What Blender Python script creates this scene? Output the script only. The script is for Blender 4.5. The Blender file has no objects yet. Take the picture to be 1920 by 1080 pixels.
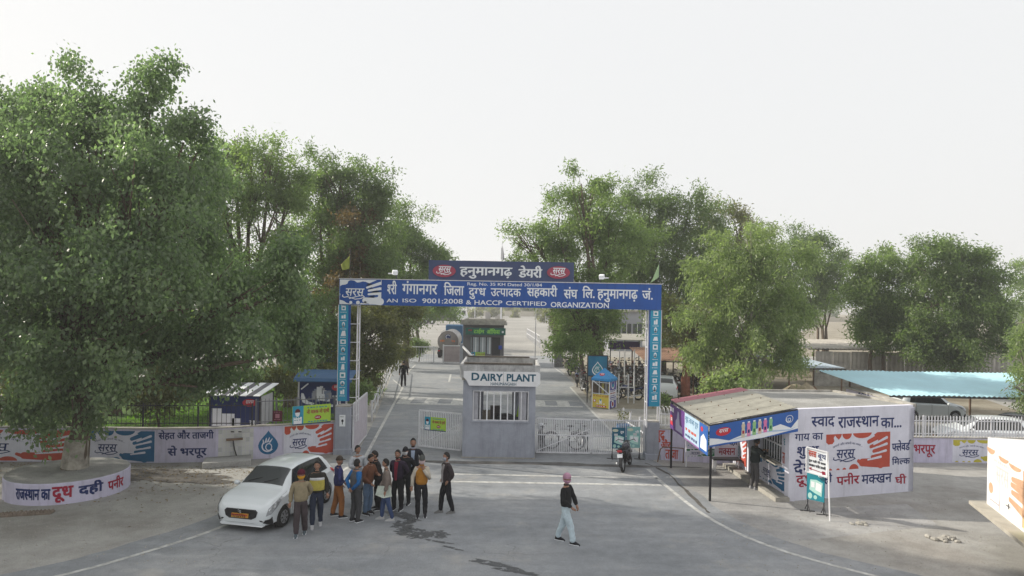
import bpy, bmesh, math, random
import numpy as np
from mathutils import Vector, Matrix, noise
R = math.radians
SC = bpy.context.scene
COL = SC.collection

# ---------------------------------------------------------------- camera
FPX, CAMH, ROLL = 1340.0, 6.2, R(1.0)      # focal length in photo pixels, height above the road, roll
cam = bpy.data.objects.new('camera', bpy.data.cameras.new('camera'))
COL.objects.link(cam)
cam.location = (0, 0, CAMH)
cam.rotation_euler = (Matrix.Rotation(R(90), 4, 'X') @ Matrix.Rotation(ROLL, 4, 'Z')).to_euler()
cam.data.sensor_width = 36.0
cam.data.lens = 36.0 * FPX / 1920.0
cam.data.shift_y = 20.0 / 1920.0
cam.data.clip_start = 0.1
cam.data.clip_end = 3000
SC.camera = cam

# ---------------------------------------------------------------- sky, sun, exposure
SUN_DIR = Vector((-0.86, 0.27, 0.0)).normalized()
SUN_EL = R(28)
HAZE = 0.0009
world = bpy.data.worlds.new('World'); SC.world = world; world.use_nodes = True
wn = world.node_tree.nodes; wl = world.node_tree.links
bg = wn['Background']
sky = wn.new('ShaderNodeTexSky'); sky.sky_type = 'NISHITA'; sky.sun_disc = False
sky.sun_elevation = SUN_EL
sky.sun_rotation = math.atan2(SUN_DIR.x, SUN_DIR.y)
sky.air_density = 1.5; sky.dust_density = 6.0; sky.ozone_density = 1.0
mixw = wn.new('ShaderNodeMix'); mixw.data_type = 'RGBA'; mixw.blend_type = 'MIX'
mixw.inputs[0].default_value = 0.90                  # winter haze whitens the whole sky
mixw.inputs[7].default_value = (8.8, 8.85, 8.9, 1)
wl.new(sky.outputs[0], mixw.inputs[6]); wl.new(mixw.outputs[2], bg.inputs[0])
bg.inputs[1].default_value = 0.10
sl = bpy.data.lights.new('sun', 'SUN'); sl.energy = 5.0; sl.angle = R(0.7); sl.color = (1.0, 0.93, 0.80)
so = bpy.data.objects.new('sun', sl); COL.objects.link(so)
sdir = Vector((SUN_DIR.x * math.cos(SUN_EL), SUN_DIR.y * math.cos(SUN_EL), math.sin(SUN_EL)))
so.rotation_euler = sdir.to_track_quat('Z', 'Y').to_euler(); so.location = (-30, 10, 40)
SC.view_settings.view_transform = 'Standard'; SC.view_settings.look = 'None'
SC.view_settings.exposure = 0.12; SC.view_settings.gamma = 1.0
try: SC.view_settings.use_curve_mapping = False
except Exception: pass
SC.cycles.max_bounces = 8; SC.cycles.diffuse_bounces = 3; SC.cycles.transparent_max_bounces = 12
SC.cycles.volume_bounces = 1; SC.cycles.use_denoising = True

# ---------------------------------------------------------------- photo pixel -> place
def unroll(x, y):
    u, v = x - 960.0, y - 560.0
    c, s = math.cos(ROLL), math.sin(ROLL)
    return u * c + v * s, -u * s + v * c
def G(x, y, h=0.0):
    u, v = unroll(x, y); D = FPX * (CAMH - h) / v
    return Vector((u / FPX * D, D, h))
def P(x, y, D):
    u, v = unroll(x, y)
    return Vector((u / FPX * D, D, CAMH - v / FPX * D))

# ---------------------------------------------------------------- materials
MATS = {}
def mat(name, col, rough=0.8, var=0.12, scale=3.0, bump=0.0, bscale=30.0, metal=0.0, col2=None, spec=0.3, detail=6, coord='Object', tr=None, alpha=None, coat=0.0, stain=0.0):
    if name in MATS: return MATS[name]
    m = bpy.data.materials.new(name); m.use_nodes = True; MATS[name] = m
    n, l = m.node_tree.nodes, m.node_tree.links
    b = n['Principled BSDF']
    b.inputs['Roughness'].default_value = rough; b.inputs['Metallic'].default_value = metal
    b.inputs['Specular IOR Level'].default_value = spec
    b.inputs['Coat Weight'].default_value = coat
    tc = n.new('ShaderNodeTexCoord')
    if var > 0 or col2:
        nz = n.new('ShaderNodeTexNoise'); nz.inputs['Scale'].default_value = scale; nz.inputs['Detail'].default_value = detail
        nz.inputs['Roughness'].default_value = 0.65
        l.new(tc.outputs[coord], nz.inputs['Vector'])
        mr = n.new('ShaderNodeMapRange'); mr.inputs[1].default_value = 0.32; mr.inputs[2].default_value = 0.68
        l.new(nz.outputs['Fac'], mr.inputs[0])
        mx = n.new('ShaderNodeMix'); mx.data_type = 'RGBA'
        c2 = col2 or tuple(c * (1 - var * 2) for c in col)
        mx.inputs[6].default_value = (*c2, 1); mx.inputs[7].default_value = (*col, 1)
        l.new(mr.outputs[0], mx.inputs[0]); l.new(mx.outputs[2], b.inputs['Base Color'])
    else:
        b.inputs['Base Color'].default_value = (*col, 1)
    if stain:                                   # rain streaks and grime running down the face
        mp = n.new('ShaderNodeMapping'); mp.inputs['Scale'].default_value = (3.2, 3.2, 0.28); l.new(tc.outputs[coord], mp.inputs[0])
        ns = n.new('ShaderNodeTexNoise'); ns.inputs['Scale'].default_value = 2.2; ns.inputs['Detail'].default_value = 8; ns.inputs['Roughness'].default_value = 0.7; l.new(mp.outputs[0], ns.inputs['Vector'])
        ms = n.new('ShaderNodeMapRange'); ms.inputs[1].default_value = 0.50; ms.inputs[2].default_value = 0.72; ms.inputs[3].default_value = 1.0; ms.inputs[4].default_value = 1 - stain; l.new(ns.outputs['Fac'], ms.inputs[0])
        mm = n.new('ShaderNodeMix'); mm.data_type = 'RGBA'; mm.blend_type = 'MULTIPLY'; mm.inputs[0].default_value = 1
        src = b.inputs['Base Color'].links[0].from_socket if b.inputs['Base Color'].links else None
        if src: l.new(src, mm.inputs[6])
        else: mm.inputs[6].default_value = (*col, 1)
        l.new(ms.outputs[0], mm.inputs[7]); l.new(mm.outputs[2], b.inputs['Base Color'])
    if bump > 0:
        nb = n.new('ShaderNodeTexNoise'); nb.inputs['Scale'].default_value = bscale; nb.inputs['Detail'].default_value = 5
        l.new(tc.outputs[coord], nb.inputs['Vector'])
        bp = n.new('ShaderNodeBump'); bp.inputs['Strength'].default_value = bump; bp.inputs['Distance'].default_value = 0.02
        l.new(nb.outputs['Fac'], bp.inputs['Height']); l.new(bp.outputs[0], b.inputs['Normal'])
    if tr: b.inputs['Transmission Weight'].default_value = tr
    if alpha is not None: b.inputs['Alpha'].default_value = alpha
    return m

def leafmat(name, c1, c2, tint=(0.9, 1.15, 0.45)):
    m = bpy.data.materials.new(name); m.use_nodes = True; MATS[name] = m
    n, l = m.node_tree.nodes, m.node_tree.links
    out = n['Material Output']; b = n['Principled BSDF']
    tc = n.new('ShaderNodeTexCoord'); nz = n.new('ShaderNodeTexNoise'); nz.inputs['Scale'].default_value = 0.55; nz.inputs['Detail'].default_value = 3
    l.new(tc.outputs['Object'], nz.inputs['Vector'])
    ge = n.new('ShaderNodeNewGeometry')
    ad = n.new('ShaderNodeMath'); ad.operation = 'MULTIPLY_ADD'; ad.inputs[1].default_value = 0.5
    l.new(ge.outputs['Random Per Island'], ad.inputs[0]); l.new(nz.outputs['Fac'], ad.inputs[2])
    mr = n.new('ShaderNodeMapRange'); mr.inputs[1].default_value = 0.45; mr.inputs[2].default_value = 1.05; l.new(ad.outputs[0], mr.inputs[0])
    mx = n.new('ShaderNodeMix'); mx.data_type = 'RGBA'; mx.inputs[6].default_value = (*c1, 1); mx.inputs[7].default_value = (*c2, 1)
    l.new(mr.outputs[0], mx.inputs[0]); l.new(mx.outputs[2], b.inputs['Base Color'])
    b.inputs['Roughness'].default_value = 0.42; b.inputs['Specular IOR Level'].default_value = 0.6
    t = n.new('ShaderNodeBsdfTranslucent'); mt = n.new('ShaderNodeMix'); mt.data_type = 'RGBA'; mt.blend_type = 'MULTIPLY'
    mt.inputs[0].default_value = 1; mt.inputs[7].default_value = (tint[0] * 2.0, tint[1] * 2.0, tint[2] * 2.0, 1)
    l.new(mx.outputs[2], mt.inputs[6]); l.new(mt.outputs[2], t.inputs[0])
    ms = n.new('ShaderNodeMixShader'); ms.inputs[0].default_value = 0.5
    l.new(b.outputs[0], ms.inputs[1]); l.new(t.outputs[0], ms.inputs[2]); l.new(ms.outputs[0], out.inputs[0])
    return m

# ---------------------------------------------------------------- objects
ORG = {}
def tag(o, label, cat, group=None):
    o['label'] = label; o['category'] = cat
    if group: o['group'] = group
    return o
def thing(name, label, cat, loc=(0, 0, 0), rz=0.0, group=None):
    o = bpy.data.objects.new(name, None); COL.objects.link(o)
    o.location = loc; o.rotation_euler = (0, 0, rz); o.empty_display_size = 0.2
    tag(o, label, cat, group); ORG[o.name] = Vector(loc) if rz == 0 else Vector((0, 0, 0))
    return o
def clone(root, loc=None, rz=None, label=None, group=None):
    r = root.copy(); COL.objects.link(r)
    if loc is not None: r.location = loc
    if rz is not None: r.rotation_euler = (r.rotation_euler[0], r.rotation_euler[1], rz)
    if label: r['label'] = label
    if group: r['group'] = group
    for ch in list(root.children):
        c = ch.copy(); COL.objects.link(c); c.parent = r
        for g in list(ch.children):
            d = g.copy(); COL.objects.link(d); d.parent = c
    return r

class MB:
    """collects faces; every face carries a material slot"""
    def __init__(s): s.v = []; s.f = []; s.m = []; s.k = 0; s.mats = []
    def use(s, m):
        if m not in s.mats: s.mats.append(m)
        s.k = s.mats.index(m); return s
    def add(s, vs, fs):
        b = len(s.v); s.v += [tuple(v) for v in vs]
        for f in fs: s.f.append(tuple(b + i for i in f)); s.m.append(s.k)
        return s
    def box(s, x0, x1, y0, y1, z0, z1, M=None):
        vs = [Vector(p) for p in ((x0,y0,z0),(x1,y0,z0),(x1,y1,z0),(x0,y1,z0),(x0,y0,z1),(x1,y0,z1),(x1,y1,z1),(x0,y1,z1))]
        if M is not None: vs = [M @ v for v in vs]
        return s.add(vs, ((0,3,2,1),(4,5,6,7),(0,1,5,4),(1,2,6,5),(2,3,7,6),(3,0,4,7)))
    def cbox(s, c, size, rz=0, M=None):
        m = Matrix.Translation(Vector(c)) @ Matrix.Rotation(rz, 4, 'Z')
        if M is not None: m = m @ M
        a, b, d = size[0]/2, size[1]/2, size[2]/2
        return s.box(-a, a, -b, b, -d, d, m)
    def tube(s, pts, r, n=8, cap=True):
        pts = [Vector(p) for p in pts]; rs = r if isinstance(r, (list, tuple)) else [r] * len(pts)
        vs = []; up = None
        for i, p in enumerate(pts):
            d = (pts[min(i+1, len(pts)-1)] - pts[max(i-1, 0)])
            d = d.normalized() if d.length > 1e-9 else Vector((0,0,1))
            if up is None: up = Vector((0,0,1)) if abs(d.z) < 0.9 else Vector((1,0,0))
            a = d.cross(up); a = a.normalized() if a.length > 1e-6 else Vector((1,0,0)); b = d.cross(a).normalized(); up = -b if False else up
            vs += [p + (a * math.cos(2*math.pi*k/n) + b * math.sin(2*math.pi*k/n)) * rs[i] for k in range(n)]
        fs = [(i*n+k, i*n+(k+1)%n, (i+1)*n+(k+1)%n, (i+1)*n+k) for i in range(len(pts)-1) for k in range(n)]
        if cap: fs += [tuple(range(n-1, -1, -1)), tuple((len(pts)-1)*n+k for k in range(n))]
        return s.add(vs, fs)
    def bar(s, a, b, w, h=None):
        """rectangular bar from a to b"""
        a, b = Vector(a), Vector(b); h = h or w; d = (b - a).normalized()
        up = Vector((0,0,1)) if abs(d.z) < 0.95 else Vector((0,1,0))
        x = d.cross(up).normalized() * w/2; y = x.normalized().cross(d).normalized() * h/2
        vs = [p + i*x + j*y for p in (a, b) for i, j in ((-1,-1),(1,-1),(1,1),(-1,1))]
        return s.add(vs, ((3,2,1,0),(4,5,6,7),(0,1,5,4),(1,2,6,5),(2,3,7,6),(3,0,4,7)))
    def prism(s, poly, z0, z1):
        n = len(poly)
        vs = [(p[0], p[1], z0) for p in poly] + [(p[0], p[1], z1) for p in poly]
        return s.add(vs, [tuple(range(n-1, -1, -1)), tuple(range(n, 2*n))] + [(i, (i+1)%n, n+(i+1)%n, n+i) for i in range(n)])
    def lathe(s, prof, c=(0,0,0), n=16, M=None, sx=1, sy=1):
        vs = []
        for r_, z in prof:
            for k in range(n):
                a = 2*math.pi*k/n; vs.append(Vector((r_*sx*math.cos(a), r_*sy*math.sin(a), z)))
        if M is not None: vs = [M @ v for v in vs]
        vs = [v + Vector(c) for v in vs]
        m = len(prof)
        fs = [(i*n+k, i*n+(k+1)%n, (i+1)*n+(k+1)%n, (i+1)*n+k) for i in range(m-1) for k in range(n)]
        fs += [tuple(range(n-1, -1, -1)), tuple((m-1)*n+k for k in range(n))]
        return s.add(vs, fs)
    def ball(s, c, r, n=10, m=7, M=None):
        rx, ry, rz = r if isinstance(r, (tuple, list)) else (r, r, r)
        vs = [Vector((rx*math.sin(math.pi*i/m)*math.cos(2*math.pi*k/n), ry*math.sin(math.pi*i/m)*math.sin(2*math.pi*k/n), rz*math.cos(math.pi*i/m))) for i in range(m+1) for k in range(n)]
        if M is not None: vs = [M @ v for v in vs]
        vs = [v + Vector(c) for v in vs]
        fs = [(i*n+k, (i+1)*n+k, (i+1)*n+(k+1)%n, i*n+(k+1)%n) for i in range(m) for k in range(n)]
        return s.add(vs, fs)
    def torus(s, c, R_, r, axis='X', n=20, m=6, M=None):
        vs = []
        for i in range(n):
            a = 2*math.pi*i/n
            for k in range(m):
                b = 2*math.pi*k/m; q = R_ + r*math.cos(b); t = r*math.sin(b)
                p = {'X': (t, q*math.cos(a), q*math.sin(a)), 'Y': (q*math.cos(a), t, q*math.sin(a)), 'Z': (q*math.cos(a), q*math.sin(a), t)}[axis]
                vs.append(Vector(p))
        if M is not None: vs = [M @ v for v in vs]
        vs = [v + Vector(c) for v in vs]
        return s.add(vs, [(i*m+k, ((i+1)%n)*m+k, ((i+1)%n)*m+(k+1)%m, i*m+(k+1)%m) for i in range(n) for k in range(m)])
    def mesh(s, name, org=Vector((0,0,0)), smooth=False, fix=True):
        me = bpy.data.meshes.new(name)
        me.from_pydata([(x-org[0], y-org[1], z-org[2]) for x, y, z in s.v], [], s.f)
        for m in s.mats: me.materials.append(m)
        if s.mats: me.polygons.foreach_set('material_index', s.m)
        if smooth: me.polygons.foreach_set('use_smooth', [True]*len(s.f))
        if fix:
            bm = bmesh.new(); bm.from_mesh(me); bmesh.ops.recalc_face_normals(bm, faces=bm.faces); bm.to_mesh(me); bm.free()
        me.update(); return me
    def build(s, name, parent=None, smooth=False, bevel=0, kind=None, fix=True, local=False, angle=None):
        org = ORG.get(parent.name, Vector((0,0,0))) if parent is not None and not local else Vector((0,0,0))
        o = bpy.data.objects.new(name, s.mesh(name, org, smooth or bool(angle), fix)); COL.objects.link(o)
        if parent is not None: o.parent = parent; ORG[o.name] = org
        if bevel:
            b = o.modifiers.new('b', 'BEVEL'); b.width = bevel; b.segments = 2; b.limit_method = 'ANGLE'; b.angle_limit = R(40)
        if angle:
            o.data.set_sharp_from_angle(angle=R(angle))
        if kind: o['kind'] = kind
        return o
def Mt(c, rx=0, ry=0, rz=0, s=1):
    return Matrix.Translation(Vector(c)) @ Matrix.Rotation(rz,4,'Z') @ Matrix.Rotation(ry,4,'Y') @ Matrix.Rotation(rx,4,'X') @ Matrix.Scale(s,4)

# ---------------------------------------------------------------- lettering
_gl = {}
def _run(txt, bold):
    bold = 0.0; key = txt
    if key in _gl: return _gl[key]
    out = []
    for t in (txt + '|', '|'):
        c = bpy.data.curves.new('t', 'FONT'); c.body = t; c.size = 1; c.resolution_u = 3; c.offset = bold
        o = bpy.data.objects.new('t', c); COL.objects.link(o); out.append((c, o))
    c = bpy.data.curves.new('t', 'FONT'); c.body = txt; c.size = 1; c.resolution_u = 3; c.offset = bold
    o = bpy.data.objects.new('t', c); COL.objects.link(o); out.append((c, o))
    bpy.context.view_layer.update(); dg = bpy.context.evaluated_depsgraph_get()
    res = []
    for c, o in out:
        me = bpy.data.meshes.new_from_object(o.evaluated_get(dg))
        vs = [v.co.copy() for v in me.vertices]; fs = [tuple(p.vertices) for p in me.polygons]
        res.append((vs, fs)); bpy.data.meshes.remove(me)
    for c, o in out: bpy.data.objects.remove(o); bpy.data.curves.remove(c)
    adv = max(v.x for v in res[0][0]) - max(v.x for v in res[1][0])
    _gl[key] = (res[2][0], res[2][1], adv); return _gl[key]
def _clip(vs, fs, x):
    bm = bmesh.new(); bv = [bm.verts.new(v) for v in vs]
    for f in fs:
        try: bm.faces.new([bv[i] for i in f])
        except Exception: pass
    bmesh.ops.bisect_plane(bm, geom=bm.verts[:]+bm.edges[:]+bm.faces[:], plane_co=(x,0,0), plane_no=(1,0,0), clear_outer=True)
    bm.verts.index_update(); a = [v.co.copy() for v in bm.verts]; b = [tuple(v.index for v in f.verts) for f in bm.faces]; bm.free()
    return a, b
def text_shape(s, bold=0.02):
    """'~' makes the consonant before it a half form, '^' sets a reph hook, '%' a conjunct da-dha"""
    V, F, x = [], [], 0.0
    def put(vs, fs, dx, sc=1, dy=0):
        b = len(V); V.extend([(v.x*sc+dx, v.y*sc+dy) for v in vs]); F.extend([tuple(b+i for i in f) for f in fs])
    run = ''; i = 0
    def flush():
        nonlocal run, x
        if run:
            vs, fs, adv = _run(run, bold)
            if vs: put(vs, fs, x)
            x += adv; run = ''
    while i < len(s):
        ch = s[i]; nx = s[i+1] if i+1 < len(s) else ''
        if nx == '~':
            flush(); vs, fs, adv = _run(ch, bold)
            cut = adv * (0.80 if ch in 'कफ' else 0.70 if ch in 'सगतलखनपथमय' else 0.75)
            a, b = _clip(vs, fs, cut); put(a, b, x); x += cut; i += 2; continue
        if ch == '%':
            flush(); vs, fs, adv = _run('द', bold); put(vs, fs, x)
            v2, f2, a2 = _run('ध', bold); put(v2, f2, x + adv*0.30, 0.55, -0.16); x += adv; i += 1; continue
        if ch == '^':
            flush(); vs, fs, adv = _run('े', bold); b = len(V)
            V.extend([(x - 0.12 - (v.x + 0.1), v.y) for v in vs]); F.extend([tuple(b+j for j in reversed(f)) for f in fs]); i += 1; continue
        run += ch; i += 1
    flush(); return V, F

class Panel:
    """a flat surface: origin, unit u and v; decals are flat paint or print a few mm proud"""
    def __init__(s, o, u, v, w=None, h=None):
        s.o = Vector(o); s.u = Vector(u).normalized(); s.v = Vector(v).normalized(); s.n = s.u.cross(s.v).normalized(); s.w = w; s.h = h
    def pt(s, a, b, off=0.0): return s.o + s.u*a + s.v*b + s.n*off
    def sub(s, a, b): return Panel(s.pt(a, b), s.u, s.v)
    def poly(s, mb, pts, layer=1):
        vs = [s.pt(a, b, 0.0025*layer) for a, b in pts]; mb.add(vs, [tuple(range(len(pts)))])
    def rect(s, mb, a0, b0, a1, b1, layer=1): s.poly(mb, [(a0,b0),(a1,b0),(a1,b1),(a0,b1)], layer)
    def oval(s, mb, a, b, ra, rb, layer=1, n=20, rot=0):
        c, d = math.cos(rot), math.sin(rot)
        s.poly(mb, [(a+ra*math.cos(t)*c-rb*math.sin(t)*d, b+ra*math.cos(t)*d+rb*math.sin(t)*c) for t in [2*math.pi*k/n for k in range(n)]], layer)
    def capsule(s, mb, p, q, r0, r1=None, layer=1, n=7):
        r1 = r0 if r1 is None else r1; p, q = Vector(p), Vector(q); t = math.atan2(q.y-p.y, q.x-p.x)
        pts = [(p.x+r0*math.cos(t+math.pi/2+math.pi*k/n), p.y+r0*math.sin(t+math.pi/2+math.pi*k/n)) for k in range(n+1)]
        pts += [(q.x+r1*math.cos(t-math.pi/2+math.pi*k/n), q.y+r1*math.sin(t-math.pi/2+math.pi*k/n)) for k in range(n+1)]
        s.poly(mb, pts, layer)
    def stroke(s, mb, pts, w, layer=1):
        for i_, (p, q) in enumerate(zip(pts, pts[1:])): s.capsule(mb, p, q, w/2, w/2, layer+.04*i_, 4)
    def ring(s, mb, a, b, ra, rb, w, layer=1, n=24, t0=0, t1=2*math.pi):
        ts = [t0+(t1-t0)*k/n for k in range(n+1)]
        for t, t2 in zip(ts, ts[1:]):
            s.poly(mb, [(a+ra*math.cos(t), b+rb*math.sin(t)), (a+(ra-w)*math.cos(t), b+(rb-w)*math.sin(t)), (a+(ra-w)*math.cos(t2), b+(rb-w)*math.sin(t2)), (a+ra*math.cos(t2), b+rb*math.sin(t2))][::-1], layer)
    def text(s, mb, txt, a0, b0, a1, b1, layer=3, bold=0.02, slant=0.0, arc=0.0, thick=0.0):
        V, F = text_shape(txt, bold)
        if not V: return
        if not thick and bold > 0.012:      # painted strokes are made broader by a second and third pass of the brush
            for k_, (dx, dy) in enumerate(((1,0),(0,1),(1,1),(.5,.5))):
                s.text(mb, txt, a0+dx*bold*(b1-b0), b0+dy*bold*(b1-b0)*.8, a1-(1-dx)*bold*(b1-b0), b1-(1-dy)*bold*(b1-b0)*.8, layer+.16*(k_+1), 0, slant, arc)
            a1 -= bold*(b1-b0); b1 -= bold*(b1-b0)*.8
        xs = [v[0] for v in V]; ys = [v[1] for v in V]; x0, x1, y0, y1 = min(xs), max(xs), min(ys), max(ys)
        sx, sy = (a1-a0)/(x1-x0), (b1-b0)/(y1-y0)
        def m(v, extra=0.0):
            x = (v[0]-x0)*sx; y = (v[1]-y0)*sy; t = x/(a1-a0)
            return s.pt(a0+x+slant*y, b0+y+arc*4*t*(1-t), 0.0025*layer+extra)
        if thick:
            n = len(V); bd = {}
            for f in F:
                for i, j in zip(f, f[1:]+f[:1]): bd[(i,j)] = bd.get((i,j), 0)+1
            side = [(i, j, n+j, n+i) for (i, j) in bd if (j, i) not in bd]
            mb.add([m(v) for v in V]+[m(v, thick) for v in V], [tuple(n+i for i in f) for f in F]+side)
        else: mb.add([m(v) for v in V], F)
    def blocks(s, mb, a0, b0, a1, b1, n, layer=3, seed=1, gap=0.3):
        """a line of print too small to read"""
        rr = random.Random(seed); w = (a1-a0)/n
        for i in range(n):
            ww = w*rr.uniform(0.5, 1-gap*0.5); s.rect(mb, a0+i*w, b0+(b1-b0)*rr.uniform(0,0.15), a0+i*w+ww, b1-(b1-b0)*rr.uniform(0,0.15), layer)
# ================================================================ materials used everywhere
WHITE = mat('white_paint', (0.78,0.78,0.80), 0.6, 0.05, 4, bump=0.15, bscale=60)
LAV = mat('lavender_wall', (0.60,0.57,0.72), 0.85, 0.08, 2.5, bump=0.35, bscale=25, stain=.28)
LAVW = mat('white_limewash', (0.72,0.72,0.82), 0.85, 0.07, 2.0, bump=0.35, bscale=25, stain=.14)
GREYP = mat('grey_plaster', (0.35,0.37,0.43), 0.85, 0.10, 2.2, bump=0.4, bscale=22, stain=.22)
CONC = mat('concrete', (0.42,0.40,0.36), 0.9, 0.2, 3.0, bump=0.5, bscale=18)
OLDCONC = mat('weathered_concrete', (0.47,0.45,0.41), 0.95, 0.25, 2.2, bump=0.8, bscale=14)
REDP = mat('red_oxide_paint', (0.50,0.085,0.055), 0.8, 0.08, 3)
BLUEP = mat('blue_paint', (0.02,0.14,0.30), 0.8, 0.1, 3)
TEALP = mat('teal_paint', (0.05,0.30,0.38), 0.8, 0.1, 3)
GREENP = mat('green_paint', (0.03,0.20,0.08), 0.8, 0.1, 3)
YELP = mat('yellow_paint', (0.55,0.48,0.06), 0.8, 0.1, 3)
NAVYL = mat('navy_letter_paint', (0.02,0.035,0.14), 0.8, 0.08, 5)
MAROONL = mat('maroon_letter_paint', (0.35,0.02,0.05), 0.8, 0.08, 5)
BLACKL = mat('black_letter_paint', (0.02,0.02,0.028), 0.8, 0.05, 5)
BLUEPRINT = mat('blue_vinyl', (0.012,0.085,0.36), 0.45, 0.10, 1.2, spec=0.4, stain=.3)
SLATE = mat('slate_blue_vinyl', (0.055,0.075,0.16), 0.5, 0.05, 1.2)
WPRINT = mat('white_print', (0.80,0.82,0.85), 0.5, 0.03, 3)
CYANP = mat('cyan_print', (0.03,0.32,0.50), 0.5, 0.1, 1.5)
REDPR = mat('red_print', (0.55,0.03,0.05), 0.5, 0.05, 3)
GREENPR = mat('lime_print', (0.40,0.62,0.06), 0.5, 0.06, 2)
GALV = mat('white_painted_steel', (0.74,0.74,0.77), 0.5, 0.10, 6, stain=.2)
RUST = mat('rusty_steel', (0.22,0.14,0.09), 0.8, 0.25, 5, bump=0.4)
DARKM = mat('dark_metal', (0.04,0.04,0.045), 0.5, 0.1, 6)
GLASS = mat('dark_glass', (0.03,0.04,0.045), 0.06, 0.0, spec=0.8)
BLACKR = mat('black_rubber', (0.022,0.022,0.022), 0.85, 0.1, 8)

# ================================================================ ground
def ground_mat(name, cols, scale=0.35, rough=0.95, bump=0.5, streak=0.0, fine=35.0, road=False):
    m = bpy.data.materials.new(name); m.use_nodes = True; MATS[name] = m
    n, l = m.node_tree.nodes, m.node_tree.links; b = n['Principled BSDF']; b.inputs['Roughness'].default_value = rough
    b.inputs['Specular IOR Level'].default_value = 0.2
    tc = n.new('ShaderNodeTexCoord')
    n1 = n.new('ShaderNodeTexNoise'); n1.inputs['Scale'].default_value = scale; n1.inputs['Detail'].default_value = 8; n1.inputs['Roughness'].default_value = 0.62
    l.new(tc.outputs['Object'], n1.inputs['Vector'])
    cr = n.new('ShaderNodeValToRGB'); e = cr.color_ramp.elements
    e[0].position = 0.34; e[0].color = (*cols[0],1); e[1].position = 0.68; e[1].color = (*cols[2],1)
    k = e.new(0.5); k.color = (*cols[1],1)
    l.new(n1.outputs['Fac'], cr.inputs['Fac'])
    n2 = n.new('ShaderNodeTexNoise'); n2.inputs['Scale'].default_value = fine; n2.inputs['Detail'].default_value = 4
    l.new(tc.outputs['Object'], n2.inputs['Vector'])
    mr = n.new('ShaderNodeMapRange'); mr.inputs[1].default_value=0.3; mr.inputs[2].default_value=0.7; mr.inputs[3].default_value = 0.80; mr.inputs[4].default_value = 1.18
    l.new(n2.outputs['Fac'], mr.inputs[0])
    mx = n.new('ShaderNodeMix'); mx.data_type='RGBA'; mx.blend_type='MULTIPLY'; mx.inputs[0].default_value = 1
    l.new(cr.outputs[0], mx.inputs[6]); l.new(mr.outputs[0], mx.inputs[7]); last = mx.outputs[2]
    if streak:
        mp = n.new('ShaderNodeMapping'); mp.inputs['Rotation'].default_value = (0,0,R(-12)); mp.inputs['Scale'].default_value = (0.22, 2.2, 1)
        l.new(tc.outputs['Object'], mp.inputs[0])
        n3 = n.new('ShaderNodeTexNoise'); n3.inputs['Scale'].default_value = 1.0; n3.inputs['Detail'].default_value = 5; l.new(mp.outputs[0], n3.inputs['Vector'])
        m3 = n.new('ShaderNodeMapRange'); m3.inputs[1].default_value=0.35; m3.inputs[2].default_value=0.65; m3.inputs[3].default_value=1-streak; m3.inputs[4].default_value=1+streak
        l.new(n3.outputs['Fac'], m3.inputs[0])
        m4 = n.new('ShaderNodeMix'); m4.data_type='RGBA'; m4.blend_type='MULTIPLY'; m4.inputs[0].default_value=1
        l.new(last, m4.inputs[6]); l.new(m3.outputs[0], m4.inputs[7]); last = m4.outputs[2]
    def mulby(last, sock):
        q = n.new('ShaderNodeMix'); q.data_type='RGBA'; q.blend_type='MULTIPLY'; q.inputs[0].default_value=1; l.new(last, q.inputs[6]); l.new(sock, q.inputs[7]); return q.outputs[2]
    def rng(sock, a, b_, c, d):
        q = n.new('ShaderNodeMapRange'); q.inputs[1].default_value=a; q.inputs[2].default_value=b_; q.inputs[3].default_value=c; q.inputs[4].default_value=d; l.new(sock, q.inputs[0]); return q.outputs[0]
    nm = n.new('ShaderNodeTexNoise'); nm.inputs['Scale'].default_value = 2.3; nm.inputs['Detail'].default_value = 9; nm.inputs['Roughness'].default_value = .75; l.new(tc.outputs['Object'], nm.inputs['Vector'])
    last = mulby(last, rng(nm.outputs['Fac'], .35, .65, .86, 1.10))
    ns = n.new('ShaderNodeTexNoise'); ns.inputs['Scale'].default_value = 17; ns.inputs['Detail'].default_value = 2; l.new(tc.outputs['Object'], ns.inputs['Vector'])
    last = mulby(last, rng(ns.outputs['Fac'], .66, .74, 1.0, .72))
    if road:
        vo = n.new('ShaderNodeTexVoronoi'); vo.feature = 'DISTANCE_TO_EDGE'; vo.inputs['Scale'].default_value = .38
        wv = n.new('ShaderNodeVectorMath'); wv.operation = 'ADD'; wn_ = n.new('ShaderNodeTexNoise'); wn_.inputs['Scale'].default_value = 1.6; wn_.inputs['Detail'].default_value = 6; l.new(tc.outputs['Object'], wn_.inputs['Vector'])
        l.new(tc.outputs['Object'], wv.inputs[0]); l.new(wn_.outputs['Color'], wv.inputs[1]); l.new(wv.outputs[0], vo.inputs['Vector'])
        crk = rng(vo.outputs['Distance'], .0, .006, .62, 1.0); gate = rng(n1.outputs['Fac'], .50, .56, 1.0, 0.0)
        mxc = n.new('ShaderNodeMix'); mxc.data_type='FLOAT'; l.new(gate, mxc.inputs[0]); l.new(crk, mxc.inputs[2]); mxc.inputs[3].default_value = 1.0
        last = mulby(last, mxc.outputs[0])
        pt = n.new('ShaderNodeTexNoise'); pt.inputs['Scale'].default_value = .55; pt.inputs['Detail'].default_value = 7; pt.inputs['Roughness'].default_value = .7; l.new(tc.outputs['Object'], pt.inputs['Vector'])
        du = n.new('ShaderNodeMix'); du.data_type='RGBA'; l.new(rng(pt.outputs['Fac'], .55, .68, 0, .55), du.inputs[0]); l.new(last, du.inputs[6]); du.inputs[7].default_value = (.37,.355,.33,1); last = du.outputs[2]
    l.new(last, b.inputs['Base Color'])
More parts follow.
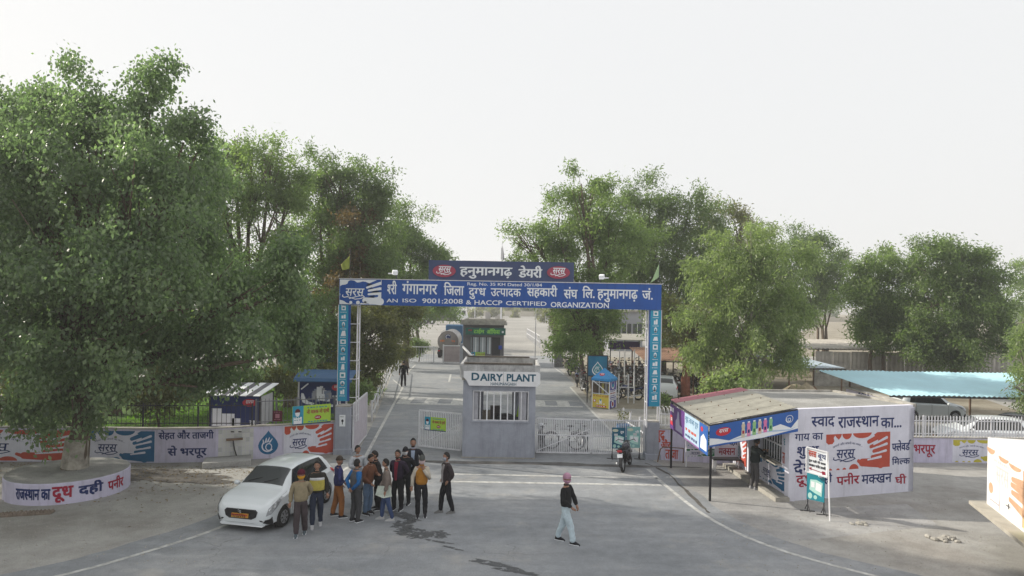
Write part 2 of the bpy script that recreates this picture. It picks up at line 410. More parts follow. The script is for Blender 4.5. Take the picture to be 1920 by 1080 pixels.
    bp = n.new('ShaderNodeBump'); bp.inputs['Strength'].default_value = bump; bp.inputs['Distance'].default_value = 0.03
    l.new(n2.outputs['Fac'], bp.inputs['Height']); l.new(bp.outputs[0], b.inputs['Normal'])
    return m
DIRT = ground_mat('dry_dirt', [(0.27,0.255,0.235),(0.36,0.35,0.33),(0.45,0.44,0.42)], 0.30, bump=0.8)
ASPH = ground_mat('old_asphalt', [(0.215,0.228,0.243),(0.265,0.277,0.292),(0.33,0.335,0.34)], 0.22, rough=0.85, bump=0.35, streak=0.07, fine=60, road=True)
YARD = ground_mat('pale_yard_concrete', [(0.25,0.245,0.23),(0.31,0.30,0.28),(0.38,0.37,0.345)], 0.08, bump=0.3, streak=0.06, fine=6)
EARTH2 = ground_mat('sandy_earth', [(0.21,0.18,0.135),(0.29,0.26,0.205),(0.37,0.335,0.27)], 0.25, bump=0.8)
LAWNG = ground_mat('lawn_earth', [(0.05,0.10,0.02),(0.08,0.15,0.03),(0.13,0.20,0.04)], 0.6, bump=0.8)
APRON = ground_mat('packed_grey_earth', [(0.26,0.255,0.25),(0.34,0.335,0.33),(0.42,0.415,0.40)], 0.4, bump=0.6, streak=0.08)
LINE = mat('road_line_paint', (0.62,0.62,0.60), 0.8, 0.2, 5, detail=9, col2=(0.30,0.30,0.29))

def sheet(name, pts, z, m, kind='structure'):
    mb = MB().use(m); mb.add([(p[0], p[1], z) for p in pts], [tuple(range(len(pts)))])
    return mb.build(name, kind=kind)
g = MB().use(DIRT)
N = 24; xs = [-700 + 1400*i/N for i in range(N+1)]; ys = [-200 + 1700*i/N for i in range(N+1)]
g.add([(x, y, 0) for y in ys for x in xs], [(j*(N+1)+i, j*(N+1)+i+1, (j+1)*(N+1)+i+1, (j+1)*(N+1)+i) for j in range(N) for i in range(N)])
g.build('ground', kind='structure')
def px(l, h=0): return [G(x, y, h) for x, y in l]
L_edge = px([(686,855),(640,885),(560,925),(410,993),(260,1040),(120,1080)])
L_edge += [Vector((-12.5,13.0,0)), Vector((-18,11.2,0)), Vector((-60,4,0))]
R_edge = px([(1215,880),(1245,909),(1330,976),(1450,1030),(1640,1082)])
R_edge += [Vector((11.5,14.0,0)), Vector((18,12.4,0)), Vector((60,6,0))]
def offs(pl, d):
    out = []
    for i, p in enumerate(pl):
        a, b = pl[max(i-1,0)], pl[min(i+1,len(pl)-1)]; t = (b-a).normalized(); out.append(p + Vector((t.y, -t.x, 0))*d)
    return out
def smooth_line(pl, it=2):
    for _ in range(it):
        q = [pl[0]]
        for a, b in zip(pl, pl[1:]): q += [a*0.75+b*0.25, a*0.25+b*0.75]
        pl = q + [pl[-1]]
    return pl
L_s, R_s = smooth_line(L_edge), smooth_line(R_edge)
rd = random.Random(3)
def rough_edge(pl, amp):
    out = []
    for a, b in zip(pl, pl[1:]):
        k = max(1, int((b-a).length/0.5))
        for i in range(k):
            p = a.lerp(b, i/k); out.append(p + Vector((rd.uniform(-amp,amp), rd.uniform(-amp,amp), 0)))
    return out + [pl[-1]]
asph = rough_edge(offs(L_s, 0.9), 0.05)[::-1] + [Vector((-6.1,29.3,0)), Vector((5.3,29.3,0))] + rough_edge(offs(R_s, -0.75), 0.07) + [Vector((60,-60,0)), Vector((-60,-60,0))]
sheet('forecourt_road', asph, 0.004, ASPH)
inner = [Vector((-6.1,29.3,0)), Vector((5.3,29.3,0))] + px([(1150,812),(1100,764),(1068,726),(1078,722),(1047,690)]) + [Vector((4.8,78,0)), Vector((-12.2,78,0))] + px([(738,690),(728,720),(702,788)])
sheet('inner_road', inner, 0.004, ASPH)
sheet('yard_pavement', [(-70,78.02),(13,78.02),(40,110),(75,180),(75,250),(-90,250)], 0.004, YARD)
sheet('parking_earth', [(4.9,41),(30,41),(40,78),(4.9,78)], 0.002, EARTH2)
sheet('back_field', [(8,84),(200,84),(200,420),(60,420),(50,130)], 0.002, EARTH2)
sheet('lawn_soil', [(-24,30),(-8.2,30),(-10.2,58),(-24,60)], 0.003, LAWNG)
# footpath of packed earth before the kiosk
sheet('kiosk_apron', px([(1250,880),(1385,880),(1450,925),(1500,955),(1700,945),(1760,985),(1450,1020),(1350,965)]), 0.002, APRON)
# painted lines
def ribbon(mb, pl, w, z, dash=None):
    a = offs(pl, w/2); b = offs(pl, -w/2)
    for i in range(len(pl)-1):
        if dash and (i % 2): continue
        mb.add([(a[i].x,a[i].y,z),(b[i].x,b[i].y,z),(b[i+1].x,b[i+1].y,z),(a[i+1].x,a[i+1].y,z)], [(0,1,2,3)])
def road_line(name, pl, w=0.12, z=0.009):
    mb = MB().use(LINE); ribbon(mb, pl, w, z); return mb.build(name, kind='structure')
road_line('edge_line', L_s, 0.13)
road_line('edge_line', R_s, 0.13)
road_line('edge_line', px([(686,855),(715,801),(755,727)]), 0.13)
road_line('edge_line', px([(737,712),(755,727)]), 0.13)
road_line('edge_line', px([(1069,726),(1103,764),(1146,808),(1165,830)]), 0.13)
road_line('edge_line', px([(1069,725),(1098,724)]), 0.11)
road_line('edge_line', px([(1034,686),(1058,703)]), 0.13)
road_line('stop_line', px([(846,889),(1233,897)]), 0.16)
road_line('stop_line', px([(838,903),(1240,910)]), 0.20)
road_line('lane_mark', px([(845,702),(842,716)]), 0.14)
road_line('lane_mark', px([(818,706),(843,708)]), 0.10)
road_line('lane_mark', px([(763,700),(779,684)]), 0.14)
# chequered speed breaker: a low hump across both lanes with painted squares
def breaker(x0, x1, y0, y1):
    hump = MB().use(ASPH); n = 6
    vs = []; 
    for i in range(n+1):
        t = i/n; z = 0.004 + 0.06*math.sin(math.pi*t)
        vs += [(x0, y0+(y1-y0)*t, z), (x1, y0+(y1-y0)*t, z)]
    hump.add(vs, [(2*i, 2*i+1, 2*i+3, 2*i+2) for i in range(n)])
    h = hump.build('speed_breaker', kind='structure')
    cells = max(2, round((x1-x0)/0.75)); w = (x1-x0)/cells
    zz = lambda t: 0.009 + 0.06*math.sin(math.pi*t)
    mb = MB().use(LINE)
    for i in range(cells):
        for (t0, t1) in ((0.0,0.12),(0.88,1.0)) + (((0.12,0.88),) if i % 2 == 0 else ()):
            k = 4
            for j in range(k):
                a, b = t0+(t1-t0)*j/k, t0+(t1-t0)*(j+1)/k
                mb.add([(x0+i*w,y0+(y1-y0)*a,zz(a)),(x0+(i+1)*w,y0+(y1-y0)*a,zz(a)),(x0+(i+1)*w,y0+(y1-y0)*b,zz(b)),(x0+i*w,y0+(y1-y0)*b,zz(b))], [(0,1,2,3)])
    o = mb.build('chequer_marking', parent=h); 
breaker(-6.6, -1.9, 41.2, 44.0); breaker(1.35, 4.2, 41.2, 43.8)
# wet stains and tar patches
STAIN = mat('damp_stain', (0.105,0.11,0.115), 0.5, 0.2, 4)
_n, _l = STAIN.node_tree.nodes, STAIN.node_tree.links; _tc = _n.new('ShaderNodeTexCoord'); _nz = _n.new('ShaderNodeTexNoise'); _nz.inputs['Scale'].default_value = 5; _nz.inputs['Detail'].default_value = 8; _nz.inputs['Roughness'].default_value = .75
_l.new(_tc.outputs['Object'], _nz.inputs['Vector']); _mr = _n.new('ShaderNodeMapRange'); _mr.inputs[1].default_value = .40; _mr.inputs[2].default_value = .52; _mr.inputs[4].default_value = .9; _l.new(_nz.outputs['Fac'], _mr.inputs[0]); _l.new(_mr.outputs[0], _n['Principled BSDF'].inputs['Alpha'])
def blob(name, cx, cy, rx, ry, rot, m, z, seed, n=60, amp=0.35, kind='structure'):
    rr = random.Random(seed); ph = [rr.uniform(0,6.28) for _ in range(4)]
    pts = []
    for k in range(n):
        t = 2*math.pi*k/n; q = 1 + amp*(0.5*math.sin(2*t+ph[0])+0.35*math.sin(3*t+ph[1])+0.35*math.sin(5*t+ph[2])+0.3*math.sin(9*t+ph[3])+.25*math.sin(17*t+ph[1]))
        x, y = rx*q*math.cos(t), ry*q*math.sin(t); pts.append((cx+x*math.cos(rot)-y*math.sin(rot), cy+x*math.sin(rot)+y*math.cos(rot)))
    mb = MB().use(m); mb.add([(cx,cy,z)]+[(a,b,z) for a,b in pts], [(0,1+i,1+(i+1)%n) for i in range(n)]); return mb.build(name, kind=kind)
for i, (x, y, rx, ry, rt) in enumerate([(752,966,.75,.22,-.5),(757,985,.34,.40,.1),(790,1001,.62,.42,-.1),(822,1016,.35,.07,-.4),(848,1028,.3,.06,-.5),(925,1058,.62,.13,-.35),(968,1072,.5,.12,-.3),(770,975,.22,.10,-.6)]):
    p = G(x, y); blob('damp_patch', p.x, p.y, rx, ry, rt, STAIN, 0.008+i*0.0004, i+5)
DARKE = mat('damp_earth', (0.13,0.12,0.11), 0.95, 0.25, 3, bump=0.6)
p = G(300,893); blob('damp_earth_patch', p.x, p.y, 2.3, 0.9, 0.0, DARKE, 0.005, 44)
p = G(1010,870); blob('damp_earth_patch', p.x, p.y, 4.6, 0.28, -0.02, mat('grimy_asphalt',(0.16,0.155,0.15),0.9,0.3,2), 0.008, 45, n=40)
# dirt drift along the right asphalt edge (dark crack)
mb = MB().use(DARKE); pl = rough_edge(smooth_line(px([(1208,868),(1248,883),(1290,925),(1330,962)])), 0.05)
for i in range(len(pl)-1):
    w0 = rd.uniform(0.02, 0.08); t = (pl[i+1]-pl[i]).normalized(); nn = Vector((t.y,-t.x,0))*w0
    mb.add([(pl[i]-nn)+Vector((0,0,.007)),(pl[i]+nn)+Vector((0,0,.007)),(pl[i+1]+nn)+Vector((0,0,.007)),(pl[i+1]-nn)+Vector((0,0,.007))],[(0,1,2,3)])
mb.build('crumbled_edge', kind='structure')
# heaps of sand and rubble
def heap(name, c, rx, ry, h, m, seed, label, cat='heap', n=26, kind=None):
    rr = random.Random(seed); mb = MB().use(m); rings = 9; vs = [(c[0], c[1], h)]
    for j in range(1, rings+1):
        t = j/rings
        for k in range(n):
            a = 2*math.pi*k/n; q = noise.noise(Vector((math.cos(a)*1.3+seed, math.sin(a)*1.3, t*1.5)))
            rr_ = t*(1+0.25*q); z = h*max(0.0,(math.cos(math.pi*t)+1)/2)*(1+0.5*q) + 0.03*noise.noise(Vector((a*4, t*8, seed)))*(1-t)
            vs.append((c[0]+rx*rr_*math.cos(a), c[1]+ry*rr_*math.sin(a), z if j < rings else -0.02))
    fs = [(0, 1+k, 1+(k+1)%n) for k in range(n)] + [(1+(j-1)*n+k, 1+j*n+k, 1+j*n+(k+1)%n, 1+(j-1)*n+(k+1)%n) for j in range(1, rings) for k in range(n)]
    mb.add(vs, fs); o = mb.build(name, smooth=True); tag(o, label, cat); return o
SAND = ground_mat('sand', [(0.38,0.31,0.21),(0.46,0.38,0.27),(0.54,0.46,0.34)], 0.8, bump=0.9, fine=12)
heap('sand_heap', (15.5,38.5,0), 3.4, 2.6, 1.65, SAND, 2, 'pale sand heap piled behind the flat kiosk roof', 'sand heap')
heap('earth_heap', (12.3,36.5,0), 3.2, 2.2, 1.1, SAND, 6, 'lower brown earth heap beside the sand under the feathery tree', 'earth heap')
heap('soil_heap', (17.0,40.5,0), 1.7, 1.3, 1.35, mat('red_soil',(0.26,0.15,0.09),0.95,0.2,4,bump=0.8), 9, 'small reddish soil heap at the corner of the blue roof', 'soil heap')
# small rubble on the verge
for (x, y, s, n_, lab) in ((1768,1012,0.34,14,'grey rubble of broken stones lying on the dirt verge by the truck'),(1612,984,0.22,6,'few pale stone chips on the dirt beyond the sign stand')):
    c = G(x, y); t = thing('rubble_pile', lab, 'rubble', (c.x, c.y, 0)); rr = random.Random(x)
    for i in range(n_):
        m_ = MB().use(CONC); r_ = rr.uniform(.04,.10); m_.ball((c.x+rr.uniform(-s,s), c.y+rr.uniform(-s,s)*.6, r_*.35), (r_*1.4,r_,r_*.7), 6, 4, Matrix.Rotation(rr.uniform(0,3),3,'Z').to_4x4()); m_.build('stone', t)
# loose pebbles on verges
mb = MB().use(CONC); rr = random.Random(8)
for i in range(900):
    s_ = rr.choice((0,1,1)); x, y = (rr.uniform(1350,1900), rr.uniform(935,1075)) if s_ else (rr.uniform(0,420), rr.uniform(905,1060))
    c = G(x, y); r_ = rr.uniform(.006,.028)
    mb.add([(c.x-r_,c.y,0),(c.x+r_*.6,c.y-r_,0),(c.x+r_,c.y+r_*.8,0),(c.x,c.y,r_*1.1)],[(0,1,3),(1,2,3),(2,0,3)])
mb.build('pebbles', kind='stuff')

# ================================================================ painted art
def art_logo(mb, pn, a0, b0, w, h, m, layer=3, bold=0.035, swoosh=True):
    mb.use(m); pn.text(mb, 'सरस', a0+w*.10, b0+h*.30, a0+w*.90, b0+h, layer, bold, slant=0.15)
    if swoosh:
        pts = [(.02,.38),(.0,.25),(.08,.16),(.22,.22),(.38,.12),(.55,.0),(.78,.06),(.95,.22),(.88,.34),(.7,.30),(.5,.18),(.3,.05)]
        pn.stroke(mb, [(a0+x*w, b0+y*h) for x, y in pts], h*.075, layer)
def half(pn, mb, a, b, ra, rb, layer, up=False, n=10):
    s_ = 1 if up else -1
    pn.poly(mb, [(a+ra*math.cos(math.pi*k/n), b+s_*rb*math.sin(math.pi*k/n)) for k in range(n+1)], layer)
def art_splash(mb, pn, a0, b0, w, h, colm, white, logom, text=True, textm=None, mirror=False):
    """hand-and-splash painting, unit height, 1.76 wide, stretched into w x h"""
    S = lambda x, y: (a0 + (x/1.76)*w, b0 + y*h); k = w/1.76; kk = min(k, h)
    mb.use(colm)
    pn.poly(mb, [S(*q) for q in ((1.42,0),(1.76,0),(1.76,1),(1.40,1),(1.30,.93),(1.42,.8))], 1)
    lay = [0]
    def cap(x0, y0, x1, y1, r, r2=None, L=2): lay[0] += .12; pn.capsule(mb, S(x0,y0), S(x1,y1), r*kk, (r2 or r)*kk, L-.6+lay[0])
    for q in ((1.55,.93,1.16,.74,.075,.06),(1.55,.72,1.22,.60,.06,.05),(1.55,.53,1.30,.47,.055,.05),(1.55,.36,1.26,.31,.055,.05),(1.45,.13,.98,.17,.13,.11),(1.5,.3,1.5,.1,.16,.13),(.95,.17,.88,.22,.06,.05)): cap(*q)
    pn.poly(mb, [S(x,y) for x, y in ((0,1),(.42,1),(.40,.92),(.34,.84),(.28,.90),(.24,.96),(.2,.9),(.22,.8),(.17,.73),(.06,.72),(0,.78))], 1)
    half(pn, mb, *S(.56,1), .13*k, .16*h, 1); half(pn, mb, *S(.98,1), .26*k, .15*h, 1)
    for x, r_ in ((.12,.05),(.33,.045),(.5,.05),(.76,.13)): half(pn, mb, *S(x,0), r_*k, r_*1.1*h, 1, True)
    mb.use(white); lay[0] = 0
    for q in ((1.66,.84,1.30,.66,.040,.022),(1.66,.66,1.34,.555,.038,.02),(1.64,.47,1.36,.40,.036,.02),(1.50,.30,1.14,.235,.036,.02)): cap(*q, 3.4)
    art_logo(mb, pn, a0+.2*k, b0+.22*h, .62*k, .34*h, logom, 3)
    if text: mb.use(textm or logom); pn.text(mb, 'अपनों और अपनों का वादा...', *S(.18,.60), *S(.98,.68), 3, 0.01, arc=.10*h)
def art_drop(mb, pn, a, b, r, dropm, handm, layer=2, n=28):
    mb.use(dropm)
    pts = []
    for k in range(n):
        t = 2*math.pi*k/n; pts.append((a + r*math.sin(t)*(1 if math.cos(t) < 0 else (1-math.cos(t))**0.6 if True else 1), b - r*0.35 + r*(1.75*max(0,math.cos(t))**1.5 if math.cos(t) > 0 else math.cos(t))))
    pts = [(a + r*math.sin(t)*min(1.0, max(0.0, 1-max(0,math.cos(t))**1.6)), b-.3*r+(1.55*r*math.cos(t) if math.cos(t)>0 else r*math.cos(t))) for t in [2*math.pi*k/n for k in range(n)]][::-1]
    pn.poly(mb, pts, layer); mb.use(handm)
    pn.ring(mb, a+.05*r, b-.52*r, .34*r, .40*r, .09*r, layer+1, 18)
    pn.ring(mb, a-.05*r, b-.42*r, .62*r, .62*r, .13*r, layer+1, 14, math.pi*.75, math.pi*1.8)
    for q in ((-.45,-.1,-.52,.25),(-.25,.0,-.2,.42),(-.05,.05,.1,.45),(.15,.0,.38,.32)): pn.capsule(mb, (a+q[0]*r,b+q[1]*r), (a+q[2]*r,b+q[3]*r), .085*r, .04*r, layer+1)
def letters(name, parent, pn, items, m, layer=3, bold=0.03, thick=0.0):
    mb = MB().use(m)
    for it in items: pn.text(mb, it[0], *it[1:5], layer, bold, *(it[5:6] or (0,)), thick=thick)
    return mb.build(name, parent, fix=False)
# ================================================================ entrance arch
YB = 28.2          # plane of the gate
arch = thing('entrance_arch', 'blue steel entrance arch with long sign board spanning the plant gateway', 'arch', (-0.5, YB, 0))
zt = P(640,523,YB-0.32).z; zb = P(640,571,YB-0.32).z
bx0, bx1 = P(636,546,YB-0.32).x, P(1240,560,YB-0.32).x
BLUEEDGE = mat('blue_edge_metal', (0.03,0.08,0.22), 0.5, 0.1, 3)
m = MB().use(BLUEEDGE); m.box(bx0, bx1, YB-0.30, YB+0.25, zb+0.02, zt-0.02)
m.build('beam_frame', arch)
W = bx1-bx0; Hh = zt-zb
pn = Panel((bx0, YB-0.322, zb), (1,0,0), (0,0,1))
m = MB().use(BLUEPRINT); m.box(bx0, bx1, YB-0.322, YB-0.302, zb, zt); m.build('sign_face', arch)
for q_ in range(1,9): m = MB().use(BLUEEDGE); xs_ = bx0+(bx1-bx0)*q_/9; m.box(xs_-.004, xs_+.004, YB-0.3232, YB-0.3225, zb, zt); m.build('sheet_seam', arch)
m = MB().use(GALV); m.box(bx0-.02, bx1+.02, YB-0.34, YB+0.27, zt+0.003, zt+0.03); m.build('trim_strip', arch)
def ux(x, y=550): return P(x, y, YB-0.322).x - bx0
def vz(x, y): return P(x, y, YB-0.322).z - zb
# splash panel at the left end: white ground, blue splash
m = MB(); lw = ux(715)
m.use(WPRINT); pn.rect(m, 0.02, 0.02, lw, Hh-.02, 1)
sp = Panel(pn.pt(0,0,0.003), pn.u, pn.v)
m.use(BLUEPRINT)
cx_, cy_ = lw*.42, Hh*.46; pts = []
for k in range(44):
    t = 2*math.pi*k/44; q = 1+.10*math.sin(7*t+1)+.07*math.sin(11*t); pts.append((min(lw-.05,max(.03,cx_+lw*.47*q*math.cos(t))), min(Hh-.04,max(.03,cy_+Hh*.47*q*math.sin(t)))))
sp.poly(m, pts, 1)
for (a,b,c,d,r_) in ((.95,.95,.68,.78,.05),(.98,.74,.74,.63,.04),(.98,.55,.78,.50,.035),(.9,.36,.72,.30,.035)): sp.capsule(m, (lw*a,Hh*b),(lw*c,Hh*d), r_*lw*.8, r_*lw*.5, 1)
m.use(WPRINT)
for (a,b,c,d,r_) in ((.97,.86,.66,.68,.03),(.97,.65,.70,.56,.03),(.97,.46,.70,.42,.03),(.98,.14,.62,.18,.085)): sp.capsule(m, (lw*a,Hh*b),(lw*c,Hh*d), r_*lw, r_*lw*.8, 2)
for (a,b,r_) in ((.04,.1,.05),(.28,.02,.04),(.45,.03,.05),(.62,.0,.04)): sp.oval(m, max(.09,lw*a), max(.09,Hh*b), r_*lw*.9, r_*lw*.9, 2)
art_logo(m, sp, lw*.08, Hh*.22, lw*.55, Hh*.42, WPRINT, 3)
m.build('splash_emblem', arch, fix=False)
def band(x0, y0, x1, y1):  # px box -> panel box
    return ux(x0), vz((x0+x1)/2, y1), ux(x1), vz((x0+x1)/2, y0)
LT = WPRINT
items = [('श$ी',)]
m = MB().use(WPRINT)
def T(txt, x0, ytop, x1, ybot, bold=0.035, lay=2):
    a0, b0, a1, b1 = band(x0, ytop, x1, ybot); pn.text(m, txt, a0, b0, a1, b1, lay, bold)
T('श~री', 726, 526, 744, 552); T('गंगानगर', 754, 527, 820, 552); T('िजला', 832, 529, 870, 554)
T('दुग~ध', 879, 540, 911, 561); T('उत~पादक', 920, 541, 977, 557); T('सहकारी', 988, 534, 1045, 559)
T('संघ', 1057, 538, 1083, 560); T('िल.', 1092, 536, 1115, 559); T('हनुमानगढ़', 1120, 543, 1196, 567); T('जं.', 1204, 540, 1224, 562)
T('Reg. No. 35 KH Dated 30/1/84', 876, 530.5, 1016, 538, 0.03)
T('AN', 725, 560, 746, 567, .04); T('ISO', 755, 560, 781, 567, .04); T('9001:2008', 792, 560, 868, 569, .04); T('&', 874, 563, 884, 571, .04)
T('HACCP', 890, 563, 942, 572, .04); T('CERTIFIED', 949, 565, 1025, 573, .04); T('ORGANIZATION', 1033, 567, 1142, 577, .04)
m.build('lettering', arch, fix=False)
# upper name board
uy = YB-0.10
ub = thing('name_board', 'dark slate blue dairy name board standing on top of the arch beam', 'sign board', (P(940,530,uy).x, uy, zt+.03))
x0, x1 = P(804,505,uy).x, P(1076,505,uy).x; z0, z1 = zt+.032, P(940,490,uy).z
m = MB().use(SLATE); m.box(x0, x1, uy-.06, uy+.12, z0, z1)
for q in (.2,.39,.6,.78): m.use(BLUEEDGE).box(x0+(x1-x0)*q, x0+(x1-x0)*q+.012, uy-.063, uy-.06, z0, z1)
m.build('board_panel', ub)
m = MB().use(DARKM)
for q in (.08,.5,.92): m = MB().use(DARKM); m.tube([(x0+(x1-x0)*q, uy+.25, z0), (x0+(x1-x0)*q, uy+.13, z1-.15)], .025, 6); m.build('rear_brace', ub)
up = Panel((x0, uy-.06, z0), (1,0,0), (0,0,1)); U = lambda x: P(x,510,uy-.06).x-x0; Vv = lambda x,y: P(x,y,uy-.06).z-z0
RBOARD = mat('dusky_red_board', (0.36,0.06,0.10), 0.5, 0.06, 3)
m = MB().use(WPRINT)
for dx in (0,.012,.024,.036): up.text(m, 'हनुमानगढ़', U(862)+dx, Vv(910,523)+dx*.5, U(961)-.036+dx, Vv(910,501)-.02+dx*.5, 2+dx*20, 0, thick=.03); up.text(m, 'डेयरी', U(972)+dx, Vv(995,521)+dx*.5, U(1017)-.036+dx, Vv(995,498)-.02+dx*.5, 2+dx*20, 0, thick=.03)
m.build('lettering', ub, fix=False)
for cx in (833, 1047):
    m = MB().use(RBOARD); a, b = U(cx), Vv(cx, 508 + (3 if cx > 1000 else 0)); n = 26
    vs = [up.pt(a+.45*math.cos(2*math.pi*k/n), b+.245*math.sin(2*math.pi*k/n), o_) for o_ in (0.001,.05) for k in range(n)]
    m.add(vs, [tuple(range(n,2*n))]+[(k,(k+1)%n,n+(k+1)%n,n+k) for k in range(n)])
    e = m.build('oval_emblem', ub); m = MB(); art_logo(m, Panel(up.pt(0,0,.05), up.u, up.v), a-.30, b-.15, .60, .33, WPRINT, 1); m.build('emblem_lettering', e, fix=False)
# columns: lattice of white tubes with a printed strip on the outer half
def column(xa, xb, side, seed):
    c = (xa+xb)/2
    m = MB().use(GALV)
    zt2 = zb - .005
    for yy in (YB-.2, YB+.2): m.tube([(side, yy, 1.25), (side, yy, zt2)], .028, 8)
    for yy in (YB-.2, YB+.2): m.tube([(xa if side > c else xb, yy, 1.25), (xa if side > c else xb, yy, zt2)], .028, 8)
    for i in range(7):
        z = 1.5 + i*.72
        if z < zt2:
            m.tube([(c, YB-.2, z), (side, YB-.2, z)], .016, 6); m.tube([(side, YB-.2, z), (side, YB+.2, z)], .016, 6)
    m.build('lattice_post', arch)
L0, L1 = P(634,680,YB-.25), P(656,680,YB-.25)
def strip(x0, x1, ztop, zbot, seed, lab, flip):
    t = thing('product_banner', lab, 'banner', ((x0+x1)/2, YB-.27, zbot), 0)
    w, h = x1-x0, ztop-zbot
    m = MB().use(BLUEPRINT); m.box(x0, x1, YB-.275, YB-.255, zbot, ztop); m.build('banner_cloth', t)
    q = Panel((x0, YB-.275, zbot), (1,0,0), (0,0,1)); m = MB()
    e0, e1 = (0.0, w*.80) if not flip else (w*.10, w)
    m.use(CYANP); q.rect(m, e0, 0, e1, h, 1)
    rr = random.Random(seed); m.use(WPRINT); c = (e0+e1)/2; n = 11
    for i in range(n):
        zc = h*(.965 - i*.087); bw = w*rr.uniform(.16,.25); bh = h*rr.uniform(.020,.030)
        kind = i % 4 if i > 3 else (0,2,1,3)[i]
        if kind == 0: q.rect(m, c-bw, zc-bh, c+bw, zc+bh, 2); m.use(TEALP); q.rect(m, c-bw*.55, zc-bh*.5, c+bw*.5, zc+bh*.45, 3); m.use(WPRINT)
        elif kind == 1: q.oval(m, c, zc+bh*.2, bw*.8, bh*1.1, 2, 10); q.rect(m, c-bw*.5, zc-bh, c+bw*.5, zc-bh*.2, 2); m.use(CYANP); q.oval(m, c, zc+bh*.2, bw*.4, bh*.5, 3, 8); m.use(WPRINT)
        elif kind == 2: q.rect(m, c-bw*.9, zc-bh*.9, c-bw*.05, zc+bh*.5, 2); q.rect(m, c+bw*.1, zc-bh*.9, c+bw*.9, zc+bh*.95, 2)
        else: q.poly(m, [(c-bw*.9,zc-bh),(c+bw*.9,zc-bh),(c+bw*.65,zc+bh),(c-bw*.4,zc+bh*.9)], 2)
        q.blocks(m, c-w*.26, zc-h*.045, c+w*.26, zc-h*.038, 6, 3, i+seed)
    m.use(WPRINT); q.blocks(m, c-w*.22, h*.985, c+w*.22, h*.993, 5, 3, 77)
    m.build('printed_design', t, fix=False); return t
strip(P(634,680,YB-.27).x, P(656,680,YB-.27).x, zb-.01, P(645,752,YB-.27).z, 4, 'tall narrow blue product banner on the left arch column', False)
strip(P(1216,680,YB-.27).x, P(1238,680,YB-.27).x, zb-.01, P(1225,762,YB-.27).z, 9, 'tall narrow blue product banner on the right arch column', True)
column(P(636,700,YB).x, P(668,700,YB).x, P(671,700,YB).x, 1)
column(P(1213,700,YB).x, P(1236,700,YB).x, P(1212,700,YB).x, 2)
# concrete gate pillars
def pillar(xc, w, h, lab, notice=False):
    t = thing('gate_pillar', lab, 'gate pillar', (xc, YB, 0)); 
    m = MB().use(GREYP); m.box(xc-w/2, xc+w/2, YB-w/2, YB+w/2, -.05, h); m.build('shaft', t, bevel=.02)
    m = MB().use(GREYP); m.box(xc-w/2-.05, xc+w/2+.05, YB-w/2-.05, YB+w/2+.05, -.05, .22); m.build('plinth', t, bevel=.02)
    m = MB().use(OLDCONC); m.box(xc-w/2+.03, xc+w/2-.03, YB-w/2+.03, YB+w/2-.03, h, h+.05); m.build('cap', t)
    if notice:
        m = MB().use(WPRINT); m.box(xc-.13, xc+.10, YB-w/2-.012, YB-w/2-.002, h-.75, h-.30); n_ = m.build('notice', t)
        m = MB().use(BLACKL); q = Panel((xc-.13, YB-w/2-.012, h-.75),(1,0,0),(0,0,1)); q.oval(m, .12,.22,.045,.06,1,10); q.rect(m,.105,.08,.135,.2,1); q.blocks(m,.03,.36,.20,.39,4,1,3); m.build('printed_mark', n_, fix=False)
    return t
pillar(-6.52, .62, 1.85, 'grey concrete gate pillar with a small white notice, under the left arch column', True)
pillar(5.62, .50, 1.45, 'slimmer grey concrete gate pillar under the right arch column')
# flags on the arch
def flag(px_, ytop, ybase, col, lab, lean, shape):
    b = P(px_, ybase, YB); tz = P(px_, ytop, YB)
    t = thing('flag', lab, 'flag', (b.x, YB, zt+.03)); m = MB().use(DARKM); m.tube([(b.x, YB, zt+.03),(b.x+lean, YB, tz.z)], .014, 6); m.build('flag_pole', t)
    fm = mat('flag_'+col, (0.30,0.34,0.08) if col == 'olive' else (0.35,0.50,0.28), 0.9, 0.1, 4)
    m = MB().use(fm); n = 7; vs = []
    for i in range(n+1):
        for j in range(n+1):
            s, r = i/n, j/n; x, z = shape(s, r); vs.append((b.x+lean*.8+x, YB+.06*math.sin(s*7+r*2)*s, tz.z-.02+z))
    m.add(vs, [(i*(n+1)+j, i*(n+1)+j+1, (i+1)*(n+1)+j+1, (i+1)*(n+1)+j) for i in range(n) for j in range(n)])
    o = m.build('flag_cloth', t, smooth=True, fix=False); sol = o.modifiers.new('s','SOLIDIFY'); sol.thickness = .004
flag(656, 466, 512, 'olive', 'drooping olive green flag on a thin pole, left end of arch', 0.0, lambda s, r: (-s*.36*(1-.15*r), -.25 - r*(.52-.30*s) - s*.38))
flag(1236, 492, 532, 'pale', 'pale green pennant blowing down from a thin pole, right end of arch', 0.0, lambda s, r: (-s*.34 , -(r*(.55)*(1-s)) - s*.80 + .0))
# floodlights on the arch
def flood(x, y, lab, dirx):
    c = P(x, y, YB); t = thing('floodlight', lab, 'floodlight', (c.x, YB, zt+.03))
    m = MB().use(DARKM); m.tube([(c.x+.05*dirx, YB, zt+.03),(c.x+.05*dirx, YB, c.z-.08)], .02, 6); m.build('stand', t)
    m = MB().use(WPRINT); m.cbox((c.x, YB-.05, c.z), (.20,.16,.17), rz=.35*dirx, M=Matrix.Rotation(R(25),4,'X')); m.build('lamp_housing', t, bevel=.02)
    m = MB().use(GALV); m.cbox((c.x-.16*dirx, YB+.02, c.z-.04), (.24,.05,.05)); m.build('bracket', t)
flood(741, 511, 'small white floodlight near the left flag on arch', 1)
flood(1128, 519, 'small white floodlight on the arch beside the right end of name board', -1)

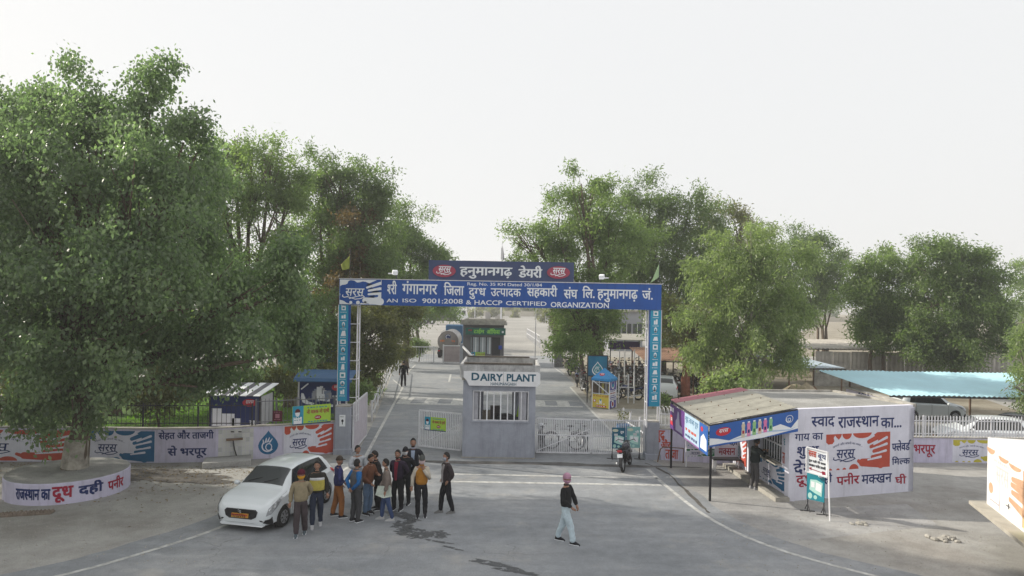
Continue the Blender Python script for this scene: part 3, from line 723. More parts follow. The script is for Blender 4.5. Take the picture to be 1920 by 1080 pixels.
# ================================================================ guard booth
bth = thing('guard_booth', 'small grey plastered guard booth between the two gates with dairy plant board', 'guard booth', (-.4, YB+1, 0))
bx0_, bx1_, by0, by1 = -1.83, .98, 27.7, 30.3
zs = 3.02
wz0, wz1 = 1.45, 2.62      # window sill/head
wx0, wx1 = P(886,750,by0).x, P(992,750,by0).x
m = MB().use(GREYP)
m.box(bx0_, bx1_, by0, by0+.15, -.05, wz0)                      # below window
m.box(bx0_, wx0, by0, by0+.15, wz0, zs); m.box(wx1, bx1_, by0, by0+.15, wz0, zs); m.box(wx0, wx1, by0, by0+.15, wz1, zs)
m.box(bx0_, bx0_+.15, by0+.15, by1, -.05, wz0); m.box(bx0_, bx0_+.15, by0+.15, by0+.6, wz0, zs); m.box(bx0_, bx0_+.15, by1-.6, by1, wz0, zs); m.box(bx0_, bx0_+.15, by0+.6, by1-.6, 2.55, zs)
m.box(bx1_-.15, bx1_, by0+.15, by1, -.05, 1.1); m.box(bx1_-.15, bx1_, by0+.15, by0+.55, 1.1, zs); m.box(bx1_-.15, bx1_, by1-.55, by1, 1.1, zs); m.box(bx1_-.15, bx1_, by0+.55, by1-.55, 2.55, zs)
m.box(bx0_+.15, bx0_+.7, by1-.15, by1, -.05, zs); m.box(bx1_-.9, bx1_-.15, by1-.15, by1, -.05, zs); m.box(bx0_+.7, bx1_-.9, by1-.15, by1, 2.55, zs); m.box(bx0_+.7, bx1_-.9, by1-.15, by1, -.05, .9)
m.build('wall', bth)
m = MB().use(CONC); m.box(bx0_-.02, bx1_+.02, by0-.02, by1+.02, -.06, .05); m.build('plinth', bth)
m = MB().use(GREYP); m.box(wx0-.03, wx1+.03, by0-.05, by0-.002, wz0-.05, wz0+.0); m.build('window_sill', bth)
fr = MB().use(GALV)
for z in (wz0, wz1-.04): fr.box(wx0+.01, wx1-.01, by0+.02, by0+.07, z, z+.04)
fr.box(wx0+.01, wx0+.05, by0+.02, by0+.07, wz0+.04, wz1-.04); fr.box(wx1-.05, wx1-.01, by0+.02, by0+.07, wz0+.04, wz1-.04)
f_ = fr.build('window_frame', bth)
for i in range(7):
    x = wx0+.30+i*(wx1-wx0-.6)/6
    m = MB().use(WPRINT if i % 2 else GALV); m.box(x-.022, x+.022, by0+.005, by0+.018, wz0+.02, wz1-.02); m.build('window_bar', f_)
m = MB().use(mat('curtain_cloth',(0.42,0.42,0.46),.9,.1,4)); 
for xa, xb in ((wx0+.05, wx0+.22),(wx1-.40, wx1-.10)): m = MB().use(mat('curtain_cloth',(0,0,0))); m.box(xa, xb, by0+.10, by0+.115, wz0+.03, wz1-.06); m.build('window_shutter', bth)
roof_z = zs
m = MB().use(OLDCONC); m.box(bx0_-.05, bx1_+.12, by0-.1, by1+.1, roof_z, roof_z+.10); m.build('roof_slab', bth)
m = MB().use(mat('stained_white_parapet',(0.58,0.58,0.58),.9,.25,3,bump=.5,stain=.4)); pz = roof_z+.62
PX0, PX1, PY0, PY1 = bx0_-.12, bx1_+.16, by0-.12, by1+.28
m.box(PX0, PX1, PY0, PY0+.10, roof_z+.10, pz); m.box(PX0, PX1, PY1-.10, PY1, roof_z+.10, pz+.05); m.box(PX0, PX0+.10, PY0+.10, PY1-.10, roof_z+.10, pz+.02); m.box(PX1-.10, PX1, PY0+.10, PY1-.10, roof_z+.10, pz-.02)
m.build('parapet', bth, bevel=.015)
m = MB().use(mat('grimy_cap',(0.16,0.14,0.12),.95,.3,5,bump=.6)); m.box(PX0+.15, PX1-.3, PY0-.02, PY0+.16, pz+.002, pz+.07); m.build('parapet_coping', bth)
m = MB().use(mat('grimy_cap',(0,0,0))); m.box(PX0+.1, PX1-.35, PY1-.18, PY1+.02, pz+.052, pz+.10); m.build('parapet_coping', bth)
# sign board with clipped corners
sy = PY0-.05; s0, s1 = P(869,710,sy).x, P(1013,710,sy).x; sz0, sz1 = P(940,724,sy).z, P(940,697,sy).z; cw = .12
m = MB().use(WHITE); poly = [(s0+cw+.1,sz0),(s1-cw,sz0),(s1,sz0+cw),(s1,sz1-cw*.6),(s1-.1,sz1),(s0,sz1),(s0,sz0+.32),(s0+.12,sz0+.2)]
n = len(poly); m.add([(a,sy,b) for a,b in poly]+[(a,sy+.045,b) for a,b in poly], [tuple(range(n)),tuple(range(2*n-1,n-1,-1))]+[(i,(i+1)%n,n+(i+1)%n,n+i) for i in range(n)])
sb = m.build('sign_board', bth)
q = Panel((s0,sy,sz0),(1,0,0),(0,0,1)); a = lambda x,y: (P(x,y,sy).x-s0, P(x,y,sy).z-sz0)
m = MB().use(mat('teal_letter',(0.02,0.10,0.16),.7,.1,6))
q.text(m, 'D', *a(884,713), *a(899,699), 1, .09); q.text(m, 'AIRY', *a(900,714), *a(943,701), 1, .09); q.text(m, 'PLANT', *a(950,715), *a(1005,702), 1, .09); q.text(m,'HANUMANGARH', *a(920,722.5), *a(968,717.5), 1, .03)
m.build('lettering', sb, fix=False)
m = MB().use(DARKM); q.rect(m, (s1-s0)*.52, .02, (s1-s0)*.52+.008, sz1-sz0-.02, 1); m.build('board_seam', sb, fix=False)
# things inside the booth
t = thing('office_table', 'dark cluttered table inside the guard booth behind the window bars', 'table', (-.3, 29, 0)); m = MB().use(mat('dark_wood',(0.06,0.04,0.03),.6,.2,4)); m.box(-1.2,.4,28.5,29.3,1.18,1.24); m.build('table_top', t)
for x in (-1.15,.3):
    for y in (28.55, 29.22): m = MB().use(DARKM); m.box(x,x+.05,y,y+.05,0,1.18); m.build('leg', t)
m = MB().use(DARKM); rr = random.Random(5)
t2 = thing('bag', 'dark bag lying on the table in the guard booth', 'bag', (-.2,28.9,1.24)); m.ball((-.2,28.9,1.40),(.42,.2,.17),12,8); m.build('bag_body', t2, smooth=True)
for i,(x,y,sx,sz,c) in enumerate(((-.95,28.8,.16,.22,(.25,.22,.18)),(.12,28.7,.22,.14,(.10,.10,.12)),(-.6,29.0,.2,.3,(.08,.07,.07)))): t2 = thing('box',('pale carton on the table in the guard booth','low dark box at the right of the booth table','tall dark box behind the bag in the booth')[i],'box',(x,y,1.24)); m = MB().use(mat('booth_box_%d'%i,c,.8,.1)); m.box(x-sx,x+sx,y-.12,y+.12,1.242,1.242+sz*2); m.build('box_body',t2)
t2 = thing('vest', 'folded bright green vest hanging inside the guard booth window', 'vest', (.35,28.6,1.3)); m = MB().use(mat('hi_vis',(0.35,0.6,0.03),.9,.1,5)); m.add([(.25,28.5,1.5),(.55,28.5,1.5),(.40,28.5,2.0),(.34,28.5,2.0),(.25,28.58,1.5),(.55,28.58,1.5),(.40,28.58,2.0),(.34,28.58,2.0)],[(0,1,2,3),(7,6,5,4),(0,1,5,4),(1,2,6,5),(2,3,7,6),(3,0,4,7)]); m.build('vest_cloth', t2)

# ================================================================ gate leaves
def gate_leaf(a, b, h0, h1, lab, n, mid=True, diag=True, name='gate_leaf', group='white barred gate leaves', z0=.10):
    a, b = Vector(a), Vector(b); t = thing(name, lab, 'gate', (a.x, a.y, 0), 0, group); Z = Vector((0,0,1))
    m = MB().use(GALV)
    m.bar(a+Z*z0, b+Z*z0, .05); m.bar(a+Z*h0, b+Z*h1, .05); m.bar(a+Z*(z0+.025), a+Z*(h0-.025), .05); m.bar(b+Z*(z0+.025), b+Z*(h1-.025), .05)
    if mid: m.bar(a+Z*(h0*.55), b+Z*(h1*.55), .04)
    m.build('gate_frame', t)
    if diag: mm = MB().use(GALV); d_ = (b-a).normalized(); nn = Vector((d_.y,-d_.x,0))*.02; mm.bar(a+Z*(z0+.05)+nn, b+Z*(h1*.75)+nn, .03) ; mm.build('diagonal_brace', t)
    for i in range(1, n):
        p = a.lerp(b, i/n); top = h0+(h1-h0)*i/n; m = MB().use(GALV)
        m.box(p.x-.014, p.x+.014, p.y-.012, p.y+.012, z0, top); m.build('bar', t)
    return t
gate_leaf((-3.72,29.36,0), (-1.95,28.6,0), 1.55, 1.55, 'white barred gate leaf left of the guard booth carrying a green banner', 24)
gate_leaf((1.06,28.5,0), (3.22,28.5,0), 1.45, 1.42, 'wide white barred gate leaf right of the booth, bicycles behind it', 30)
gate_leaf((3.30,28.5,0), (5.36,28.6,0), 1.42, 1.40, 'white barred gate leaf beside the slim right pillar', 28, diag=False)
# solid sheeted leaf swung open by the left pillar
a, b = Vector((-6.15,28.1,0)), Vector((-6.30,31.4,0)); t = thing('gate_leaf', 'white sheeted gate leaf swung open beside the left pillar', 'gate', a); Z = Vector((0,0,1))
m = MB().use(GALV); m.bar(a+Z*.1,b+Z*.1,.06); m.bar(a+Z*1.95,b+Z*1.95,.06); m.bar(a+Z*.13,a+Z*1.92,.06); m.bar(b+Z*.13,b+Z*1.92,.06); m.build('gate_frame', t)
for i in range(20):
    m = MB().use(mat('gate_sheet_paint',(0.62,0.57,0.63),.6,.1,3)); p, q_ = a.lerp(b,(i+.08)/20), a.lerp(b,(i+.92)/20); m.bar(p.lerp(q_,.5)+Z*.14, p.lerp(q_,.5)+Z*1.91, .025, .12) ; m.build('slat', t)

# bicycles ---------------------------------------------------------
def bicycle(lab, loc, rz, col=(0.02,0.02,0.025), bag=False):
    t = thing('bicycle', lab, 'bicycle', loc, rz, 'bicycles leaning by the gate'); fm = mat('bike_frame_%d' % int(col[1]*1000), col, .4, 0); M_ = MB
    for x in (-.52,.52):
        m = MB().use(BLACKR); m.torus((x,0,.34),.325,.024,'Y',24,6); w = m.build('wheel', t, smooth=True, local=True)
        m = MB().use(DARKM); m.torus((x,0,.34),.30,.008,'Y',24,4)
        for k in range(12): a_ = math.pi*2*k/12; m.tube([(x,0,.34),(x+.3*math.cos(a_),0,.34+.3*math.sin(a_))], .0025, 3, False)
        m.build('rim', w, local=True)
    m = MB().use(fm); m.tube([(-.52,0,.34),(-.12,0,.30),(.38,0,.82),(-.22,0,.84),(-.52,0,.34)], .014, 6); m.tube([(-.12,0,.30),(-.25,0,.93)], .014, 6); m.tube([(.36,0,.92),(.40,0,.75),(.52,0,.34)], .014, 6); m.build('frame', t, local=True)
    m = MB().use(BLACKR); m.ball((-.26,0,.97),(.14,.08,.045),10,6); m.build('saddle', t, smooth=True, local=True)
    m = MB().use(DARKM); m.tube([(.24,-.26,.98),(.36,-.22,.99),(.36,0,.95),(.36,.22,.99),(.24,.26,.98)], .012, 6); m.build('handlebar', t, local=True)
    for x in (-.52,.52):
        m = MB().use(fm); m.tube([(x+.37*math.cos(a_),0,.34+.37*math.sin(a_)) for a_ in [R(20+14*k) for k in range(11)]], .02, 5); m.build('mudguard', t, local=True)
    m = MB().use(DARKM); m.box(-.78,-.36,-.07,.07,.74,.755); m.tube([(-.7,.06,.74),(-.52,.06,.34)],.007,5); m.build('rack', t, local=True)
    m = MB().use(GALV); m.lathe([(.09,-.004),(.09,.004)], M=Matrix.Rotation(R(90),4,'X'), c=(-.12,.03,.30)); m.bar((-.12,.04,.30),(-.02,.06,.16),.014); m.bar((-.12,-.04,.30),(-.22,-.06,.44),.014); m.build('crank', t, local=True)
    if bag: m = MB().use(WPRINT); m.ball((.36,-.02,.86),(.10,.16,.16),8,6); m.build('bag', t, smooth=True, local=True)
    return t
b1 = bicycle('black bicycle parked side-on behind the barred gate leaf', (2.25,29.6,0), R(172))
bicycle('bicycle seen end-on behind the gate, left of the blue poster', (3.05,29.9,0), R(100), (0.03,0.06,0.07))
bicycle('bicycle with a white bag at the right wall of the guard booth', (1.32,29.6,0), R(95), (0.025,0.03,0.03), True)
# ================================================================ left boundary wall with paintings
def wall_run(name, lab, pts, h0, h1, m, th=.22, coping=True):
    t = thing(name, lab, 'wall', (pts[0][0], pts[0][1], 0))
    out = []
    for i, (a, b) in enumerate(zip(pts, pts[1:])):
        a, b = Vector((*a,0)), Vector((*b,0)); d = (b-a).normalized(); n = Vector((d.y,-d.x,0)); k = (len(pts)-1)
        ha, hb = h0+(h1-h0)*i/k, h0+(h1-h0)*(i+1)/k
        mb = MB().use(m); vs = [a, b, b-n*th, a-n*th]; mb.add([v+Vector((0,0,-.05)) for v in vs]+[vs[0]+Vector((0,0,ha)),vs[1]+Vector((0,0,hb)),vs[2]+Vector((0,0,hb)),vs[3]+Vector((0,0,ha))], ((0,3,2,1),(4,5,6,7),(0,1,5,4),(1,2,6,5),(2,3,7,6),(3,0,4,7)))
        w = mb.build('wall_section', t)
        out.append((Panel(a, d, (0,0,1)), (b-a).length, ha, w))
    if coping:
        mb = MB().use(OLDCONC)
        for i, (a, b) in enumerate(zip(pts, pts[1:])):
            a, b = Vector((*a,0)), Vector((*b,0)); d = (b-a).normalized(); n = Vector((d.y,-d.x,0)); k = (len(pts)-1); ha, hb = h0+(h1-h0)*i/k, h0+(h1-h0)*(i+1)/k
            vs = [a+n*.03, b+n*.03, b-n*(th+.03), a-n*(th+.03)]; zs_ = (ha,hb,hb,ha); mb.add([v+Vector((0,0,z+.002)) for v,z in zip(vs,zs_)]+[v+Vector((0,0,z+.04)) for v,z in zip(vs,zs_)], ((0,3,2,1),(4,5,6,7),(0,1,5,4),(1,2,6,5),(2,3,7,6),(3,0,4,7)))
        mb.build('coping', t)
    return t, out
g0 = G(293,868); g1 = G(405,866); g2 = G(478,861); g3 = G(528,858); g4 = G(632,848)
# sections: A..F from the left edge to the pillar
lw_pts = [(-36.0,24.6),(-21.5,25.6),(-16.0,25.9),(g0.x,g0.y),(g1.x,g1.y),(g2.x,g2.y),(g3.x,g3.y),(-6.82,28.15)]
lw_t, secs = wall_run('boundary_wall', 'long low painted boundary wall left of gate, with hand splash murals and blue drop', lw_pts, 1.22, 1.22, LAV)
def onpanel(pn, x, y):
    """panel coordinates of what the photo shows at x, y"""
    o = Vector((0,0,CAMH)); u, v = unroll(x, y); d = Vector((u/FPX, 1, -v/FPX)); t = (pn.o-o).dot(pn.n)/d.dot(pn.n); p = o+d*t-pn.o
    return p.dot(pn.u), p.dot(pn.v)
# section 1/2: red mural then blue mural
def mural(sec, a0, a1, colm, logom, h=1.16, b0=.03, textm=None, bg=LAVW, name='mural'):
    pn, L, hh, w = sec; m = MB().use(bg); pn.rect(m, a0, b0, a1, h, .5); sp = Panel(pn.pt(0,0,.0015), pn.u, pn.v)
    art_splash(m, sp, a0+.02, b0+.01, a1-a0-.04, h-b0-.02, colm, bg, logom, True, textm); return m.build(name, w, fix=False)
s = secs[1]; mural(s, onpanel(s[0],-90,830)[0], onpanel(s[0],152,830)[0]-.0, REDP, NAVYL)
s = secs[2]; mural(s, max(.02, onpanel(s[0],163,830)[0]), onpanel(s[0],292,830)[0]-.02, BLUEP, NAVYL)
s = secs[1]; 
s = secs[0]; mural(s, s[1]-4.6, s[1]-2.3, TEALP, NAVYL)
# text section
s = secs[3]; pn = s[0]; A = lambda x,y: onpanel(pn,x,y)
m = MB().use(NAVYL)
a0,b0 = A(297,826); a1,b1 = A(401,808); pn.text(m,'सेहत और ताजगी',a0,b0,a1,b1+.05,2,.05)
a0,b0 = A(314,857); a1,b1 = A(388,836); pn.text(m,'से भरपूर',a0,b0-.06,a1,b1+.03,2,.05)
m.build('lettering', s[3], fix=False)
# white tiled section with tap shelf
s = secs[4]; pn = s[0]; TILE = mat('white_tile',(0.62,0.62,0.60),.35,.08,2,spec=.5)
rr = random.Random(4); nx, nz = 9, 7; tw, thh = (s[1]-.12)/nx, 1.16/nz
for i in range(nx):
    for j in range(nz):
        mb = MB().use(TILE if rr.random() > .2 else mat('dull_tile',(0.52,0.53,0.52),.4,.1,2)); a, b = .06+i*tw, .02+j*thh
        vs = [pn.pt(a+.004,b+.004,0), pn.pt(a+tw-.004,b+.004,0), pn.pt(a+tw-.004,b+thh-.004,0), pn.pt(a+.004,b+thh-.004,0)]
        off = pn.n*(.010+rr.uniform(0,.002)); mb.add(vs+[v+off for v in vs], ((4,5,6,7),(0,1,5,4),(1,2,6,5),(2,3,7,6),(3,0,4,7))); mb.build('tile', s[3])
a0,b0 = A(424,825) if False else onpanel(pn,424,824); a1,_ = onpanel(pn,455,824)
bt = thing('tap_shelf', 'narrow dark shelf on white tiles with a drain pipe running down', 'shelf', pn.pt(a0,b0,.02))
mb = MB().use(RUST); q0, q1 = pn.pt(a0,b0,.08), pn.pt(a1,b0+.01,.08); mb.bar(q0,q1,.16,.06); mb.build('shelf_board', bt)
mb = MB().use(DARKM); mb.tube([pn.pt((a0+a1)/2-.05,b0-.03,.05), pn.pt((a0+a1)/2+.0,b0-.35,.05), pn.pt((a0+a1)/2+.12,.05,.05)], .022, 8); mb.build('drain_pipe', bt)
for x in (436,450):
    a,b = onpanel(pn,x,809); mb = MB().use(DARKM); mb.tube([pn.pt(a-.05,b,.03),pn.pt(a+.05,b,.10)],.02,6); mb.build('tap', bt)
# water trough ledge in front of the tiles
f0, f1 = onpanel(pn,384,880)[0], onpanel(pn,470,880)[0]
lt = thing('concrete_step', 'low concrete step on the ground before white tiled wall section', 'step', pn.pt(f0,0,0)); mb = MB().use(APRON); q = [pn.pt(f0,0,.02),pn.pt(f1,0,.02),pn.pt(f1-.05,0,1.0),pn.pt(f0-.1,0,1.0)]
mb.prism([(p.x,p.y) for p in q], -.02, .20); mb.build('step_block', lt, bevel=.03)
# blue drop section
s = secs[5]; pn = s[0]
m = MB(); a,b = onpanel(pn,503,832); art_drop(m, pn, a, .62, .36, BLUEP, LAVW, 2)
m.build('drop_emblem', s[3], fix=False)
s = secs[6]; mural(s, onpanel(s[0],532,830)[0], s[1]-.10, REDP, NAVYL, 1.18)
# ring planter around the big tree
pc = G(140,925); pc = Vector((-13.72, 22.3, 0)); PRX, PRY = 1.68, 1.75
pt_ = thing('tree_planter', 'round lavender masonry planter ring lettered in red and navy around the big tree', 'planter', pc)
m = MB().use(LAV); n = 56
ring = lambda r, z: [(pc.x+PRX*r*math.cos(2*math.pi*k/n), pc.y+PRY*r*math.sin(2*math.pi*k/n), z) for k in range(n)]
vs = ring(1,-.03)+ring(1,.60)+ring(.985,.625); m.add(vs, [(j*n+k, j*n+(k+1)%n, (j+1)*n+(k+1)%n, (j+1)*n+k) for j in range(2) for k in range(n)]); m.build('ring_wall', pt_, smooth=False)
m = MB().use(APRON); vs = ring(.987,.624)+[(pc.x,pc.y,.645)]; m.add(vs, [(k,(k+1)%n,n) for k in range(n)]); m.build('earth_fill', pt_, smooth=True)
# lettering bent round the ring
def ringtext(txt, t0, t1, z0, z1, m, bold):
    V, F = text_shape(txt, 0); mb = MB().use(m); xs=[v[0] for v in V]; ys=[v[1] for v in V]; x0,x1,y0,y1=min(xs),max(xs),min(ys),max(ys)
    for k_,(dx,dy) in enumerate(((0,0),(1,0),(0,1),(1,1))):
        vs = []
        for x,y in V:
            t = t0+(t1-t0)*((x-x0)/(x1-x0)) + dx*bold*.1; z = z0+(z1-z0)*((y-y0)/(y1-y0)) + dy*bold*.2; r = 1.004+k_*.0004
            vs.append((pc.x+PRX*r*math.cos(t), pc.y+PRY*r*math.sin(t), z))
        mb.add(vs, F)
    return mb.build('lettering', pt_, fix=False)
def ang(x, y):
    best = min(range(1800,3600), key=lambda q: abs(0)+ (lambda p: (unproj(p)[0]-x)**2)(Vector((pc.x+PRX*math.cos(math.radians(q/10)), pc.y+PRY*math.sin(math.radians(q/10)), .25))))
    return math.radians(best/10)
def unproj(p):
    u = FPX*p.x/p.y; v = FPX*(CAMH-p.z)/p.y; c, s_ = math.cos(ROLL), math.sin(ROLL); return 960+u*c-v*s_, 560+u*s_+v*c
ringtext('राजस~थान का', ang(50,930)-.22, ang(93,945), .16, .46, NAVYL, .12)
ringtext('दूध', ang(97,945), ang(136,945), .06, .50, MAROONL, .15)
ringtext('दही', ang(147,945), ang(192,940), .16, .54, NAVYL, .15)
ringtext('पनीर', ang(202,935), ang(237,925), .16, .52, MAROONL, .12)
# row of half buried bricks
BR = mat('dusty_brick',(0.26,0.21,0.17),.95,.2,5,bump=.6)
kb = thing('brick_edging', 'row of slanted half-buried bricks edging the verge left of tree planter', 'edging', G(0,967))
for i in range(15):
    p = G(-6+i*7.2, 969-i*.45); m = MB().use(BR); m.cbox((p.x,p.y,.03),(.09,.22,.12),rz=.1,M=Matrix.Rotation(R(40+rd.uniform(-8,8)),4,'Y')); m.build('brick', kb)

# fence above the left wall
def rail_fence(name, lab, a, b, z0, h, n, m=DARKM, group=None, w=.02, rails=(.12,.9), posts=4, bars='bar', tip=False, cat='fence', pw=.05):
    a, b = Vector(a), Vector(b); t = thing(name, lab, cat, a, 0, group); Z = Vector((0,0,1))
    for i in range(posts+1):
        p = a.lerp(b, i/posts); mb = MB().use(m); mb.box(p.x-pw/2,p.x+pw/2,p.y-pw/2,p.y+pw/2,z0-.02,z0+h); mb.build('post', t)
    for q in rails: mb = MB().use(m); mb.bar(a+Z*(z0+h*q), b+Z*(z0+h*q), .03); mb.build('rail', t)
    for i in range(n):
        p = a.lerp(b, (i+.5)/n); mb = MB().use(m); e = h*1.0
        if tip:
            d=w/2; mb.add([(p.x-d,p.y-.006,z0),(p.x+d,p.y-.006,z0),(p.x+d,p.y-.006,z0+e-.05),(p.x,p.y-.006,z0+e),(p.x-d,p.y-.006,z0+e-.05)]+[(p.x-d,p.y+.004,z0),(p.x+d,p.y+.004,z0),(p.x+d,p.y+.004,z0+e-.05),(p.x,p.y+.004,z0+e),(p.x-d,p.y+.004,z0+e-.05)],[(0,1,2,3,4),(9,8,7,6,5)]+[(i_,(i_+1)%5,5+(i_+1)%5,5+i_) for i_ in range(5)])
        else: mb.box(p.x-w/2,p.x+w/2,p.y-w/2,p.y+w/2,z0+.02,z0+e)
        mb.build(bars, t)
    return t
rail_fence('iron_fence', 'thin dark iron bar fence on the wall before the lawn', (-17.5,26.1,0), (-9.7,26.9,0), 1.24, .85, 46, DARKM, w=.014)
rail_fence('iron_fence', 'short iron bar fence on the wall behind the lime banner', (-9.6,27.0,0), (-6.95,28.35,0), 1.24, 1.0, 22, mat('grey_steel',(0.18,0.18,0.2),.6,.1), w=.014)
# lime green health banner on that fence
def mask_banner(lab, o, u, w, h, seed, bottom=True):
    t = thing('notice_banner', lab, 'banner', o); pn = Panel(o, u, (0,0,1)); m = MB().use(GREENPR); c = [pn.pt(0,0,0),pn.pt(w,0,0),pn.pt(w,h,0),pn.pt(0,h,0)]; m.add(c+[v-pn.n*.012 for v in c], ((0,1,2,3),(7,6,5,4),(0,4,5,1),(1,5,6,2),(2,6,7,3),(3,7,4,0))); m.build('banner_cloth', t)
    m = MB(); m.use(CYANP); pn.rect(m, .0, .0, w*.28, h, .5); m.use(WPRINT); pn.rect(m, w*.03, h*.06, w*.24, h*.42, 1); pn.oval(m, w*.13,h*.62,w*.06,h*.18,1); m.use(mat('hair_print',(0.12,0.03,0.03),.8,0)); half(pn,m,w*.13,h*.66,w*.07,h*.2,2,True); m.use(TEALP); pn.blocks(m,w*.05,h*.36,w*.22,h*.42,3,2,seed); pn.blocks(m,w*.05,h*.24,w*.22,h*.29,3,2,seed+1)
    m.use(TEALP); pn.blocks(m, w*.38, h*.84, w*.92, h*.91, 7, 1, seed); m.use(MAROONL); pn.oval(m, w*.66, h*.33, w*.09, h*.11, 1); m.use(WPRINT); pn.blocks(m,w*.60,h*.30,w*.72,h*.36,3,2,seed)
    m.use(TEALP); pn.blocks(m, w*.40, h*.09, w*.93, h*.16, 7, 1, seed+3)
    if bottom: m.use(NAVYL); pn.rect(m, 0, -.0, w, h*.06, 1)
    m.build('printed_design', t, fix=False); m = MB().use(MAROONL); pn.text(m, 'नो मास~क नो एंट~री', w*.36, h*.50, w*.96, h*.80, 2, .04); m.build('lettering', t, fix=False); return t
a_ = Vector((-9.45,26.98,0)); s6 = secs[6][0]
p0 = P(551,800,27.1); p1 = P(618,785,28.0); 
mask_banner('lime green mask notice banner tied to fence left of the gate pillar', P(548,798,27.05), (p1-p0).normalized()*1 if False else Vector((P(620,782,27.95)-P(548,798,27.05)).xy.to_3d()), (P(620,782,27.95)-P(548,798,27.05)).xy.length, .72, 3)
mask_banner('lime green mask notice banner hung on the barred gate leaf left of booth', P(796,806,29.2), Vector((.9,-.38,0)), .98, .55, 9)
# small maroon poster by the lawn fence
def poster(name, lab, c, w, h, bgm, th=.02, u=(1,0,0), legs=None, cat='poster'):
    t = thing(name, lab, cat, c); pn = Panel(Vector(c)-Vector(u).normalized()*w/2, u, (0,0,1)); m = MB().use(bgm); q = [pn.pt(0,0,0),pn.pt(w,0,0),pn.pt(w,h,0),pn.pt(0,h,0)]; m.add(q+[v-pn.n*th for v in q], ((0,1,2,3),(7,6,5,4),(0,4,5,1),(1,5,6,2),(2,6,7,3),(3,7,4,0))); m.build('board', t)
    if legs is not None:
        for a in (.05,w-.05): m = MB().use(DARKM); p = pn.pt(a,0,-th-.02); m.tube([(p.x,p.y,legs),(p.x,p.y,p.z+h)], .022, 6); m.build('leg', t)
    return t, pn
t, pn = poster('poster', 'small maroon poster on the iron fence beside the striped kiosk roof', P(520,790,26.9), .36, .40, mat('maroon_print',(0.10,0.015,0.03),.6,.05))
m = MB().use(mat('pink_print',(0.45,0.20,0.25),.6,.1)); pn.rect(m,.10,.12,.26,.28,1); pn.blocks(m,.06,.05,.30,.08,4,1,2); pn.blocks(m,.06,.33,.30,.36,4,1,3); m.build('printed_design', t, fix=False)

# milk stall with striped roof (left)
SX0,SX1,SY0,SY1 = P(450,800,28.2).x, P(487,800,28.2).x, 28.2, 29.7
st = thing('milk_stall', 'small blue milk stall with striped tin roof behind left wall', 'stall', (SX0,SY0,0)); DB = mat('deep_blue_print',(0.015,0.03,0.13),.5,.1,2)
zt_, zb_ = P(470,742,28.2).z, P(470,800,28.2).z
SXe = P(511,800,29.7).x
m = MB().use(DB); m.box(SX0-1.2, SX1, SY0, SY0+.05, zb_-.25, zt_); m.build('front_panel', st)
m = MB().use(mat('dirty_white_sheet',(0.5,0.5,0.52),.7,.1)); m.add([(SX1,SY0+.05,zb_),(SXe,SY1,zb_),(SXe,SY1,zt_-.05),(SX1,SY0+.05,zt_-.05),(SX1-.03,SY0+.05,zb_),(SXe-.03,SY1,zb_),(SXe-.03,SY1,zt_-.05),(SX1-.03,SY0+.05,zt_-.05)], ((0,1,2,3),(7,6,5,4),(0,4,5,1),(1,5,6,2),(2,6,7,3),(3,7,4,0))); m.build('side_panel', st)
for (x,y) in ((SX1,SY0),(SXe,SY1),(SX0-1.2,SY0),(SX0-1.2,SY1)): m = MB().use(DARKM); m.box(x-.03,x+.03,y-.03,y+.03,-.02,zt_); m.build('post', st)
for i in range(9):
    x0_ = SX0-1.45+i*(SX1-SX0+1.55)/9; ww = (SX1-SX0+1.55)/9; m = MB().use(WPRINT if i % 2 == 0 else mat('grey_stripe',(0.12,0.12,0.14),.6,.05)); m.add([(x0_,SY0-.35,zt_+.02),(x0_+ww*.97,SY0-.35,zt_+.02),(x0_+ww*.97+.08,SY1+.2,zt_+.28),(x0_+.08,SY1+.2,zt_+.28),(x0_,SY0-.35,zt_+.05),(x0_+ww*.97,SY0-.35,zt_+.05),(x0_+ww*.97+.08,SY1+.2,zt_+.31),(x0_+.08,SY1+.2,zt_+.31)], ((3,2,1,0),(4,5,6,7),(0,1,5,4),(1,2,6,5),(2,3,7,6),(3,0,4,7))); m.build('roof_sheet', st)
pn = Panel((SX0-1.2,SY0,zb_-.25),(1,0,0),(0,0,1)); m = MB(); w_, h_ = SX1-SX0+1.2, zt_-zb_+.25
m.use(REDPR); pn.oval(m, w_-.42, h_-.28, .28,.15,1); art_logo(m, pn, w_-.62, h_-.38, .4,.2, WPRINT, 2, swoosh=False); m.use(WPRINT)
for (a,b,ww,hh) in ((w_-1.5,.25,.5,.5),(w_-1.1,.22,.35,.35),(w_-1.9,.25,.4,.7)): pn.rect(m, a,b,a+ww,b+hh,1)
pn.text(m,'दूध', w_-.42,.25,w_-.12,.5,2,.06); m.build('printed_design', st, fix=False)

# blue advertising shelter with sweets poster
bd = 30.5; X0, X1 = P(562,720,bd).x, P(648,720,bd).x; z0, z1 = P(600,764,bd).z, P(600,714,bd).z
bs = thing('advert_shelter', 'dark blue hoarding shelter with blue tin roof showing stacked milk packs', 'hoarding', (X0,bd,0))
m = MB().use(DB); m.box(X0,X1,bd,bd+.06,z0-.25,z1); m.build('board', bs)
for x in (X0-.07,X1+.01): m = MB().use(GALV); m.box(x,x+.06,bd-.02,bd+.08,-.02,z1+.1); m.build('post', bs)
m = MB().use(mat('blue_tin',(0.03,0.10,0.22),.45,.1,3)); xa, xb = P(556,700,bd).x, P(664,700,bd).x
prof = [(-.45,z1+.0),(-.35,z1+.12),(.2,z1+.28),(.9,z1+.36),(1.4,z1+.30)]
vs = [(xx, bd+y, z+dz) for dz in (0,.03) for (y,z) in prof for xx in (xa,xb)]; k = len(prof)*2
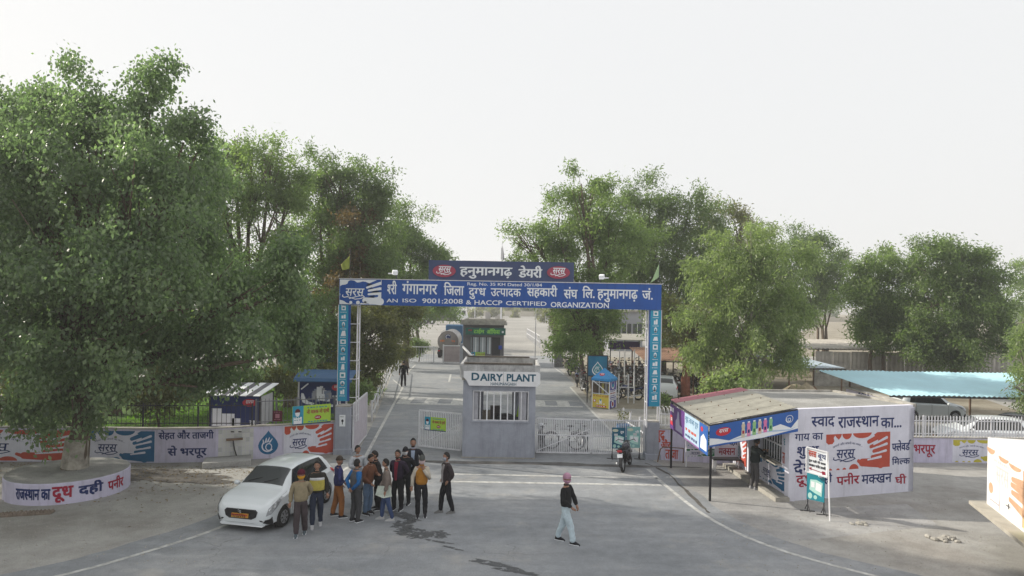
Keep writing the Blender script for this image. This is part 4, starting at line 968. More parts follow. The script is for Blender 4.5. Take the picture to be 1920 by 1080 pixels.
m.add(vs, [(2*i,2*i+1,2*i+3,2*i+2) for i in range(4)]+[(k+2*i,k+2*i+2,k+2*i+3,k+2*i+1) for i in range(4)]+[(0,k,k+1,1),(8,9,k+9,k+8)]+[(2*i,2*i+2,k+2*i+2,k+2*i) for i in range(4)]+[(2*i+1,k+2*i+1,k+2*i+3,2*i+3) for i in range(4)]); m.build('roof', bs)
pn = Panel((X0,bd,z0-.25),(1,0,0),(0,0,1)); w_, h_ = X1-X0, z1-z0+.25; m = MB().use(WPRINT); rr = random.Random(3)
pts = [(w_*.04,h_*.62),(w_*.03,h_*.45),(w_*.07,h_*.33),(w_*.16,h_*.27),(w_*.30,h_*.27),(w_*.33,h_*.31),(w_*.20,h_*.36),(w_*.13,h_*.45),(w_*.09,h_*.60)]; pn.poly(m, pts, 1); pn.stroke(m,[(w_*.04,h_*.74),(w_*.18,h_*.9)],.06,1)
for i in range(26):
    a, b = w_*(.26+.38*rr.random()), h_*(.36+.1*rr.random()); tall = h_*(.45*(1-abs(a/w_-.42)*2.2)); a2 = a+w_*.07; m.use((WPRINT,mat('silver_print',(0.35,0.36,0.40),.5,.1),mat('blueish_print',(0.25,0.3,0.42),.5,.1))[i%3]); pn.rect(m, a, b, a2, b+max(.1,tall*rr.uniform(.5,1)), 1.2+i*.05)
m.use(REDPR); pn.oval(m, w_*.80,h_*.80,w_*.10,h_*.10,1.1); art_logo(m, pn, w_*.73,h_*.75,w_*.14,h_*.11, WPRINT, 2.6, swoosh=False); m.use(WPRINT); pn.blocks(m,w_*.72,h_*.5,w_*.88,h_*.56,3,2,3); pn.blocks(m,w_*.76,h_*.4,w_*.90,h_*.47,2,2,5); pn.blocks(m,w_*.25,h_*.20,w_*.86,h_*.28,7,2,8); m.build('printed_design', bs, fix=False)

# white railing along the left edge of the inner road
a, b = G(697,790), G(733,700)
t = thing('road_railing', 'white post and rail fence along the left edge of inner road', 'railing', a); Z = Vector((0,0,1))
pp = [a.lerp(b, i/9) for i in range(10)]
for p in pp: m = MB().use(GALV); m.box(p.x-.035,p.x+.035,p.y-.035,p.y+.035,-.02,1.05); m.build('post', t)
for q in (.45,.98):
    m = MB().use(GALV); m.tube([p+Z*q+Vector((.05,0,0)) for p in pp]+[pp[-1]+Vector((-.6,1.2,q)),pp[-1]+Vector((-1.5,1.6,q))], .025, 6); m.build('rail', t)
t = rail_fence('white_railing', 'long white railing crossing the lawn behind the fork-trunked tree', (-21,46,0), (-9.8,46.5,0), 0, 1.0, 40, GALV, w=.03, rails=(.2,.95), posts=6)
# green board among the trees at left
t, pn = poster('notice_board', 'green topped notice board standing among trees behind the arch column', (P(614,680,44).x,44,P(614,680,44).z), 1.55, 1.2, mat('board_print',(0.18,0.22,0.28),.7,.3,5), legs=0.0, cat='notice board')
m = MB().use(mat('deep_green_print',(0.01,0.14,0.08),.6,.1)); pn.rect(m,0,.75,1.55,1.2,1); m.use(WPRINT); pn.blocks(m,.2,.85,1.3,.93,6,2,1); pn.blocks(m,.1,.3,1.4,.5,5,2,8); m.build('printed_design', t, fix=False)
t, pn = poster('arrow_sign', 'small red arrow sign on a pole left of inner road', (P(676,648,44).x,44,P(676,648,44).z), .62,.18, REDPR, legs=0.0, cat='sign'); m = MB().use(YELP); pn.blocks(m,.06,.06,.5,.13,5,1,3); m.build('lettering', t, fix=False)

# ================================================================ right side wall
rw, rs = wall_run('boundary_wall', 'low painted boundary wall right of gate with red lettering, running behind the kiosk', [(5.86,27.95),(7.72,27.56),(8.45,27.35)], 1.20, 1.20, LAV)
pn = rs[0][0]; A = lambda x,y: onpanel(pn,x,y); m = MB().use(REDP)
for txt,x0,y0,x1,y1 in (('शु%',1227,829,1247,807),('और',1239,840,1258,824),('ताजा',1247,860,1272,844)): a0,b0=A(x0,y0); a1,b1=A(x1,y1); pn.text(m,txt,a0,b0,a1,b1,2,.05)
m.build('lettering', rs[0][3], fix=False)
RB = [(8.46,27.35),(15.55,28.25),(32,28.6)]
rw2, rs2 = wall_run('boundary_wall', 'low lavender boundary wall beneath palisade fence, right of the white kiosk', RB, .98, .98, LAV)
pn = rs2[1][0]; A = lambda x,y: onpanel(pn,x,y); m = MB().use(MAROONL); a0,b0=A(1713,857); a1,b1=A(1754,834); pn.text(m,'भरपूर',a0,b0,a1,b1,2,.04); m.build('lettering', rs2[1][3], fix=False)
pn = rs2[1][0]; A = lambda x,y: onpanel(pn,x,y); a0 = A(1786,840)[0]; sec = (pn, rs2[1][1], .95, rs2[1][3]); mural(sec, a0, a0+2.35, YELP, NAVYL, .93)
mural((rs2[1][0], rs2[1][1], .95, rs2[1][3]), a0+5, a0+7.3, REDP, NAVYL, .93)
# palisade fence
def palisade(lab, a, b, z0, h, step=.125):
    n = int((Vector(b)-Vector(a)).length/step)
    return rail_fence('palisade_fence', lab, a, b, z0, h, n, GALV, w=.05, rails=(.15,.75), posts=6, bars='pale', tip=True)
palisade('white pointed palisade fence standing on the low wall right of kiosk', (13.6,28.12,0), (30,28.68,0), 1.03, .85)
# curved bar panels left of awning
t = thing('iron_fence', 'white curved-top iron railing panels behind the purple awning banner', 'fence', (5.9,28.1,0))
for i in range(18):
    x = 5.95+i*.145; y = 28.05-.02*i; m = MB().use(GALV); m.tube([(x,y,1.22),(x,y,1.75),(x-.03,y+.08,1.98),(x-.10,y+.22,2.06)], .012, 5); m.build('bar', t)
for z in (1.35,1.78): m = MB().use(GALV); m.bar((5.9,28.06,z),(8.5,27.7,z),.035); m.build('rail', t)

# small stand boards below the awning: teal mural board and white letter board, on legs
def stand_board(lab, x0, x1, yt, yb, D, legz=0, m_=LAVW):
    p0, p1 = P(x0, yb, D), P(x1, yb, D); h = P(x0, yt, D).z-p0.z; t = thing('display_board', lab, 'display board', p0)
    pn = Panel(p0, p1-p0, (0,0,1)); w = (p1-p0).length; m = MB().use(m_); q = [pn.pt(0,0,0),pn.pt(w,0,0),pn.pt(w,h,0),pn.pt(0,h,0)]; m.add(q+[v-pn.n*.03 for v in q], ((0,1,2,3),(7,6,5,4),(0,4,5,1),(1,5,6,2),(2,6,7,3),(3,7,4,0))); m.build('board', t)
    for a in (.03,w-.03): m = MB().use(WHITE); p = pn.pt(a,0,-.05); m.box(p.x-.02,p.x+.02,p.y-.02,p.y+.02,-.02,p.z+h); m.build('leg', t)
    return t, pn, w, h
t, pn, w, h = stand_board('teal splash mural board leaning low below side awning banners', 1286, 1342, 808, 836, 26.9); m = MB(); art_splash(m, pn, .02,.01,w-.04,h-.02,TEALP,LAVW,GREENP,False); m.build('mural', t, fix=False)
t, pn, w, h = stand_board('white board lettered in red and navy standing under the blue awning', 1340, 1388, 818, 858, 26.6)
m = MB().use(MAROONL); pn.text(m,'दूध',w*.08,h*.55,w*.42,h*.93,2,.05); pn.text(m,'मक~सन',w*.15,h*.12,w*.80,h*.44,2,.05); m.use(NAVYL); pn.text(m,'दही',w*.52,h*.55,w*.88,h*.93,2,.05); m.build('lettering', t, fix=False)
t, pn, w, h = stand_board('low green splash board beneath the teal mural board', 1286, 1345, 841, 856, 26.8); m = MB(); art_splash(m, pn, .02,.01,w-.04,h-.02,GREENP,LAVW,NAVYL,False); m.build('mural', t, fix=False)
# bench and bent rail
t = thing('bench', 'low dark bench with white legs under the awning', 'bench', P(1360,872,26.2)); bz=.42; bx0b, bx1b = P(1337,860,26.2).x, P(1388,860,26.2).x; m = MB().use(DARKM); m.box(bx0b,bx1b,26.1,26.5,bz,bz+.05); m.build('seat', t)
for x in (bx0b+.05,bx1b-.09): m = MB().use(WHITE); m.box(x,x+.04,26.15,26.19,-.02,bz); m.build('leg', t); m = MB().use(WHITE); m.box(x,x+.04,26.41,26.45,-.02,bz); m.build('leg', t)
t = thing('bent_rail', 'bent rusty pipe rail standing in front of red lettered wall', 'rail', G(1233,866)); m = MB().use(RUST); p = G(1233,866); q = G(1280,868); m.tube([(p.x,p.y,0),(p.x+.10,p.y,.50),(p.x+.22,p.y,.58),(q.x,q.y-.1,.58),(q.x+.02,q.y,.0)], .025, 8); m.build('pipe', t)
# ================================================================ white painted kiosk building
KC = Vector((8.77,22.4,0)); KR = Vector((13.51,23.89,0)); KB = Vector((8.50,27.2,0)); KH = 2.88
d = (KR-KC).normalized(); nb = Vector((-d.y,d.x,0)); KR2 = KR + nb*3.7
kb_ = thing('kiosk_building', 'white flat-roofed dairy kiosk with painted slogans and splash mural', 'kiosk', KC)
def wallslab(a, b, z0, z1, th, m, name='wall', par=None, inward=1):
    dd = (b-a).normalized(); n = Vector((dd.y,-dd.x,0))*th*-1*inward; mb = MB().use(m); vs=[a,b,b+n,a+n]; mb.add([v+Vector((0,0,z0)) for v in vs]+[v+Vector((0,0,z1)) for v in vs], ((0,3,2,1),(4,5,6,7),(0,1,5,4),(1,2,6,5),(2,3,7,6),(3,0,4,7))); return mb.build(name, par or kb_)
fw = wallslab(KC, KR, -.05, KH, .2, LAVW)
wallslab(KR, KR2, -.05, KH-.1, .2, LAVW, inward=1)
wallslab(KR2, KB, -.05, KH-.1, .2, LAVW)
# left side wall: solid, door recess, window counter
Ls = (KB-KC).length; du = (KC-KB).normalized()
def sp_(t): return KB+du*t
wx_a, wx_b = Ls-2.35, Ls-.55     # service window stretch
sw = wallslab(sp_(0), sp_(1.55), -.05, KH, .2, LAVW)
wallslab(sp_(1.55), sp_(2.35), 2.15, KH, .2, LAVW)
low = wallslab(sp_(2.35), sp_(Ls), -.05, 1.0, .2, LAVW)
wallslab(sp_(wx_b), sp_(Ls-.20), 1.0, KH, .2, LAVW); wallslab(sp_(2.35), sp_(wx_a+.05), 1.0, KH, .2, LAVW); wallslab(sp_(wx_a+.05), sp_(wx_b), 2.2, KH, .2, LAVW)
# grille window
wf = MB().use(WHITE); nn = Vector((du.y,-du.x,0))
for z in (1.03,1.6,2.15): wf.bar(sp_(wx_a+.07)+Vector((0,0,z))-nn*.06, sp_(wx_b-.02)+Vector((0,0,z))-nn*.06, .05)
wf = wf.build('window_frame', kb_)
for i in range(9): m = MB().use(WHITE); p = sp_(wx_a+.10+i*(wx_b-wx_a-.16)/8)-nn*.06; m.bar(p+Vector((0,0,1.06)), p+Vector((0,0,2.12)), .022); m.build('window_bar', wf)
m = MB().use(GLASS); a, b = sp_(wx_a+.05)-nn*.13, sp_(wx_b)-nn*.13; m.add([a+Vector((0,0,1.0)),b+Vector((0,0,1.0)),b+Vector((0,0,2.2)),a+Vector((0,0,2.2))],[(0,1,2,3)]); m.build('window_pane', kb_, fix=False)
m = MB().use(CONC); a, b = sp_(wx_a), sp_(wx_b+.05); vs = [a+nn*.22,b+nn*.22,b-nn*.1,a-nn*.1]; m.add([v+Vector((0,0,1.002)) for v in vs]+[v+Vector((0,0,1.05)) for v in vs], ((0,3,2,1),(4,5,6,7),(0,1,5,4),(1,2,6,5),(2,3,7,6),(3,0,4,7))); m.build('counter_ledge', kb_)
m = MB().use(mat('grey_door',(0.26,0.26,0.27),.8,.15,2,stain=.3)); a, b = sp_(1.56)-nn*.17, sp_(2.34)-nn*.17; m.add([a,b,b+Vector((0,0,2.14)),a+Vector((0,0,2.14))],[(0,1,2,3)]); m.build('door', kb_, fix=False)
m = MB().use(CONC); vs=[sp_(.2)+nn*.45,sp_(Ls+.1)+nn*.45,sp_(Ls+.1)+nn*.004,sp_(.2)+nn*.004]; m.prism([(v.x,v.y) for v in vs],-.02,.14); m.build('step', kb_)
# upper vent window in the far part
m = MB().use(GLASS); a, b = sp_(.35)+nn*.006, sp_(1.35)+nn*.006; m.add([a+Vector((0,0,1.7)),b+Vector((0,0,1.7)),b+Vector((0,0,2.2)),a+Vector((0,0,2.2))],[(0,1,2,3)]); vp = m.build('vent_window', kb_, fix=False)
for z in (1.68,1.93,2.2): m = MB().use(WHITE); m.bar(a+nn*.02+Vector((0,0,z)), b+nn*.02+Vector((0,0,z)), .04); m.build('window_bar', vp)
# roof slab with low parapet
def roofpoly(pts, z0, z1, m, name): mb = MB().use(m); mb.prism([(p.x,p.y) for p in pts], z0, z1); return mb.build(name, kb_)
e = .12
ROOFM = ground_mat('dusty_roof', [(0.27,0.265,0.25),(0.33,0.325,0.31),(0.40,0.395,0.38)], 0.5, bump=.6)
roofpoly([KC+Vector((.02,.02,0)), KR+Vector((0,.02,0)), KR2, KB], KH-.10, KH-.02, ROOFM, 'roof_slab') if False else None
rp = [KC+nb*.2, KR+nb*.2, KR2-nb*.02, KB+Vector((.22,-.2,0))]
roofpoly(rp, KH-.16, KH-.04, ROOFM, 'roof_slab')
rr_ = [(KR2+nb*.3-d*2.6, KR2+nb*.1+d*.1)]
m = MB().use(OLDCONC); a, b = KB+Vector((.3,.1,0)), KR2+nb*.15; m.bar(a+Vector((0,0,KH-.05)), b+Vector((0,0,KH-.05)), .16,.12); m.build('parapet', kb_)
m = MB().use(OLDCONC); m.bar(KR+nb*.0+Vector((0,0,KH-.02))+d*.02, KR2+Vector((0,0,KH-.02))+d*.02, .14, .10); m.build('parapet', kb_)
# painted front
pn = Panel(KC, d, (0,0,1)); A = lambda x,y: onpanel(pn,x,y)
def KT(m, txt, x0, yt, x1, yb, bold=.05, lay=2): a0,b0=A(x0,yb); a1,_=A(x1,yb); _,b1=A(x0,yt); pn.text(m, txt, a0, b0, a1, b1, lay, bold)
m = MB().use(NAVYL)
KT(m,'स~वाद',1521,782,1565,802); KT(m,'राजस~थान',1571,782,1648,803); KT(m,'का...',1651,784,1690,803)
KT(m,'गाय का',1490,814,1543,827); KT(m,'फ~लेवड^',1672,826,1708,846); KT(m,'िमल~क',1672,856,1706,872); KT(m,'शुद~ध',1494,838,1535,861); KT(m,'देशी',1487,862,1538,890)
KT(m,'दही',1535,886,1560,909); KT(m,'मक~खन',1615,891,1672,908); m.build('lettering', fw, fix=False)
m = MB().use(MAROONL); KT(m,'दूध',1492,892,1528,914); KT(m,'पनीर',1568,888,1611,910); KT(m,'घी',1678,889,1699,908); m.build('lettering', fw, fix=False)
a0,b0 = A(1548,883); a1,_ = A(1668,883); _,b1 = A(1548,815)
m = MB(); sp2 = Panel(pn.pt(0,0,.0), pn.u, pn.v); art_splash(m, sp2, a0, b0, a1-a0, b1-b0, REDP, LAVW, NAVYL); m.build('mural', fw, fix=False)
# painted side
pn = Panel(sp_(0), du, (0,0,1)); m = MB(); art_splash(m, pn, 2.5, .22, Ls-2.5-.15, .72, BLUEP, LAVW, NAVYL, False); m.build('mural', low, fix=False)
m = MB(); art_splash(m, pn, .15, .25, 1.25, 1.1, REDP, LAVW, TEALP, False); m.build('mural', sw, fix=False)
m = MB().use(REDP); pn.text(m,'दही',wx_b+.1,2.25,Ls-.1,2.62,2,.04); pn.text(m,'ताजा',wx_b+.08,1.1,Ls-.08,1.45,2,.04); m.use(TEALP); pn.text(m,'घी',wx_b+.15,1.65,Ls-.15,2.0,2,.04); m.build('lettering', kb_, fix=False)
# ---- awning
aw = thing('tin_awning', 'corrugated cream and pink tin awning on black posts beside kiosk', 'awning', (6.2,24,0))
NL, NR = P(1331,795,22.25), Vector((8.95,22.25,2.93)); FL, FR = P(1258,750,26.6), Vector((8.72,27.0,2.98))
NL, NR, FL, FR = [v.copy() for v in (NL,NR,FL,FR)]; NR.z = 2.95
PINK = mat('faded_pink_tin',(0.42,0.17,0.20),.6,.12,3,bump=.2); CREAM = mat('dusty_cream_tin',(0.40,0.385,0.33),.6,.15,2.5,bump=.3)
nsh = 6
for i in range(nsh):
    t0, t1 = i/nsh, (i+1)/nsh-.002
    mm = MB().use(PINK if i == nsh-1 else CREAM); K = 12; J = 2
    vs = []
    for k in range(K+1):
        t = t0+(t1-t0)*k/K; a, b = NL.lerp(FL,t), NR.lerp(FR,t); z = .024*(1 if k % 3 == 0 else -.4)+ (.006 if i%2 else 0)
        vs += [a+Vector((0,0,z)), b+Vector((0,0,z))]
    mm.add(vs, [(2*k,2*k+1,2*k+3,2*k+2) for k in range(K)]); o = mm.build('roof_sheet', aw, fix=False); sd = o.modifiers.new('s','SOLIDIFY'); sd.thickness=.006; sd.offset = -1
rr = random.Random(12); m = MB().use(RUST)
for i in range(1,nsh+1):
    for k in range(4):
        p = NL.lerp(FL,i/nsh-.02).lerp(NR.lerp(FR,i/nsh-.02),.1+.27*k); m.ball(p+Vector((0,0,.025)),.022,6,4)
m.build('bolts', aw, kind='stuff')
for (a,b) in ((NL,NR),(FL,FR),(NL,FL)): m = MB().use(DARKM); z=Vector((0,0,-.045)); m.bar(a+z,b+z,.04); m.build('roof_rail', aw)
for p in (NL,FL): m = MB().use(mat('black_pipe',(0.015,0.015,0.018),.5,.05)); m.tube([(p.x+.05,p.y+.03,-.02),(p.x+.05,p.y+.03,p.z-.03)], .038, 10); m.build('post', aw)
# front banner
o = NL+Vector((-.02,-.06,-.06)); e_ = NR+Vector((0,-.06,-.06)); W_ = (e_-o).xy.length; SB = mat('milk_blue_print',(0.03,0.12,0.42),.5,.1,1.5)
fb = thing('awning_banner', 'blue front banner with six milk bottles hanging from the awning edge', 'banner', o)
uu = (e_-o).normalized(); pn = Panel(o-Vector((0,0,.66)), uu, (0,0,1)); W_ = (e_-o).length; Hb = .66
def cloth(t, pn, w, h, m_):
    m = MB().use(m_); q=[pn.pt(0,0,0),pn.pt(w,0,0),pn.pt(w,h,0),pn.pt(0,h,0)]; m.add(q+[v-pn.n*.01 for v in q], ((0,1,2,3),(7,6,5,4),(0,4,5,1),(1,5,6,2),(2,6,7,3),(3,7,4,0))); return m.build('banner_cloth', t)
cloth(fb, pn, W_, Hb, SB); m = MB().use(WPRINT)
top = [(0,.26),(.1,.20),(.22,.10),(.32,.16),(.42,.22),(.55,.30),(.62,.22),(.72,.26),(.8,.30),(.86,.22),(.92,.14),(1,.36)]
top = [(x*W_, y*1.1) for x,y in top]; pn.poly(m, [(0,.0+.06)]+[(W_*x,.03+.03*math.sin(x*9)) for x in (.2,.4,.6,.8)]+[(W_,.1)]+top[::-1], 1)
m.use(mat('pale_blue_print',(0.45,0.58,0.78),.5,.1)); pn.poly(m, [(W_*.2,.10),(W_*.5,.14),(W_*.62,.16),(W_*.9,.08),(W_*.98,.16),(W_*.9,.12),(W_*.66,.2),(W_*.45,.18)],2)
m.use(REDPR); pn.oval(m, W_*.155, .42, .24, .13, 1); art_logo(m, pn, W_*.155-.18, .34, .36, .16, WPRINT, 2, swoosh=False)
cols = ((.62,.55,.42),(.70,.25,.45),(.30,.55,.25),(.66,.50,.42),(.72,.20,.42),(.25,.52,.28))
for i, c in enumerate(cols):
    a = W_*(.38+.062*i); m.use(mat('bottle_print_%d'%i, c, .5, .05)); pn.poly(m, [(a-.055,.12+.01*i),(a+.055,.12+.01*i),(a+.06,.30),(a+.045,.40),(a+.06,.50),(a+.035,.56),(a-.035,.56),(a-.06,.50),(a-.045,.40),(a-.06,.30)], 3)
    m.use(WPRINT); pn.rect(m, a-.035,.56,a+.035,.60,3); m.use((MAROONL,NAVYL,GREENP)[i%3]); pn.rect(m,a-.03,.24,a+.03,.34,4)
m.use(WPRINT); pn.ring(m, W_*.90,.44,.12,.12,.015,2); pn.ring(m, W_*.90,.42,.05,.055,.016,2); pn.ring(m,W_*.895,.43,.085,.085,.018,2,14,2.4,5.6)
m.build('printed_design', fb, fix=False)
# side banners
o = FL+Vector((-.05,-.05,-.08)); e_ = NL+Vector((-.05,0,-.08)); uu=(e_-o).normalized(); Ws=(e_-o).length
for (a,b,lab,bm) in ((0.02,.42,'purple side banner with white building and red emblem on the awning',mat('purple_print',(0.12,0.04,0.22),.5,.1)),(.425,.80,'pale blue side banner with dark lettering on the awning',mat('icy_print',(0.45,0.60,0.75),.5,.08)),(.805,.995,'narrow blue and white side banner next to front awning post',mat('milk_blue_print',(0,0,0)))):
    t = thing('awning_banner', lab, 'banner', o+uu*Ws*a); pn = Panel(o+uu*Ws*a-Vector((0,0,.92)), uu, (0,0,1)); w = Ws*(b-a); cloth(t, pn, w, .90, bm); m = MB()
    if a < .1:
        m.use(REDPR); pn.rect(m,.03,.15,.35,.5,1); m.use(WPRINT); pn.blocks(m,.04,.62,.5,.8,2,1,3); art_logo(m,pn,.06,.22,.26,.2,WPRINT,2,swoosh=False); m.use(mat('pale_violet_print',(0.45,0.42,0.6),.5,.1)); pn.poly(m,[(.7,.08),(1.55,.08),(1.5,.3),(1.2,.34),(1.1,.75),(.95,.8),(.85,.5),(.7,.4)],1)
    elif a < .5:
        m.use(mat('lilac_print',(0.30,0.12,0.35),.5,.05)); pn.rect(m,0,0,w,.05,1); pn.rect(m,0,.05,.04,.9,1); m.use(BLUEP); pn.text(m,'शु% ताजा दूध',.12,.58,w-.12,.80,1,.02); m.use(REDP); pn.blocks(m,.15,.32,w-.2,.42,4,1,8); m.use(NAVYL); pn.blocks(m,.15,.12,w-.15,.22,6,1,5)
    else:
        m.use(WPRINT); pn.poly(m,[(.1,.1),(w-.1,.1),(w-.12,.45),(w*.5,.6),(.15,.45)],1); m.use(REDPR); pn.oval(m,w*.3,.72,.12,.08,1)
    m.build('printed_design', t, fix=False)
# ---- sign stands before the kiosk
sg = thing('booth_sign', 'white framed sign with red and black lettering and arrow on leaning post', 'sign', (9.0,20.9,0))
a = P(1513,838,21.15); b = P(1552,855,20.75); a2 = P(1515,884,21.15); uu=(b-a); uu.z=0
pn = Panel((a.x,a.y,a2.z), uu, (0,0,1)); w = uu.length; h = a.z-a2.z; tilt = (P(1552,895,20.75).z-a2.z)/w
pn.v=Vector((0,0,1)); pn.u = (uu.normalized()+Vector((0,0,tilt))).normalized()
m = MB().use(WPRINT); q=[pn.pt(0,0,0),pn.pt(w,0,0),pn.pt(w,h,0),pn.pt(0,h,0)]; m.add(q+[v-pn.n*.02 for v in q], ((0,1,2,3),(7,6,5,4),(0,4,5,1),(1,5,6,2),(2,6,7,3),(3,7,4,0))); m.build('sign_face', sg)
m = MB().use(WHITE)
for c in (((0,0),(w,0)),((w,0),(w,h)),((w,h),(0,h)),((0,h),(0,0))): m.bar(pn.pt(*c[0],.012), pn.pt(*c[1],.012), .035)
m.build('sign_frame', sg)
m = MB().use(WHITE); p0, p1 = pn.pt(w,h,-.03), G(1556,977); m.tube([p0,(p1.x,p1.y,-.02)], .022, 8); m.build('post', sg); m = MB().use(WHITE); p0 = pn.pt(0.02,h,-.03); g_ = G(1517,955); m.tube([p0,(g_.x,g_.y+.15,-.02)], .018, 8); m.build('post', sg)
m = MB().use(REDP); pn.text(m,'सरस',w*.08,h*.66,w*.47,h*.90,2,.07); m.use(NAVYL); pn.text(m,'बूथ',w*.53,h*.58,w*.93,h*.86,2,.02); m.use(BLACKL); pn.text(m,'दूध दही घी छाछ',w*.1,h*.42,w*.92,h*.56,2,.06); pn.text(m,'मक~खन पनीर लस~सी',w*.1,h*.26,w*.92,h*.40,2,.06)
m.use(MAROONL); pn.stroke(m,[(w*.18,h*.16),(w*.82,h*.12)],.02,2); pn.poly(m,[(w*.10,h*.17),(w*.24,h*.10),(w*.24,h*.24)],2); pn.poly(m,[(w*.76,h*.05),(w*.92,h*.07),(w*.9,h*.19),(w*.74,h*.18)],2); m.build('lettering', sg, fix=False)
def ghee_board(name, lab, p0, p1, h, z0, seed, leg=True, text='घी', m_=None):
    t = thing(name, lab, 'poster stand', (p0.x,p0.y,0)); u_=(p1-p0); u_.z=0; w=u_.length; pn=Panel((p0.x,p0.y,z0),u_,(0,0,1)); cloth(t,pn,w,h,m_ or mat('teal_print',(0.02,0.25,0.32),.5,.12,2)); m=MB(); m.use(mat('mint_print',(0.45,0.72,0.66),.5,.1))
    pn.poly(m,[(w*.15,h*.30),(w*.45,h*.22),(w*.85,h*.15),(w*.9,h*.55),(w*.55,h*.62),(w*.2,h*.60)],1); pn.oval(m,w*.2,h*.12,w*.12,h*.09,1); pn.oval(m,w*.5,h*.10,w*.1,h*.06,1); m.use(WPRINT); pn.rect(m,w*.25,h*.38,w*.45,h*.55,2); pn.poly(m,[(w*.5,h*.32),(w*.82,h*.26),(w*.84,h*.5),(w*.52,h*.55)],2)
    m.use(mat('cream_print',(0.6,0.62,0.5),.5,.1)); pn.oval(m,w*.25,h*.86,w*.22,h*.07,1); m.use(WPRINT); pn.text(m,text,w*.62,h*.70,w*.9,h*.84,2,.05); m.build('printed_design',t,fix=False)
    if leg:
        for a in (.02,w-.02):
            m=MB().use(DARKM); p=pn.pt(a,0,-.03); m.tube([(p.x,p.y,.02),(p.x,p.y,z0+h)],.018,6); m.tube([(p.x-.2,p.y+.05,.02),(p.x+.2,p.y-.05,.02)],.014,6); m.tube([(p.x,p.y-.18,.02),(p.x,p.y,.25),(p.x,p.y+.18,.02)],.014,6); m.build('stand_leg',t)
    return t
pA, pB = P(1513,893,21.35), P(1546,905,20.95); ghee_board('poster_stand','teal ghee poster on a black stand below the white booth sign', pA, pB, 1.0, .38, 2)
pA, pB = G(1148,868,.4), G(1172,868,.4); ghee_board('poster_stand','dark teal butter poster on a stand against the gate leaf', Vector((P(1147,850,27.9).x,27.9,0)), Vector((P(1172,850,27.9).x,27.9,0)), .82, .42, 5, True, 'दूध', mat('deep_teal_print',(0.015,0.12,0.20),.5,.1,2))
ghee_board('poster_stand','pale mint ghee poster beside the dark teal poster at the gate', Vector((P(1175,850,27.9).x,27.9,0)), Vector((P(1200,850,27.9).x,27.9,0)), .82, .46, 6, True, 'घी', mat('pale_teal_print',(0.22,0.45,0.45),.5,.1,2))
# ================================================================ time office down the road
TD = 66.5; tx0, tx1 = P(868,650,TD).x, P(944,650,TD).x; tz1 = P(900,609,TD).z; DGREY = mat('dark_grey_wall',(0.16,0.155,0.17),.85,.1,1.5)
to = thing('time_office', 'grey gate office with green sign standing in mid road', 'office', (tx0,TD,0))
wz0, wz1 = P(900,664,TD).z, P(900,632,TD).z; wa, wb = P(882,650,TD).x, P(921,650,TD).x; da, db = P(922,650,TD).x, P(938,650,TD).x
m = MB().use(DGREY); m.box(tx0,wa,TD,TD+.2,-.05,tz1); m.box(wa,wb,TD,TD+.2,-.05,wz0); m.box(wa,db,TD,TD+.2,wz1,tz1); m.box(db,tx1,TD,TD+.2,-.05,tz1); m.box(wb,da,TD,TD+.2,-.05,wz1); m.box(tx0,tx0+.2,TD+.2,TD+4.2,-.05,tz1); m.box(tx1-.2,tx1,TD+.2,TD+4.2,-.05,tz1); m.box(tx0+.2,tx1-.2,TD+4,TD+4.2,-.05,tz1); m.build('wall', to)
m = MB().use(DARKM); m.box(da+.02,db-.02,TD+.12,TD+.18,0,wz1-.02); m.build('door', to)
m = MB().use(mat('pale_pane',(0.45,0.50,0.55),.3,.1,2)); m.box(wa+.02,wb-.02,TD+.10,TD+.13,wz0+.02,wz1-.02); wp = m.build('window_pane', to)  # pane in a pale blue-grey base colour
for i in range(6): m = MB().use(WPRINT if i % 2 else DARKM); x = wa+.12+i*(wb-wa-.3)/5; m.box(x,x+.09,TD+.02,TD+.07,wz0+.02,wz1-.02); m.build('window_bar', wp)
m = MB().use(OLDCONC); m.box(tx0-.25,tx1+.3,TD-.3,TD+4.4,tz1+.002,tz1+.12); m.build('roof_slab', to)
m = MB().use(OLDCONC); m.box(tx0-.2,tx1+.2,TD-.2,TD-.05,tz1+.125,tz1+.45); m.box(tx0-.2,tx1+.2,TD+4.1,TD+4.3,tz1+.125,tz1+.45); m.box(tx0-.2,tx0-.05,TD-.05,TD+4.1,tz1+.125,tz1+.45); m.box(tx1+.05,tx1+.2,TD-.05,TD+4.1,tz1+.125,tz1+.45); m.build('parapet', to)
m = MB().use(GREYP); m.box(P(885,600,TD+2).x,P(898,600,TD+2).x,TD+2,TD+2.6,tz1+.13,P(890,602,TD+2).z); m.build('water_tank', to)
sz0, sz1 = P(910,628,TD-.4).z, P(910,615,TD-.4).z; x0, x1 = P(873,620,TD-.4).x, P(948,620,TD-.4).x
m = MB().use(mat('green_sign',(0.02,0.13,0.10),.5,.08,1.5)); m.box(x0,x1,TD-.40,TD-.34,sz0,sz1); s_ = m.build('sign_board', to)
pn = Panel((x0,TD-.40,sz0),(1,0,0),(0,0,1)); w, h = x1-x0, sz1-sz0; m = MB().use(mat('lime_letter',(0.25,0.62,0.08),.5,.05)); pn.text(m,'टाईम',w*.20,h*.15,w*.47,h*.92,4,.07); pn.text(m,'ऑिफस',w*.53,h*.15,w*.86,h*.95,4,.07); m.use(WPRINT); pn.oval(m,w*.93,h*.45,.1,.1,4); m.use(REDPR); art_logo(m,pn,w*.05,h*.4,w*.12,h*.35,REDPR,4,swoosh=False); m.build('lettering', s_, fix=False)
mask_banner('small lime notice banner on the front wall below office window', (P(884,671,TD).x,TD-.03,P(884,671,TD).z), Vector((1,0,0)), 1.25, .55, 4)
